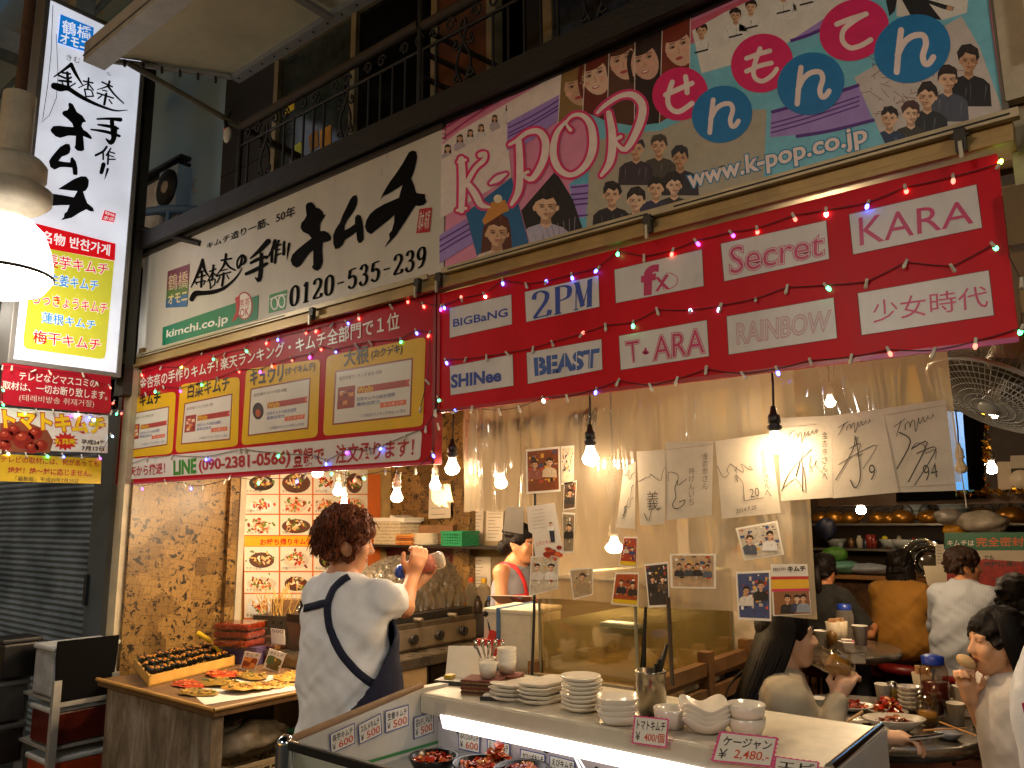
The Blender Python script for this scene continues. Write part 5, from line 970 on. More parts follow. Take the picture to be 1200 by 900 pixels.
m = MB(); m.box(XW, -.55, A_.y-.012, A_.y-.006, .35, A_.z-.012, glass('#eef4f0', .02, 1.45, .05)); m.build('front_glass', cs)
m = MB(); m.box(XW-.035, -.62, A_.y, 2.5, 0, .35, mat('#8d8f90', .4, nz=.2)); m.box(XW, -.62, A_.y, 2.13, .775, .806, mat('#9a9a98', .4)); m.build('base', cs)
m = MB(); m.box(XW, -.66, 2.132, 2.16, .56, .93, mat('#c4bcc0', .35, nz=.1)); 
for i in range(7): m.lathe([(0, 0), (.008, 0)], (XW+.1+i*.19, 2.128, .87-(i % 2)*.02), mat('#1a1a1a', .5), 10, Matrix.Rotation(R_(90), 3, 'X'))
m.build('back_panel', cs)
m = MB(); m.box(XW+.001, -.655, YB, 2.52, .955, 1.0, cw); m.build('counter_top', cs, bev=.006)
m = MB(); m.box(XW+.002, -.67, YB-.006, YB+.02, .935, .993, mat('#c6bca8', .3)); m.box(-1.98, -1.93, YB-.008, YB-.006, .94, .98, mat('#b8b0a4', .4)); m.build('edge_strip', cs)
m = MB(); m.prism([(-1.95, YB-.002, .945), (-1.95, YB-.012, .94), (-1.95, YB+.004, .895), (-1.95, YB+.018, .895)], (1.28, 0, 0), glow('#fff6f0', TUBE)); m.build('shelf_light', cs)
m = MB(); m.box(-.662, -.64, YB-.02, 2.5, .55, 1.0, mat('#c9c4bc', .35)); m.tube([(-.655, YB-.02, 1.004), (-.655, 2.5, 1.004)], .013, chrome, 12); m.tube([(-.655, YB-.02, 1.004), (-.655, YB-.02, .6)], .013, chrome, 12); m.build('end_panel', cs)
m = MB(); st(m, FX(XW+.002), K(330, 760, 3.243, '618,348 480,388 300,440'), 3.6, mat('#3f8a4a', .4), 1, False, False); m.build('green_stripe', cs)
# price cards
def card(label, mp, crop, q, l1, l2, edge='#2a4a9a', big=False):
    q = crop(q); m = MB(); B = lambda u, v: bil(q, u, v); sp(m, mp, q, mat(edge, .4), 1); e = .035
    if edge != '#2a4a9a':
        n = 14; pts = []
        for k in range(4):
            a, b = q[k], q[(k+1) % 4]
            for i in range(n): f = i/n; p = (a[0]+(b[0]-a[0])*f, a[1]+(b[1]-a[1])*f); c = B(.5, .5); r = 1.05 if i % 2 else .985; pts.append((c[0]+(p[0]-c[0])*r, c[1]+(p[1]-c[1])*r))
        sp(m, mp, pts, mat(edge, .4), .9)
    sp(m, mp, [B(e, e*1.3), B(1-e, e*1.3), B(1-e, 1-e*1.3), B(e, 1-e*1.3)], mat('#ddd8cc', .4, nz=.05), 2)
    text(m, mp, l1, [B(.1, .14), B(.92, .12), B(.92, .46), B(.1, .48)], mat('#1a1a20', .5), 3, .015)
    if l2: text(m, mp, '¥', [B(.08, .56), B(.22, .56), B(.22, .88), B(.08, .88)], mat('#20242c', .5), 3); text(m, mp, l2, [B(.34, .54), B(.92, .52), B(.92, .86), B(.34, .88)], mat('#cc4a28', .5), 3, .01)
    return m.build('price_card', label=label, cat='price card', group='handwritten price cards of the case')
k9 = lambda t: K(330, 760, 3.243, t); k10 = lambda t: K(660, 740, 3.333, t); SW = FX(XW+.004); BP = FY(2.126); FL = FY(YB-.025)
card('blue-edged price card nearest the chrome corner, marked 600', SW, k9, '183,325 278,282 280,360 187,402', '長芋キムチ', '600')
card('blue-edged price card second from the chrome corner, marked 500', SW, k9, '290,290 378,245 382,325 296,366', 'スルメキムチ', '500')
card('blue-edged price card third from the chrome corner, marked 500', SW, k9, '393,238 483,212 484,292 395,322', '生姜キムチ', '500')
card('blue-edged price card in the inner corner of the case side wall', SW, k9, '503,262 578,238 580,318 503,346', '豆もやしキムチ', '500')
card('leftmost price card on the back panel under the shelf light', BP, k9, '670,303 755,322 752,400 672,382', 'ふくじんキムチ', '600')
card('price card on the back panel partly hidden by a red stack of kimchi', BP, k9, '780,342 868,362 866,440 782,424', 'らっきょキムチ', '600')
card('third price card from the left on the back panel', BP, k9, '906,380 1002,402 1000,480 904,460', 'カワハギキムチ', '600')
card('rightmost price card on the back panel behind the tongs', BP, k9, '1018,403 1115,428 1112,500 1016,480', 'えびキムチ', '600')
card('small pink zigzag-edged price card for tomato kimchi on the counter edge', FL, k10, '278,328 412,342 402,455 268,436', 'トマトキムチ', '400/個', '#d8528a')
card('large pink zigzag-edged price card with a corrected price of over 2,400', FL, k10, '612,390 840,415 815,530 578,505', 'ケージャン', '2,480.-', '#d8528a')
card('half-seen pink price card at the right end of the counter', FL, k10, '828,487 1000,510 985,600 815,575', 'エビ', '700', '#d8528a')
# black bowls of kimchi in the case
def chunks(m, c, r, h, n, cols, seed, s=.016, flat=.5):
    rnd = random.Random(seed)
    for i in range(n):
        a = rnd.uniform(0, 6.28); d = r*math.sqrt(rnd.random()); z = h*(1-(d/r)**2)+rnd.uniform(-.003, .006); sz = s*rnd.uniform(.6, 1.3)
        rot = Matrix.Rotation(rnd.uniform(0, 6), 3, 'Z') @ Matrix.Rotation(rnd.uniform(-.8, .8), 3, 'X')
        o_ = Vector((c[0]+d*math.cos(a), c[1]+d*math.sin(a), c[2]+z+.002)); w_ = rnd.uniform(.5, .9); b1, b2 = rnd.uniform(-.9, .9), rnd.uniform(-.9, .9)
        vs = [o_+rot @ Vector((sz*(i-1.5)*.62*(1-.2*abs(j-1)), sz*w_*(j-1)*.8, sz*flat*(b1*((i-1.5)**2-.8)*.45+b2*(j-1)**2*.6+rnd.uniform(-.3, .3)))) for i in range(4) for j in range(3)]
        m.add(vs, [[i*3+j, i*3+j+1, i*3+j+4, i*3+j+3] for i in range(3) for j in range(2)], mat(rnd.choice(cols), .22, nz=.3, scale=40), True)
KIM = ['#b8321a', '#c84a1e', '#d8642c', '#a02212', '#d88a4a']
def kbowl(label, p, r, seed, food=True):
    t = thing('black_bowl', label, 'bowl', p, 'black bowls in the case'); m = MB()
    m.lathe([(0, 0), (r*.6, 0), (r*.85, r*.25), (r, r*.55), (r*.98, r*.58), (r*.9, r*.55), (r*.8, r*.3), (0, r*.2)], p, mat('#17120f', .25, nz=.2), 32); m.build('bowl', t)
    if food: m = MB(); chunks(m, (p[0], p[1], p[2]+r*.36), r*.72, r*.16, 90, KIM, seed, r*.15); m.build('kimchi', t)
zb = .81; BW_ = lambda x, y: Vector((*oZ(x, y, .856)[:2], zb))
kbowl('black bowl heaped with orange kimchi nearest the green stripe', BW_(508, 885), .08, 1); kbowl('black bowl of kimchi right of the heaped one at the frame edge', BW_(562, 894), .085, 2); kbowl('rightmost dark bowl in the case, mostly cut off', BW_(612, 901), .088, 3)
m = MB(); p = Vector((*oZ(583, 884, .86)[:2], .812)); chunks(m, p, .04, .07, 70, KIM+['#e0a070'], 9, .02); m.build('kimchi_heap', label='heap of red kimchi leaning on the back panel of the case', cat='kimchi')
m = MB(); a = oY(676, 886, 2.08); m.tube([a, oY(690, 910, 2.0)], .005, chrome, 8); m.tube([oY(671, 882, 2.09), oY(684, 910, 1.98)], .005, chrome, 8); m.build('tongs', label='steel tongs standing in front of the back panel of the case', cat='tongs')

# ---------------------------------------------------------------- crockery on the counter
porc = mat('#d9d0bf', .18, nz=.06, coat=.3)
def lathe_obj(name, prof, p, n=32, m_=porc, rot=None, sx=1, sy=1):
    m = MB(); m.lathe(prof, p, m_, n, rot, sx, sy); return m
def stack(name, label, cat, p, n, dz, prof, group, square=0, jitter=.003, seed=0, sx=1, sy=1, rz=0, mt=None):
    rnd = random.Random(seed); base = None
    for i in range(n):
        q = Vector(p)+Vector((rnd.uniform(-jitter, jitter), rnd.uniform(-jitter, jitter), i*dz))
        if base is None:
            m = MB(); N = 40; vs = []; fs = []
            for (r, z) in prof:
                for j in range(N):
                    t = 2*math.pi*j/N; k = 1.0 if not square else (abs(math.cos(t))**square+abs(math.sin(t))**square)**(-1/square)
                    wv = .16*r*math.cos(4*t)*(r/max(pp[0] for pp in prof))**3 if square == -1 else 0
                    vs.append((q.x+r*k*math.cos(t)*sx, q.y+r*k*math.sin(t)*sy, q.z+z))
            for a in range(len(prof)-1):
                for j in range(N): fs.append([a*N+j, a*N+(j+1) % N, (a+1)*N+(j+1) % N, (a+1)*N+j])
            m.add(vs, fs, mt or porc, True); lab = (label if n == 1 else label); base = m.build(name, label=lab, cat=cat, group=group, origin=tuple(q)); base.rotation_euler.z = rz; ob = base
        else: ob = base.copy(); COL.objects.link(ob); ob.location = q; ob.rotation_euler.z = rz+rnd.uniform(-.08, .08)
    return base
R = .066
plate = [(0, .004), (.03, .0), (.045, .004), (R, .017), (R-.002, .02), (.045, .009), (0, .007)]
stack('plate', 'round white plate in the tall stack on the counter', 'plate', cz(682, 833), 8, .0125, plate, 'round white plates in the tall stack', seed=1)
sq = [(0, .004), (.03, 0), (.045, .006), (.062, .028), (.06, .031), (.042, .012), (0, .008)]
stack('square_bowl', 'rounded square white bowl stacked left of the steel cutlery pot', 'bowl', cz(724, 848), 4, .016, sq, 'rounded square bowls in a stack', square=3.2, seed=2, rz=.6)
def small_bowl(r, h): return [(0, .004), (r*.55, 0), (r*.7, .004), (r*.92, h*.5), (r, h), (r*.96, h+.001), (r*.85, h*.5), (r*.6, .012), (0, .01)]
stack('bowl', 'tall white bowl stacked at the right end of the counter', 'bowl', cz(876, 862), 2, .034, small_bowl(.054, .05), 'tall bowls stacked at the counter end', seed=3)
stack('bowl', 'single small white cup-like bowl beside the steel cutlery pot', 'bowl', cz(786, 853), 1, 0, small_bowl(.051, .056), None)
# scalloped bowls
rnd = random.Random(4); p = cz(828, 858); base = None
for i in range(4):
    m = MB(); N = 48; vs = []; fs = []; prof = [(0, .004, 0), (.03, 0, 0), (.05, .01, .1), (.075, .038, 1), (.073, .041, 1), (.045, .014, .1), (0, .009, 0)]
    if base is None:
        for r, z, k in prof:
            for j in range(N): t = 2*math.pi*j/N; vs.append((p.x+r*(1-.1*k*math.cos(4*t))*math.cos(t), p.y+r*(1-.1*k*math.cos(4*t))*math.sin(t), p.z+z-k*.010*math.cos(4*t)))
        for a in range(len(prof)-1):
            for j in range(N): fs.append([a*N+j, a*N+(j+1) % N, (a+1)*N+(j+1) % N, (a+1)*N+j])
        m.add(vs, fs, porc, True); base = m.build('scalloped_bowl', label='white bowl with a wavy scalloped rim in the stack of four', cat='bowl', group='scalloped bowls in a stack', origin=tuple(p)); base.rotation_euler.z = .5
    else: ob = base.copy(); COL.objects.link(ob); ob.location = p+Vector((0, 0, .013*i)); ob.rotation_euler.z = .5+.05*i
t = thing('cutlery_pot', 'brushed steel cylinder holding black handles, between plates and the fish tank', 'pot', cz(764, 836)); p = cz(764, 836)
m = MB(); m.lathe([(0, 0), (.046, 0), (.047, .1), (.046, .118), (.049, .122), (.049, .128), (.044, .128), (.043, .01), (0, .008)], p, mat('#9d9788', .22, metal=.95, nz=.15), 32); m.build('pot', t)
m = MB()
for i in range(6): a = i*.5; m.tube([p+Vector((.01*math.cos(a), .01*math.sin(a), .02)), p+Vector((.02+.012*i*.6, .02*math.sin(a), .15+.012*i))], .006, mat('#17150f', .4), 6)
m.build('handle', t)
# long fish plates
def fish_plates(pt, n, rz, label, grp, seed):
    rnd = random.Random(seed); base = None; p = cz(*pt)
    for i in range(n):
        if base is None:
            m = MB(); out = []; N = 36
            for lvl, (k, z) in enumerate(((.0, .004), (.7, .0), (.86, .006), (1, .016), (.97, .018), (.8, .009), (0, .007))):
                for j in range(N):
                    t_ = 2*math.pi*j/N; x = .115*math.copysign(abs(math.cos(t_))**.55, math.cos(t_)); y = .05*math.copysign(abs(math.sin(t_))**.6, math.sin(t_)); y *= 1+.18*(x/.115)
                    out.append((p.x+k*x, p.y+k*y, p.z+z+.004*math.sin(x*40)*k))
            m.add(out, [[a*N+j, a*N+(j+1) % N, (a+1)*N+(j+1) % N, (a+1)*N+j] for a in range(6) for j in range(N)], porc, True)
            base = m.build('long_plate', label=label, cat='plate', group=grp, origin=tuple(p)); base.rotation_euler.z = rz
        else: ob = base.copy(); COL.objects.link(ob); ob.location = p+Vector((rnd.uniform(-.008, .008), rnd.uniform(-.006, .006), .013*i)); ob.rotation_euler.z = rz+rnd.uniform(-.1, .1)
fish_plates((611, 819), 4, 1.15, 'long white serving plate in the lower left stack beside the dark bill tray', 'long plates in the left stack', 1)
fish_plates((641, 822), 5, 1.35, 'long white serving plate in the higher stack left of the round plates', 'long plates in the right stack', 2)
# baskets of cups
wick = mat('#7a5430', .8, nz=.6, scale=60, bump=.8, bscale=90)
def wicker(pt, sx, sy, h, rz, label):
    p = cz(*pt); m = MB(); 
    for k in range(8): m.obox(p+Vector((0, 0, h*(k+.5)/8)), (sx+.004*(k % 2), sy+.004*(k % 2), h/8*.94), mat(('#7d5632', '#3f2a20', '#8a6a40', '#6a2f22')[k % 4], .8, nz=.5, scale=70, bump=.6), rz)
    return m.build('wicker_basket', label=label, cat='basket')
wicker((567, 812), .13, .10, .05, .35, 'striped wicker basket under the small white cup'); wicker((594, 807), .10, .09, .05, .35, 'striped wicker basket under the stacked white cups')
cup = lambda r, h: [(0, .003), (r*.75, 0), (r, h), (r*.94, h), (r*.7, .006), (0, .006)]
p = cz(572, 812)+Vector((0, 0, .052)); m = MB(); m.lathe(cup(.034, .05), p, porc, 24); m.build('cup', label='small white cup alone on the striped wicker basket', cat='cup')
b0 = None
for i in range(4):
    p = cz(594, 806)+Vector((0, 0, .052+.014*i))
    if b0 is None: m = MB(); m.lathe(cup(.036, .045), p, porc, 24); b0 = m.build('cup', label='white cup in the stack on the right wicker basket', cat='cup', group='stacked white cups', origin=tuple(p))
    else: ob = b0.copy(); COL.objects.link(ob); ob.location = p
t = thing('spoon_cup', 'white cup holding steel spoons in front of the red file', 'cup', cz(571, 798)); p = cz(571, 798); m = MB(); m.lathe(cup(.034, .085), p, porc, 24); m.build('cup', t)
m = MB()
for i in range(5): a = p+Vector((.008*math.cos(i*1.3), .008*math.sin(i*1.3), .01)); b = p+Vector((-.04+.024*i, .01*i-.02, .13+.006*(i % 2))); m.tube([a, b], [.003, .005], chrome, 6); m.ball(b, (.011, .006, .018), chrome, 8, 6)
m.build('spoon', t)
p = cz(543, 793); m = MB(); rt = Matrix.Rotation(.6, 3, 'Z') @ Matrix.Rotation(.95, 3, 'X'); m.obox(p+Vector((0, .03, .05)), (.17, .13, .006), porc, rot=rt); m.obox(p+Vector((0, .033, .045)), (.165, .115, .006), porc, rot=rt); m.build('foam_tray', label='white tray propped up at the left end of the counter', cat='tray', )
p = cz(541, 802); m = MB(); m.obox(p+Vector((.0, -.0, .008)), (.19, .07, .016), mat('#24201c', .4), .35); m.obox(p+Vector((-.06, 0, .022)), (.03, .04, .012), mat('#c8a82c', .5), .35); m.build('cutting_mat', label='dark flat holder with a yellow end below the propped white tray', cat='holder')
p = cz(582, 819); m = MB(); m.obox(p+Vector((0, 0, .006)), (.10, .07, .012), mat('#2c2a2a', .3), .5); m.obox(p+Vector((0, 0, .014)), (.085, .055, .003), mat('#dcd6cc', .5), .5); m.build('bill_tray', label='small dark bill tray with white paper between basket and plates', cat='tray')
t = thing('red_file', 'red plastic file rack with pens behind the spoons', 'file', oZ(578, 772, 1.0)); p = oZ(578, 778, 1.0); m = MB(); m.obox(p+Vector((0, 0, .05)), (.14, .03, .1), mat('#b01c16', .4), .6); m.obox(p+Vector((.02, .02, .06)), (.12, .01, .13), mat('#c22a1c', .4), .7, rot=Matrix.Rotation(.6, 3, 'Z') @ Matrix.Rotation(.25, 3, 'Y')); m.build('folder', t); m = MB(); m.tube([p+Vector((0, 0, .06)), p+Vector((-.04, .01, .19))], .005, mat('#15130f', .4), 6); m.ball(p+Vector((-.045, .01, .2)), .016, mat('#15130f', .4)); m.build('ladle_handle', t)
t = thing('foam_box', 'white foam box with a blue tape strip left of the fish tank', 'box', (-2.16, 2.75, 0)); m = MB(); m.obox((-2.15, 2.76, 1.07), (.24, .26, .28), mat('#cfc3a6', .7, nz=.2, scale=10), .12); m.build('box', t, bev=.01); m = MB(); m.obox((-2.15, 2.76, 1.213), (.246, .266, .02), mat('#cfc3a6', .7, nz=.2), .12); m.build('lid', t, bev=.006); m = MB(); m.obox((-2.19, 2.76, 1.08), (.016, .285, .295), mat('#4a6a8a', .4), .12); m.build('tape', t)
m = MB(); m.box(-2.3, -2.0, 2.53, 3.0, 0, .925, mat('#6a5a44', .6, nz=.3)); m.build('cabinet', label='low wooden cabinet carrying the foam box', cat='cabinet')

# ---------------------------------------------------------------- fish tank on its wooden rack
def _water(n, L, b, o):
    n.remove(b); v = n.new('ShaderNodeBsdfTransparent'); v.inputs[0].default_value = lin('#e2dcc0'); d = n.new('ShaderNodeBsdfDiffuse'); d.inputs[0].default_value = lin('#a39a70'); tl = n.new('ShaderNodeBsdfTranslucent'); tl.inputs[0].default_value = lin('#c0b488')
    t = n.new('ShaderNodeTexCoord'); a = n.new('ShaderNodeTexNoise'); a.inputs['Scale'].default_value = 6; a.inputs['Detail'].default_value = 5; L.new(t.outputs['Object'], a.inputs['Vector'])
    mr = n.new('ShaderNodeMapRange'); mr.inputs[3].default_value = .22; mr.inputs[4].default_value = .55; L.new(a.outputs[0], mr.inputs[0])
    m1 = n.new('ShaderNodeMixShader'); L.new(d.outputs[0], m1.inputs[1]); L.new(tl.outputs[0], m1.inputs[2]); m2 = n.new('ShaderNodeMixShader'); L.new(mr.outputs[0], m2.inputs[0]); L.new(v.outputs[0], m2.inputs[1]); L.new(m1.outputs[0], m2.inputs[2])
    g_ = n.new('ShaderNodeBsdfGlossy'); g_.inputs['Roughness'].default_value = .05; m3 = n.new('ShaderNodeMixShader'); m3.inputs[0].default_value = .05; L.new(m2.outputs[0], m3.inputs[1]); L.new(g_.outputs[0], m3.inputs[2]); L.new(m3.outputs[0], o.inputs[0])
tk = thing('fish_tank', 'cloudy greenish glass fish tank on a wooden rack behind the counter', 'fish tank', (-1.7, 3, 0)); gl_ = glass('#f0ebe0', .03, 1.45, .06)
m = MB(); x0, x1, y0, y1 = -1.94, -1.50, 2.60, 3.46
for a in ((x0, x1, y0, y0+.006), (x0, x1, y1-.006, y1), (x0, x0+.006, y0, y1), (x1-.006, x1, y0, y1)): m.box(a[0], a[1], a[2], a[3], 1.0, 1.36, gl_)
m.build('glass', tk); m = MB(); m.box(x0+.01, x1-.01, y0+.01, y1-.01, 1.0, 1.19, custom('tank_water', _water)); m.build('water', tk)
m = MB()
for x in (x0, x1):
    for y in (y0, y1): m.tube([(x, y, .99), (x, y, 1.365)], .006, mat('#8a8468', .4), 6)
m.tube([(x0, y0, 1.365), (x1, y0, 1.365), (x1, y1, 1.365), (x0, y1, 1.365), (x0, y0, 1.365)], .007, mat('#8a8468', .4), 6); m.build('frame', tk)
m = MB(); m.obox((-1.6, 2.66, 1.185), (.16, .07, .045), mat('#c9d0b0', .5)); m.build('float', tk, bev=.01)
wdm = mat('#8a6238', .65, nz=.4, scale=14); m = MB(); m.box(x0-.02, x1+.05, y0-.02, y1+.04, .95, .985, wdm); m.box(x0-.02, x1+.05, y0-.045, y0-.02, .93, 1.0, mat('#a89470', .6, nz=.4)); m.box(x1+.02, x1+.06, y0-.06, y1+.05, .86, .92, wdm); m.box(x1+.02, x1+.06, y0-.06, y1+.05, .97, 1.02, wdm)
for y in (y0-.03, y0+.45, y1): m.box(x1+.02, x1+.07, y, y+.05, 0, 1.06, wdm); m.box(x0-.04, x0, y, y+.05, 0, 1.04, wdm)
m.build('rack', tk)
m = MB(); m.tube([oY(757, 705, 2.63), oY(755, 745, 2.63), oY(753, 800, 2.64)], [.006, .007, .014], mat('#14120f', .5), 8); m.build('net_handle', label='black net handle leaning on the fish tank glass', cat='net')
m = MB(); m.tube([oY(783, 700, 2.535), oY(788, 803, 2.535)], .008, mat('#3a2c1c', .5), 8); m.build('pole', label='thin brown pole standing right of the fish tank front', cat='pole')
m = MB(); m.tube([oY(627, 560, 2.56), oY(626, 720, 2.56), oY(623, 798, 2.54)], .006, mat('#1a1713', .5), 8); m.build('pole', label='thin black pole left of the fish tank', cat='pole')

# ================================================================ pancake table on the left
tb = thing('food_table', 'weathered plywood table spread with pancakes beside the comic-papered wall', 'table', (-4, 2.7, 0)); ZT = .74
m = MB(); m.box(-4.62, -3.44, 2.10, 3.40, .705, ZT, mat('#6a4c2c', .6, nz=.4, scale=10, bump=.2)); m.build('table_top', tb, bev=.004)
m = MB(); m.box(-4.56, -3.56, 2.13, 2.15, .0, .705, M_wood()); m.build('end_panel', tb)
m = MB()
for x, y in ((-3.56, 2.11), (-3.55, 3.34), (-4.6, 3.34)): m.box(x, x+.09, y, y+.06, 0, .705, M_wood())
m.build('leg', tb); m = MB(); m.box(-4.5, -3.46, 2.16, 3.38, .24, .27, mat('#8a6a3c', .6, nz=.3)); m.build('shelf', tb)
m = MB(); m.tube([(-4.62, 2.098, ZT), (-3.44, 2.098, ZT)], .011, mat('#a87a34', .5, nz=.3), 6); m.tube([(-3.438, 2.098, ZT), (-3.438, 3.4, ZT)], .011, mat('#8a6a34', .5, nz=.3), 6); m.build('edge_strip', tb)
zt = lambda x, y, z=ZT+.002: oZ(x, y, z)
m = MB(); m.poly([zt(212, 802), zt(330, 790), zt(362, 806), zt(240, 826)], mat('#c9c0b0', .6)); m.build('paper_sheet', label='white paper sheet under the pancakes', cat='paper')
# wooden tray with seaweed rolls
a, b, c = zt(174, 805), zt(275, 780), zt(156, 783); d = b+(c-a); u, v = (b-a), (c-a)
t = thing('wooden_tray', 'pale wooden tray of black seaweed rice rolls at the left end of the table', 'tray', (a+d)/2); pine = mat('#c89a4a', .5, nz=.2, scale=12)
m = MB(); H = Vector((0, 0, .055))
for p0, p1, ins in ((a, b, v), (b, d, -u), (d, c, -v), (c, a, u)):
    n_ = ins.normalized()*.012; m.prism([p0, p1, p1+n_, p0+n_], H, pine)
m.prism([a, b, d, c], (0, 0, .008), pine); m.build('tray', t)
base = None; rnd = random.Random(6)
for i in range(13):
    for j in range(3):
        f, g_ = (i+.7)/14, (j+.55)/3.1; p = a+u*f+v*g_+Vector((0, 0, .05+rnd.uniform(0, .014)))
        ang = math.atan2(v.y, v.x)+rnd.uniform(-.35, .35)
        if base is None:
            base = thing('seaweed_roll', 'black seaweed rice roll with orange filling in the wooden tray', 'rice roll', p, 'seaweed rolls in the tray', ang); base['_local'] = 1
            m = MB(); m.tube([(-.055, 0, 0), (-.05, 0, .001), (.05, 0, .001), (.055, 0, 0)], [.016, .018, .018, .016], mat('#15170f', .25, nz=.4, scale=50, bump=.5), 10); m.build('seaweed', base)
            m = MB(); r2 = random.Random(1)
            for k in range(7): m.ball((r2.uniform(-.05, .05), r2.uniform(-.01, .01), .016), (.012, .005, .004), mat(r2.choice(['#c86a1e', '#d89a2c', '#4a6a22']), .4), 6, 4)
            m.build('filling', base)
        else: dup(base, p, rz=ang).rotation_euler.x = rnd.uniform(-.2, .2)
def crumple_disc(name, label, pt, r, cols, seed, cat='pancake', grp='pancakes on the table', z=.012, sy=.8, rz=0):
    rnd = random.Random(seed); p = zt(*pt)+Vector((0, 0, z)); N, M_ = 30, 5; ph = [rnd.uniform(0, 6) for _ in range(6)]
    m = MB(); vs = []; fs = []
    for k in range(M_+1):
        for j in range(N):
            t_ = 2*math.pi*j/N; rr = r*k/M_*(1+.06*math.sin(3*t_+ph[0])+.04*math.sin(7*t_+ph[1])); x, y = rr*math.cos(t_), rr*math.sin(t_)*sy
            vs.append((p.x+x*math.cos(rz)-y*math.sin(rz), p.y+x*math.sin(rz)+y*math.cos(rz), p.z+.004*math.sin(40*x+ph[2])*math.sin(38*y+ph[3])-(.008 if k == M_ else 0)))
    for k in range(M_):
        for j in range(N): fs.append([k*N+j, k*N+(j+1) % N, (k+1)*N+(j+1) % N, (k+1)*N+j])
    m.add(vs, fs, mat(cols[0], .4, nz=.5, scale=22, bump=.6, bscale=50), True)
    for i in range(26):
        a_, d_ = rnd.uniform(0, 6.28), r*.9*math.sqrt(rnd.random()); x, y = d_*math.cos(a_), d_*math.sin(a_)*sy
        m.ball((p.x+x*math.cos(rz)-y*math.sin(rz), p.y+x*math.sin(rz)+y*math.cos(rz), p.z+.003), (rnd.uniform(.006, .02), .004, .003), mat(rnd.choice(cols[1:]), .4), 6, 4, Matrix.Rotation(rnd.uniform(0, 6), 3, 'Z'))
    return m.build(name, label=label, cat=cat, group=grp)
RP = ['#a83a14', '#c85a1e', '#8a2410', '#d8843c']; GP = ['#8a6a24', '#3f5a1e', '#c8963a', '#5a4a18']; YP = ['#b8832c', '#d8a848', '#8a5a1c', '#6a6a2a']
crumple_disc('red_pancake', 'flat red kimchi pancake next to the wooden tray', (222, 803), .13, RP, 1, sy=.5, rz=.1); crumple_disc('red_pancake', 'red kimchi pancake behind the green onion ones', (262, 792), .14, RP, 2, sy=.5, rz=.1, z=.016)
crumple_disc('onion_pancake', 'green onion pancake nearest the front edge of the table', (232, 813), .12, GP, 3, z=.014, sy=.55, rz=.2); crumple_disc('onion_pancake', 'green onion pancake in the middle of the spread', (258, 803), .13, GP, 4, z=.022, sy=.6, rz=.2); crumple_disc('onion_pancake', 'green onion pancake under the standing picture cards', (295, 795), .12, GP, 5, z=.02, sy=.55)
for k in range(5): crumple_disc('golden_pancake', ('topmost golden pancake of the fanned front row', 'second golden pancake of the fanned front row', 'third golden pancake of the fanned front row', 'fourth golden pancake of the fanned front row', 'rightmost golden pancake of the fanned front row')[k], (280+k*11, 811-k*2.0), .095, YP, 10+k, z=.03-.005*k, sy=.7, rz=.3)
crumple_disc('golden_pancake', "golden pancake by the cook's back at the far edge of the spread", (340, 797), .12, YP, 20, z=.02, sy=.6, rz=.1); crumple_disc('golden_pancake', 'golden pancake lying on the one by the cook', (350, 795), .10, YP, 21, z=.03, sy=.6, rz=.3)
# packed food and cards behind
red_f = mat('#8a3016', .25, nz=.5, scale=30, bump=.6, bscale=40); clr = glass('#f4efe6', .05, 1.4, .12)
def pack(label, pt, sz, rz, z, food=red_f):
    p = zt(*pt)+Vector((0, 0, z)); t = thing('food_pack', label, 'food pack', p, 'packed side dishes')
    m = MB(); m.obox(p+Vector((0, 0, sz[2]*.45)), (sz[0]*.93, sz[1]*.93, sz[2]*.85), food, rz); m.build('food', t, bev=.01); m = MB(); m.obox(p+Vector((0, 0, sz[2]/2)), sz, clr, rz); m.build('lid', t)
m = MB(); p = zt(281, 776); m.obox(p+Vector((0, .05, .05)), (.3, .2, .10), mat('#4a3a5a', .4, nz=.3), .3); m.build('purple_box', label='purple box carrying the packs of red side dishes', cat='box')
for k in range(3): pack(('lowest', 'middle', 'topmost')[k]+' clear pack of red side dish on the purple box', (279, 776), (.27, .19, .045), .3+.04*k, .102+.047*k)
pack('clear pack of orange kimchi right of the purple box', (322, 775), (.18, .14, .06), .25, .002, mat('#b04a1c', .25, nz=.5, scale=30, bump=.5)); pack('clear pack of dark pickles on the pack of orange kimchi', (322, 775), (.17, .13, .045), .3, .064, mat('#4a2418', .25, nz=.5, scale=30, bump=.5))
pack('brown food pack lying in front of the purple box', (292, 776), (.16, .10, .05), .3, .002, mat('#6a2c22', .3, nz=.5, scale=30)); pack('clear domed pack with foil-lit contents beside the cook', (352, 772), (.15, .16, .14), .2, .002, mat('#8a6a48', .3, nz=.5, scale=25, bump=.5))
def pic_card(label, q, food, Y=None, seed=0, title='キムチ'):
    q = PT(q); p = zt(*[(q[2][k]+q[3][k])/2 for k in (0, 1)]); mp = FY(p.y if Y is None else Y); m = MB(); B = lambda u, v: bil(q, u, v); rnd = random.Random(seed)
    m.prism([mp(*B(0, 0)), mp(*B(1, 0)), mp(*B(1, 1)), mp(*B(0, 1))], (0, .003, 0), mat('#d8d0c0', .4)); text(m, mp, title, [B(.1, .06), B(.9, .06), B(.9, .26), B(.1, .26)], inkm, 1.5)
    CLIP[0] = [B(.06, .3), B(.94, .3), B(.94, .94), B(.06, .94)]
    for k in range(16): ell(m, mp, *B(rnd.uniform(.15, .85), rnd.uniform(.4, .88)), 5, 3.4, mat(rnd.choice(food), .4), 1.2+.03*k, rnd.uniform(0, 3))
    CLIP[0] = None; return m.build('picture_card', label=label, cat='card')
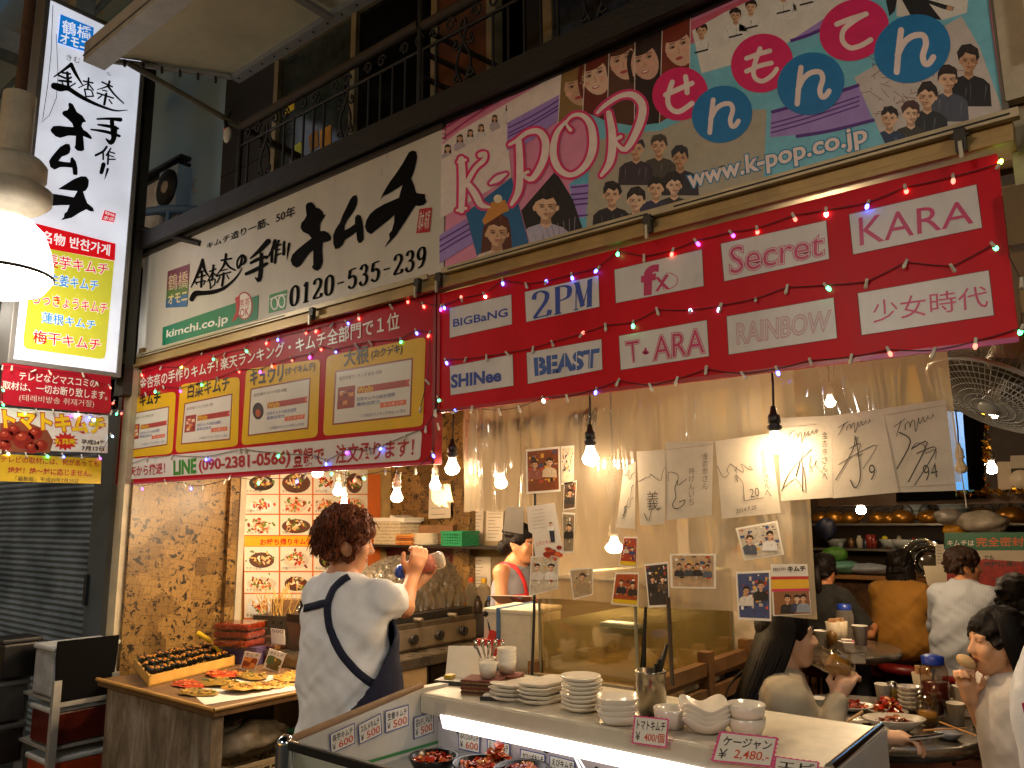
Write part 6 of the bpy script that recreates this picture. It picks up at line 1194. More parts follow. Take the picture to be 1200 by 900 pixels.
pic_card('standing card with an orange kimchi picture', '287,763 306,766 298,786 281,784', RP, seed=1); pic_card('standing card with a green leafy kimchi picture', '316,760 335,766 326,789 308,782', GP, seed=2, title='水キムチ'); pic_card('blue-edged price card on the packs', '317,736 333,738 334,756 318,754', ['#d8d0c0'], Y=3.0, seed=3, title='500')
m = MB(); p = zt(268, 770); m.obox(p+Vector((0, 0, .10)), (.15, .10, .003), mat('#d8d0c0', .4), rot=Matrix.Rotation(.3, 3, 'Z') @ Matrix.Rotation(.5, 3, 'X')); 
for k in range(10): r2 = random.Random(k); m.ball(p+Vector((r2.uniform(-.04, .04), r2.uniform(-.02, .02), .103+r2.uniform(-.01, .01))), (.014, .01, .002), mat(r2.choice(['#6a5a3a', '#2a2622', '#a8905a']), .4), 6, 4)
m.build('picture_card', label='white card with a dark picture lying behind the yellow tongs', cat='card')
m = MB(); p = zt(250, 776); ymat = mat('#d8b018', .35)
for k, dz in ((0, .10), (1, .08)): m.tube([p+Vector((-.16, -.02+.03*k, .06+dz)), p+Vector((-.05, .01+.02*k, .05+dz*.7)), p+Vector((.07, .02, .05))], [.016, .012, .018], ymat, 8)
m.build('tongs', label='yellow plastic tongs lying on the seaweed rolls', cat='tongs')
# under the table
def crate(name, label, c, sz, h, rz=0, cat='basket'):
    m = MB(); x, y, z = sz
    rt = Matrix.Rotation(rz, 3, 'Z'); c = Vector(c)
    def bx(dx, dy, dz, a, b, d): m.obox(c+rt @ Vector((dx, dy, dz)), (a, b, d), h, rz)
    bx(0, 0, .005, x, y, .01)
    for s in (-1, 1):
        for k in range(5): zz = z*(k+.5)/5; bx(0, s*y/2, zz, x, .006, z/5*.55); bx(s*x/2, 0, zz, .006, y, z/5*.55)
        n = 8
        for i in range(n+1): bx(-x/2+x*i/n, s*y/2, z/2, .01, .008, z); bx(s*x/2, -y/2+y*i/n, z/2, .008, .01, z)
    bx(0, y/2, z, x+.02, .014, .016); bx(0, -y/2, z, x+.02, .014, .016); bx(x/2, 0, z, .014, y+.02, .016); bx(-x/2, 0, z, .014, y+.02, .016)
    return m.build(name, label=label, cat=cat)
crate('plastic_basket', 'off-white slatted basket on the shelf under the pancake table', (-3.66, 2.42, .272), (.3, .36, .16), mat('#a89878', .5)); crate('plastic_basket', 'green slatted crate on the shelf under the pancake table', (-3.62, 2.92, .272), (.28, .42, .20), mat('#1c5a3a', .5))
def lump(name, label, c, r, mm, seed, cat, amp=.25, n=26, k=16):
    rnd = random.Random(seed); m = MB(); vs = []; ph = [rnd.uniform(0, 6) for _ in range(8)]
    for i in range(k+1):
        a = math.pi*i/k
        for j in range(n):
            t_ = 2*math.pi*j/n; d = 1+amp*(.5*math.sin(3*t_+ph[0]+2*a)+.35*math.sin(5*a+ph[1]+2*t_)+.3*math.sin(9*t_+4*a+ph[2])*math.sin(a)+.2*math.sin(13*t_-7*a+ph[3])*math.sin(a))
            vs.append((c[0]+r[0]*d*math.sin(a)*math.cos(t_), c[1]+r[1]*d*math.sin(a)*math.sin(t_), c[2]+r[2]+r[2]*d*math.cos(a)))
    m.add(vs, [[i*n+j, i*n+(j+1) % n, (i+1)*n+(j+1) % n, (i+1)*n+j] for i in range(k) for j in range(n)], mm, True); return m.build(name, label=label, cat=cat)
lump('plastic_bag', 'crumpled clear plastic bag stuffed above the off-white basket', (-3.75, 2.45, .42), (.17, .2, .08), mat('#8a8070', .3, nz=.5, scale=12, bump=.6, bscale=20), 1, 'bag'); lump('plastic_bag', 'dark green plastic bag at the front of the table shelf', (-3.85, 2.26, .30), (.1, .08, .1), mat('#143024', .3), 2, 'bag')
lump('yellow_bag', "yellow plastic bag hanging at the table corner behind the cook", (-3.38, 2.72, .28), (.07, .12, .19), mat('#c8a012', .35, nz=.2, bump=.4, bscale=18), 3, 'bag', .18)
lump('white_cloth', 'white wrapped food in the lower left of the table shelf', (-3.62, 2.24, .275), (.10, .08, .035), mat('#b8b0a0', .6), 5, 'cloth', .2)
t = thing('green_cup', 'small bright green cup under the table', 'cup', (-3.64, 2.2, .33)); m = MB(); m.lathe(cup(.05, .07), (-3.64, 2.21, .335), mat('#5a8a1c', .4), 20); m.build('cup', t)
# metal box with skewers
p = oZ(322, 741, .86); t = thing('skewer_box', 'dented grey steel box with holes full of wooden skewers', 'box', p); rt = Matrix.Rotation(.25, 3, 'Z')
m = MB(); m.obox(p+Vector((0, .04, .05)), (.33, .16, .12), mat('#4a443e', .4, metal=.6, nz=.4, bump=.2), .25); 
for k in range(4): m.lathe([(0, 0), (.009, 0)], p+rt @ Vector((-.11+.065*k, -.042, .07)), mat('#0c0b0a', .6), 10, rt @ Matrix.Rotation(R_(90), 3, 'X'))
m.build('box', t); m = MB(); rnd = random.Random(12); sk_ = mat('#d8ae5c', .5, nz=.2)
for i in range(42):
    a = p+rt @ Vector((rnd.uniform(-.14, .14), rnd.uniform(-.02, .09), .08)); d = Vector((rnd.uniform(-.16, .16), rnd.uniform(-.05, .05), rnd.uniform(.10, .24))); m.tube([a, a+d], .0027, sk_, 5)
m.build('skewer', t, kind='stuff')
m = MB(); p2 = oZ(330, 720, .98); m.obox(p2+Vector((0, .1, -.02)), (.3, .1, .22), mat('#8a6a44', .7, nz=.3), .25); m.build('cardboard_box', label='torn brown cardboard box behind the skewers', cat='box')
m = MB(); m.box(-4.9, -4.2, 3.0, 3.4, 0, .74, mat('#2a2018', .7)); m.build('low_cupboard', label='dark low cupboard under the skewer box', cat='cupboard')
m = MB(); m.obox(oZ(322, 741, .86)+Vector((0, .04, -.062)), (.5, .3, .10), mat('#4a3524', .7, nz=.3), .25); m.build('wooden_plinth', label='dark wooden plinth raising the skewer box above the table', cat='plinth')
# ---------------------------------------------------------------- rack of kimchi tubs by the shutter
rk = thing('tub_rack', 'grey steel trolley with a black board, beside the shutter', 'trolley', (-5.0, 2.1, 0)); am2 = mat('#aaa59c', .4, metal=.3, nz=.2)
m = MB(); m.prism([oX(68, 752, -4.86), oX(140, 744, -4.86), oX(136, 778, -4.86), oX(128, 818, -4.86), oX(65, 828, -4.86), oX(66, 775, -4.86)], (-.012, 0, 0), mat('#0a0908', .9, nz=.2, spec=.1)); m.build('board', rk)
ya, yb = oX(65, 830, -4.86).y, oX(133, 818, -4.86).y
m = MB()
for y in (ya, yb): m.box(-4.885, -4.85, y-.02, y+.02, .05, .72, am2); m.box(-5.32, -5.29, y-.02, y+.02, .05, .72, am2)
m.box(-4.882, -4.853, ya, yb, .575, .6, am2); m.build('frame', rk)
m = MB(); 
for z in (.1, .36, .62): m.box(-5.3, -4.88, ya-.02, yb+.02, z-.015, z, am2)
m.build('shelf', rk)
def tub(label, c, sz, body, lid='#b8b8b4', rz=0):
    t = thing('kimchi_tub', label, 'tub', c, 'tubs of kimchi'); c = Vector(c); m = MB(); m.obox(c+Vector((0, 0, sz[2]/2)), (sz[0], sz[1], sz[2]), mat(body, .35, nz=.4, scale=12), rz); m.build('tub', t, bev=.015)
    m = MB(); m.obox(c+Vector((0, 0, sz[2]+.012)), (sz[0]+.02, sz[1]+.02, .03), mat(lid, .4), rz); m.build('lid', t, bev=.01)
ym = (ya+yb)/2
tub('large white tub with a white lid on top of the trolley', (-5.02, ym, .625), (.26, .36, .25), '#a8a8a8'); tub('tub of dark red kimchi on the middle shelf of the trolley', (-5.02, ym, .365), (.26, .34, .18), '#5a1a10'); tub('tub of orange kimchi on the bottom shelf of the trolley', (-5.02, ym, .105), (.27, .34, .17), '#a83c14')
ZB = 0.0
tub('black tub at the top of the stack beside the trolley', (-5.34, 1.93, .70), (.2, .2, .2), '#0e0d0d', '#161515'); tub('grey frosted tub below the black one', (-5.36, 1.90, .46), (.19, .19, .2), '#3a3836', '#5a5856'); tub('dark tub third down beside the trolley', (-5.36, 1.90, .23), (.19, .19, .19), '#1a1614', '#454240'); tub('red tub with a pale lid lowest beside the trolley', (-5.3, 1.78, .0), (.2, .2, .19), '#380e0b', '#7a7a78')
# bicycle at the far left edge
bk_ = thing('bicycle', 'dark bicycle with a red rear lamp cut off by the left edge', 'bicycle', (-6.0, 1.75, 0)); bm_ = mat('#111214', .35, nz=.2)
p = oX(5, 770, -5.7)
def wheel(c):
    m = MB(); c = Vector(c); m.tube([c+Vector((.05*0, .32*math.cos(a), .32*math.sin(a))) for a in [k*2*math.pi/28 for k in range(29)]], .02, bm_, 8); m.tube([c+Vector((0, .3*math.cos(a), .3*math.sin(a))) for a in [k*2*math.pi/28 for k in range(29)]], .008, am2, 6); 
    for k in range(16): a = k*math.pi/8; m.tube([c, c+Vector((0, .3*math.cos(a), .3*math.sin(a)))], .0012, am2, 4)
    m.build('wheel', bk_)
X_ = -5.75; y0_ = 1.45; wheel((X_, y0_, .34)); wheel((X_, y0_-1.05, .34))
m = MB(); m.tube([(X_, y0_, .34), (X_, y0_-.42, .62), (X_, y0_-.5, .30), (X_, y0_, .34)], .014, bm_); m.tube([(X_, y0_-.42, .62), (X_, y0_-.95, .8), (X_, y0_-.5, .3)], .016, bm_); m.tube([(X_, y0_-1.05, .34), (X_, y0_-.9, .95)], .016, bm_); m.tube([(X_-.25, y0_-.85, 1.0), (X_, y0_-.92, .97), (X_+.25, y0_-.85, 1.0)], .013, bm_); m.tube([(X_, y0_-.42, .62), (X_, y0_-.38, .85)], .013, bm_); m.build('frame', bk_)
m = MB(); m.ball((X_, y0_-.36, .88), (.08, .13, .04), bm_); m.build('saddle', bk_)
m = MB(); m.box(X_-.07, X_+.07, y0_-.25, y0_+.25, .70, .715, bm_); m.tube([(X_, y0_, .34), (X_+.07, y0_+.05, .70)], .008, bm_); m.build('rack', bk_); m = MB(); m.ball((X_+.02, y0_+.26, .74), (.03, .015, .035), mat('#c8180c', .2)); m.ball((X_+.02, y0_+.262, .795), (.02, .01, .02), mat('#c8d81c', .2)); m.build('rear_lamp', bk_)
# ================================================================ kitchen: photo menu on the left wall
MX = FX(-4.985); k4 = lambda t: K(260, 540, 3.75, t)
mb_ = thing('photo_menu', 'orange bordered photo menu board of dishes on the left kitchen wall', 'menu board', (-5, 3.7, .8))
m = MB(); m.prism([MX(286, 548), MX(446, 556), MX(446, 705), MX(286, 742)], (-.01, 0, 0), mat('#c8682c', .4, nz=.1)); m.build('panel', mb_)
m = MB(); rnd = random.Random(21); cols = [(99, 250), (257, 396), (403, 520), (526, 640)]; rows = [(40, 145), (150, 232), (238, 326), (378, 484), (490, 580), (586, 690)]
FOOD = {0: ['#b83a1c', '#d8622c'], 1: ['#5a3a1c', '#8a5a2c'], 2: ['#5a3420', '#d8b080'], 3: ['#b83a1c', '#c85030']}
for r, (a, b) in enumerate(rows):
    for c, (x0, x1) in enumerate(cols):
        q = k4(f'{x0},{a} {x1},{a} {x1},{b} {x0},{b}'); sp(m, MX, q, mat('#d8cdb8', .4, nz=.05), 1); cx, cy = (q[0][0]+q[1][0])/2, (q[0][1]+q[2][1])/2+1.5; w_, h_ = (q[1][0]-q[0][0]), (q[2][1]-q[0][1])
        k = rnd.randrange(4); fs = rnd.uniform(.09, .2); CLIP[0] = q; ell(m, MX, cx, cy, w_*rnd.uniform(.3, .46), h_*rnd.uniform(.28, .42), mat(('#c8b8a0', '#2a1c16', '#5a3a2c', '#d8d8d4')[k], .4), 1.5)
        for i in range(46): ell(m, MX, cx+rnd.gauss(0, w_*fs), cy-1+rnd.gauss(0, h_*fs*.8), rnd.uniform(1.2, 3), rnd.uniform(.8, 1.8), mat(rnd.choice(FOOD[k]+['#d8a85c', '#6a7a2c', '#e8d8b8', '#7a2412']), .4), 1.8+.03*i, rnd.uniform(0, 3), 8)
        CLIP[0] = None; text(m, MX, rnd.choice(['水キムチ鍋', 'チヂミ定食', '冷麺セット', 'キムチ鍋']), [(q[0][0]+2, q[3][1]-5), (q[0][0]+w_*.5, q[3][1]-5), (q[0][0]+w_*.5, q[3][1]-1.5), (q[0][0]+2, q[3][1]-1.5)], inkm, 4)
sp(m, MX, k4('99,331 640,331 640,374 99,376'), mat('#e0a01c', .4), 1); text(m, MX, 'お持ち帰りキムチ', k4('168,343 395,340 395,368 168,372'), mat('#b82a1c', .4), 2, .03); m.build('printed_field', mb_)
# shelf on the papered back wall
m = MB(); m.box(-4.98, -3.5, 4.28, 4.598, 1.385, 1.402, mat('#17120e', .4)); m.box(-4.98, -4.06, 4.55, 4.598, 1.18, 1.38, mat('#5a1410', .5, nz=.3)); m.build('wall_shelf', label='black shelf across the papered back wall of the kitchen', cat='shelf')
ZS = 1.402; KY = FY(4.40)
t = thing('woven_basket', 'tall white woven basket topped with paper on the black shelf', 'basket', (-4.72, 4.42, ZS)); m = MB(); wv = mat('#b8a888', .7, nz=.4, scale=50, bump=.8, bscale=70); m.obox((-4.72, 4.42, ZS+.09), (.30, .22, .18), wv)
for k in range(7): m.obox((-4.72, 4.42, ZS+.015+.026*k), (.308, .228, .012), mat('#cbbd9c', .7, nz=.3, scale=60))
m.build('basket', t); m = MB(); m.obox((-4.70, 4.41, ZS+.195), (.34, .24, .03), mat('#d8d0be', .7, bump=.3), .08, ); m.obox((-4.6, 4.40, ZS+.2), (.16, .2, .02), mat('#ddd6c6', .7), .2, rot=Matrix.Rotation(.25, 3, 'Y')); m.build('paper', t)
def px_stack(label, name, cat, x, n, r, dz, col, grp, y=4.42):
    b = None; xx = oY(x, 640, y).x
    for i in range(n):
        p = Vector((xx+random.Random(i).uniform(-.008, .008), y, ZS+i*dz))
        if b is None: m = MB(); m.lathe([(0, 0), (r*.7, 0), (r, dz*1.1), (r*.97, dz*1.2), (r*.65, dz*.4), (0, dz*.35)], p, mat(col, .35, nz=.1), 28); b = m.build(name, label=label, cat=cat, group=grp, origin=tuple(p))
        else: o_ = b.copy(); COL.objects.link(o_); o_.location = p
px_stack('white plate in the stack on the black kitchen shelf', 'plate', 'plate', 500, 8, .12, .011, '#d0c4ac', 'plates on the kitchen shelf'); 
m = MB()
for k in range(5): m.obox((oY(482, 640, 4.38).x, 4.38, ZS+.008+.017*k), (.17, .18, .013), mat(('#b86a24', '#c88a44', '#8a4a1c')[k % 3], .6, nz=.2), .05*k)
m.build('bread_tray', label='flat stack of orange-brown trays beside the shelf plates', cat='tray')
m = MB(); m.obox((oY(515, 625, 4.5).x, 4.5, ZS+.07), (.34, .1, .16), mat('#8a6440', .8, nz=.2), .1); m.build('cardboard_box', label='brown cardboard behind the plates on the shelf', cat='box')
crate('plastic_basket', 'small green plastic basket at the end of the black shelf', (oY(539, 636, 4.4).x, 4.40, ZS), (.20, .18, .10), mat('#1c8a5a', .4))
def sheet(name, label, mp, q, lines=0, cat='paper', col='#d0c4ae', txt=None, tc='#c02a1c', seed=0):
    q = PT(q); m = MB(); B = lambda u, v: bil(q, u, v); rnd = random.Random(seed); sp(m, mp, q, mat(col, .6, nz=.06), 0)
    for k in range(lines): v = .12+.76*k/max(1, lines-1); st(m, mp, [B(.12, v), B(rnd.uniform(.5, .9), v)], .6, mat('#6a6258', .6), 1, False, False)
    if txt: text(m, mp, txt, [B(.1, .15), B(.9, .15), B(.9, .85), B(.1, .85)], mat(tc, .5), 1, .03)
    return m.build(name, label=label, cat=cat)
BW = FY(4.515); PWL = FY(4.59)
sheet('red_note', 'small note with red characters on the papered kitchen wall', PWL, '405,571 419,571 418,586 405,586', txt='冷麺', col='#b8934c'); sheet('signed_card', 'white card with a scribbled signature on the wall post', BW, '503,569 528,567 528,607 502,608', 5, 'card', '#d0c6b0', seed=3)
sheet('white_list', 'left white list on the wall behind the apron woman', PWL, '553,595 567,596 565,638 552,638', 9, seed=1); sheet('white_list', 'right white list on the wall behind the apron woman', PWL, '570,598 590,598 589,634 569,634', 8, seed=2); sheet('white_list', 'low white list with a red heading behind the bottles', PWL, '549,653 575,653 575,688 548,688', 8, seed=4)
m = MB(); rnd = random.Random(3); 
for k in range(7): c = oY(505+k*3, 572+rnd.uniform(-6, 4), 3.6); m.prism([c, c+Vector((.03, 0, -.02)), c+Vector((.05, .01, -.12)), c+Vector((.01, .0, -.10))], (0, .004, 0), mat('#d0bd8a', .6))
m.build('hanging_papers', label='bunch of folded yellowish papers hanging near the bulbs', cat='papers')
# steel work table and grill
wt = thing('work_table', 'steel work table with a beige cabinet below, carrying the grill', 'table', (-3.8, 3.5, 0)); stl = mat('#8a7e6c', .28, metal=.85, nz=.25)
m = MB(); m.box(-4.3, -3.36, 2.92, 4.2, .79, .82, stl); m.box(-3.375, -3.355, 2.92, 4.2, .755, .815, stl); m.build('table_top', wt, bev=.004)
m = MB(); m.box(-4.2, -3.38, 2.96, 3.42, .05, .785, mat('#b09468', .5, nz=.2)); m.box(-3.382, -3.375, 3.0, 3.02, .55, .62, dark); 
for k in range(10): m.box(-3.382, -3.376, 3.06, 3.16, .5+.018*k, .508+.018*k, mat('#5a4a34', .6))
m.build('cabinet', wt); m = MB(); m.box(-4.2, -3.40, 3.44, 4.15, .05, .785, mat('#241c14', .3)); m.box(-3.40, -3.385, 3.46, 4.1, .2, .74, mat('#1a1510', .12)); m.build('oven_front', wt)
gr = thing('grill', 'steel gas grill with knobs under crumpled foil behind the cook', 'grill', (-3.8, 3.5, .82)); 
m = MB(); m.box(-4.2, -3.50, 3.02, 3.98, .82, .985, mat('#6a5f50', .3, metal=.8, nz=.3)); m.build('body', gr, bev=.006); m = MB(); m.box(-3.50, -3.488, 3.02, 3.98, .84, .95, mat('#9a8c76', .3, metal=.8, nz=.25)); m.box(-3.49, -3.484, 3.12, 3.24, .90, .93, dark); m.build('front_panel', gr)
for y in (3.4, 3.62, 3.84): m = MB(); m.tube([(-3.49, y, .895), (-3.455, y, .895)], .028, mat('#191512', .4), 14); m.obox((-3.45, y, .895), (.012, .012, .05), mat('#191512', .4)); m.build('knob', gr)
m = MB(); m.box(-4.2, -3.52, 3.02, 3.98, .987, 1.03, mat('#12100d', .4, nz=.3))
for k in range(3): m.tube([(-3.52, 3.15+k*.3, 1.0), (-3.46, 3.16+k*.3, 1.0)], .014, stl, 8)
m.build('grate', gr)
rnd = random.Random(31); m = MB(); N, M_ = 130, 44; vs = []
prf = lambda u: .10+.17*min(1, max(0, (u-.1)/.5))
for i in range(N+1):
    u = i/N
    for j in range(M_+1):
        a = math.pi*j/M_; h = prf(u); x = -3.86+.26*math.cos(a); z = 1.035+h*max(0, math.sin(a))**.6*1.15; d = .02*(abs(math.sin(9*a+4*math.sin(11*u)+2*u))+.8*abs(math.sin(23*a+6*math.sin(17*u+a)))+.5*abs(math.sin(61*u+9*a+3*math.sin(13*a)))-1+rnd.uniform(-.12, .12)); vs.append((x+d*math.cos(a), 3.04+.92*u+d*.4, z+d*math.sin(a)))
m.add(vs, [[i*(M_+1)+j, i*(M_+1)+j+1, (i+1)*(M_+1)+j+1, (i+1)*(M_+1)+j] for i in range(N) for j in range(M_)], mat('#a59c8c', .24, metal=.92, nz=.2), True); m.build('foil_cover', gr)
def bottle(name, label, pt, Z, r, h, body, cap, clear=False, nozzle=False, Y=None):
    p = oZ(*pt, Z) if Y is None else Vector((*oY(*pt, Y)[:2], Z)); t = thing(name, label, 'bottle', p, 'bottles beside the grill'); m = MB(); m.lathe([(0, 0), (r*.95, 0), (r, h*.05), (r, h*.62), (r*.75, h*.74), (r*.38, h*.82), (r*.38, h*.86)], p, glass(body, .1, 1.4, .3) if clear else mat(body, .35, nz=.2), 18); m.build('body', t)
    m = MB(); m.lathe([(r*.42, h*.84), (r*.42, h*.92), (r*.2 if nozzle else r*.42, h*.95), (r*.08 if nozzle else r*.4, h*1.06 if nozzle else h*.98), (0, h*1.06 if nozzle else h*.98)], p, mat(cap, .4), 14); m.build('cap', t)
bottle('sauce_bottle', 'squeeze bottle with a purple label and yellow nozzle', (545, 742), .82, .05, .19, '#4a3a5a', '#d8921c', False, True)
CZ = oY(552, 716, 4.35).z
bottle('clear_bottle', 'clear bottle with an orange cap behind the sauce bottle', (552, 712), CZ, .045, .24, '#d8ccb0', '#c84a1c', True, Y=4.35); bottle('clear_bottle', 'clear bottle with a yellow cap left of the apron woman', (567, 712), CZ, .05, .24, '#d8ccb0', '#c8961c', True, Y=4.35)
bottle('dark_bottle', 'small dark bottle with a blue cap near the foam box', (573, 728), CZ, .03, .12, '#2a2018', '#1c4a8a', Y=4.28); bottle('dark_bottle', 'small dark bottle between the blue capped one and the sauce bottle', (560, 729), CZ, .03, .12, '#3a2a1c', '#1a1410', Y=4.28)
m = MB(); m.box(-4.02, -3.45, 4.22, 4.5, 0, CZ, mat('#5a5248', .4, metal=.4, nz=.3)); m.build('side_cabinet', label='grey steel cabinet in the corner holding bottles', cat='cabinet')
lump('towel', 'crumpled beige towel on the steel table in front of the grill', oZ(509, 750, .822), (.1, .08, .022), mat('#c8a878', .8, nz=.1), 9, 'towel', .2)
bottle('blue_spray', 'small blue nozzle bottle beside the towel', (523, 742), .822, .018, .10, '#2a3a5a', '#2c4a9a')

# ================================================================ dining room
stt = mat('#8d8578', .22, metal=.85, nz=.25, scale=12)
def round_table(c, r, label):
    t = thing('round_table', label, 'table', (c[0], c[1], 0), 'round steel dining tables'); m = MB(); m.lathe([(0, .72), (r*.97, .72), (r, .715), (r*1.005, .70), (r, .675), (r*.98, .672), (r*.9, .69), (0, .69)], (c[0], c[1], 0), stt, 64); m.build('table_top', t)
    m = MB(); m.lathe([(r*.55, 0), (r*.5, .03), (.06, .06), (.05, .66), (.2, .685)], (c[0], c[1], 0), mat('#2a2420', .4, metal=.5), 24); m.build('pedestal', t); return t
TC = (-1.07, 3.80); round_table(TC, .49, 'steel topped round table crowded with dishes between the two women'); T2 = (-1.80, 5.72); round_table(T2, .46, 'smaller looking steel round table further back under the copper kettles')
zd = lambda x, y, z=.7215: oZ(x, y, z)
def put(name, label, cat, pt, mb_fn, group=None, z=.7215):
    p = zd(*pt, z); m = MB(); mb_fn(m, p); return m.build(name, label=label, cat=cat, group=group, origin=tuple(p))
pcup = mat('#efe8da', .5, nz=.05)
def paper_cup(m, p, r=.036, h=.085): m.lathe([(0, .004), (r*.72, 0), (r, h), (r*1.04, h+.001), (r*1.0, h+.003), (r*.95, h), (r*.68, .006), (0, .006)], p, pcup, 24)
for lb, pt in (('white paper cup between beer girl and kimchi plate', (960, 842)), ('white paper cup beside the glass pepper shaker', (1036, 824)), ('white paper cup in front of the stacked tissue boxes', (1122, 849))): put('paper_cup', lb, 'cup', pt, paper_cup, 'paper cups on the near table')
def shaker(m, p): m.lathe([(0, 0), (.026, 0), (.027, .06), (.022, .068)], p, mat('#8a7434', .2), 16); m.lathe([(.024, .066), (.024, .09), (.0, .097)], p, chrome, 16)
put('pepper_shaker', 'small spice shaker with a steel cap behind the kimchi plate', 'shaker', (1047, 823), shaker)
def food_plate(name, label, pt, r, sx, sy, rz, cols, n, h, seed, deep=.02, col='#d0c6b4', s=.018):
    p = zd(*pt); t = thing(name, label, 'plate', p, None); m = MB(); m.lathe([(0, .004), (r*.6, 0), (r*.8, deep*.4), (r, deep), (r*.98, deep+.003), (r*.75, deep*.5), (0, .009)], p, mat(col, .2, nz=.06, coat=.3), 36, Matrix.Rotation(rz, 3, 'Z'), sx, sy); m.build('dish', t)
    m = MB(); chunks(m, (p.x, p.y, p.z+.012), r*.62*min(sx, 1), h, n, cols, seed, s); m.build('food', t)
food_plate('oval_plate', 'oval white plate of orange kimchi under the phone', (997, 832), .10, 1.1, .75, .6, KIM, 60, .018, 1); food_plate('kimchi_plate', 'plate heaped with bright red kimchi in the middle of the near table', (1041, 838), .085, 1, .8, .3, KIM+['#d8562c'], 80, .055, 2)
p = zd(1049, 858); t = thing('stew_bowl', 'large white leaf-shaped bowl of brown stew at the front of the near table', 'bowl', p); m = MB(); rt = Matrix.Rotation(.62, 3, 'Z'); m.lathe([(0, .004), (.05, 0), (.075, .02), (.12, .055), (.118, .058), (.07, .026), (0, .02)], p, mat('#d8cdbc', .15, nz=.05, coat=.4), 40, rt, 1.05, .68); m.build('bowl', t); m = MB(); m.lathe([(0, .040), (.085, .040)], p, mat('#6a2c10', .15, nz=.4, scale=40), 30, rt, 1.0, .66); chunks(m, (p.x, p.y, p.z+.038), .06, .01, 40, ['#8a3a14', '#5a2410', '#a85a2c'], 5, .012); m.build('stew', t)
def mug(t, p, rot=None, liq=.5, r=.038, h=.125):
    rot = rot or Matrix.Identity(3); p = Vector(p); gm = glass('#f2efe6', .03, 1.45, .10); m = MB(); m.lathe([(0, .01), (r*.9, 0), (r, .01), (r*1.02, h), (r*.94, h), (r*.9, .016), (0, .016)], p, gm, 20, rot)
    m.tube([p+rot @ Vector((r*.98, 0, h*.82)), p+rot @ Vector((r*1.75, 0, h*.78)), p+rot @ Vector((r*1.8, 0, h*.35)), p+rot @ Vector((r*.98, 0, h*.22))], .007, gm, 8); m.build('glass', t)
    m = MB(); m.lathe([(0, .018), (r*.86, .018), (r*.9, h*liq), (0, h*liq)], p, mat('#eeae30', .1, nz=.05, spec=.3), 20, rot); m.build('beer', t)
p = zd(1088, 850); t = thing('beer_mug', 'half full handled beer mug standing on the near table', 'mug', p); mug(t, p, Matrix.Rotation(.6, 3, 'Z'), .45, .042)
p = zd(1099, 838); t = thing('pitcher', 'large clear pitcher of dark red tea with a blue lid', 'pitcher', p); m = MB(); m.lathe([(0, .005), (.055, 0), (.058, .01), (.058, .19), (.05, .215), (.042, .225)], p, glass('#e8dcd0', .06, 1.4, .10), 28); m.build('jug', t); m = MB(); m.lathe([(0, .008), (.054, .008), (.055, .14), (0, .14)], p, mat('#5a160c', .15), 28); m.build('tea', t); m = MB(); m.lathe([(.046, .218), (.047, .25), (.03, .258), (0, .258)], p, mat('#1c3aa8', .35), 28); m.build('lid', t)
stack('small_dish', 'patterned small dish in the stack left of the pitcher', 'dish', zd(1067, 834), 5, .02, [(0, .004), (.025, 0), (.04, .012), (.05, .03), (.048, .032), (.036, .016), (0, .008)], 'stacked dishes on the near table', mt=mat('#b8b0a4', .2, nz=.5, scale=50))
p = zd(1083, 822); t = thing('chopstick_cup', 'paper cup of wooden chopsticks behind the pitcher', 'cup', p, 'cups of chopsticks'); m = MB(); m.lathe([(0, 0), (.032, 0), (.045, .13), (.043, .13), (.03, .005)], p, mat('#cfc0a4', .5), 20); m.build('cup', t); m = MB(); rnd = random.Random(3)
for k in range(22): m.obox(p+Vector((rnd.uniform(-.03, .03), rnd.uniform(-.03, .03), .10)), (.007, .007, .12), mat('#c89a6a', .6), rnd.uniform(0, 1.5))
m.build('chopsticks', t, kind='stuff')
def tissue(pt, label, z0=.7215, n=2):
    p = zd(*pt, z0)
    for k in range(n):
        t = thing('tissue_box', ('upper ' if k else 'lower ')+label, 'tissue box', p+Vector((0, 0, k*.062)), 'white tissue boxes'); q = p+Vector((.01*k, 0, .03+k*.062)); m = MB(); m.obox(q, (.14, .10, .06), mat('#c8bcac', .5, nz=.08), .5+.15*k); m.build('box', t, bev=.004)
        if k == n-1: m = MB(); m.obox(q+Vector((.02, .0, .032)), (.03, .05, .004), mat('#c83a6a', .5), .5); m.obox(q+Vector((.045, .02, .032)), (.03, .03, .004), mat('#c8a03a', .5), .5); m.obox(q+Vector((-.03, 0, .036)), (.06, .05, .008), mat('#ddd4c8', .7), .3); m.build('tissue', t)
tissue((1139, 838), 'white tissue box at the right of the near table'); tissue((998, 776), 'white tissue box on the far round table')
p = zd(1163, 858); t = thing('snack_dish', 'square white dish on a dark mat before the right-hand woman', 'dish', p); m = MB(); m.obox(p+Vector((0, 0, .008)), (.1, .1, .014), mat('#221d1c', .4), .7); m.build('mat', t); m = MB(); m.obox(p+Vector((0, 0, .018)), (.09, .09, .008), mat('#cfc6ba', .3), .7); m.build('dish', t); m = MB(); chunks(m, p+Vector((0, 0, .02)), .025, .015, 12, ['#8a6a48', '#5a4a3a'], 4, .01); m.build('food', t)
put('sauce_dish', 'small blue-white dish under the chopsticks', 'dish', (1112, 866), lambda m, p: m.lathe([(0, .004), (.03, 0), (.055, .028), (.053, .03), (.03, .01), (0, .008)], p, mat('#8a8c90', .2, nz=.3, scale=40), 28))
def chop(a, b, label): 
    m = MB(); pa, pb = zd(*a, .757), zd(*b, .757); m.tube([pa, pb], [.004, .0025], mat('#c8904c', .5), 8); m.build('chopstick', label=label, cat='chopstick')
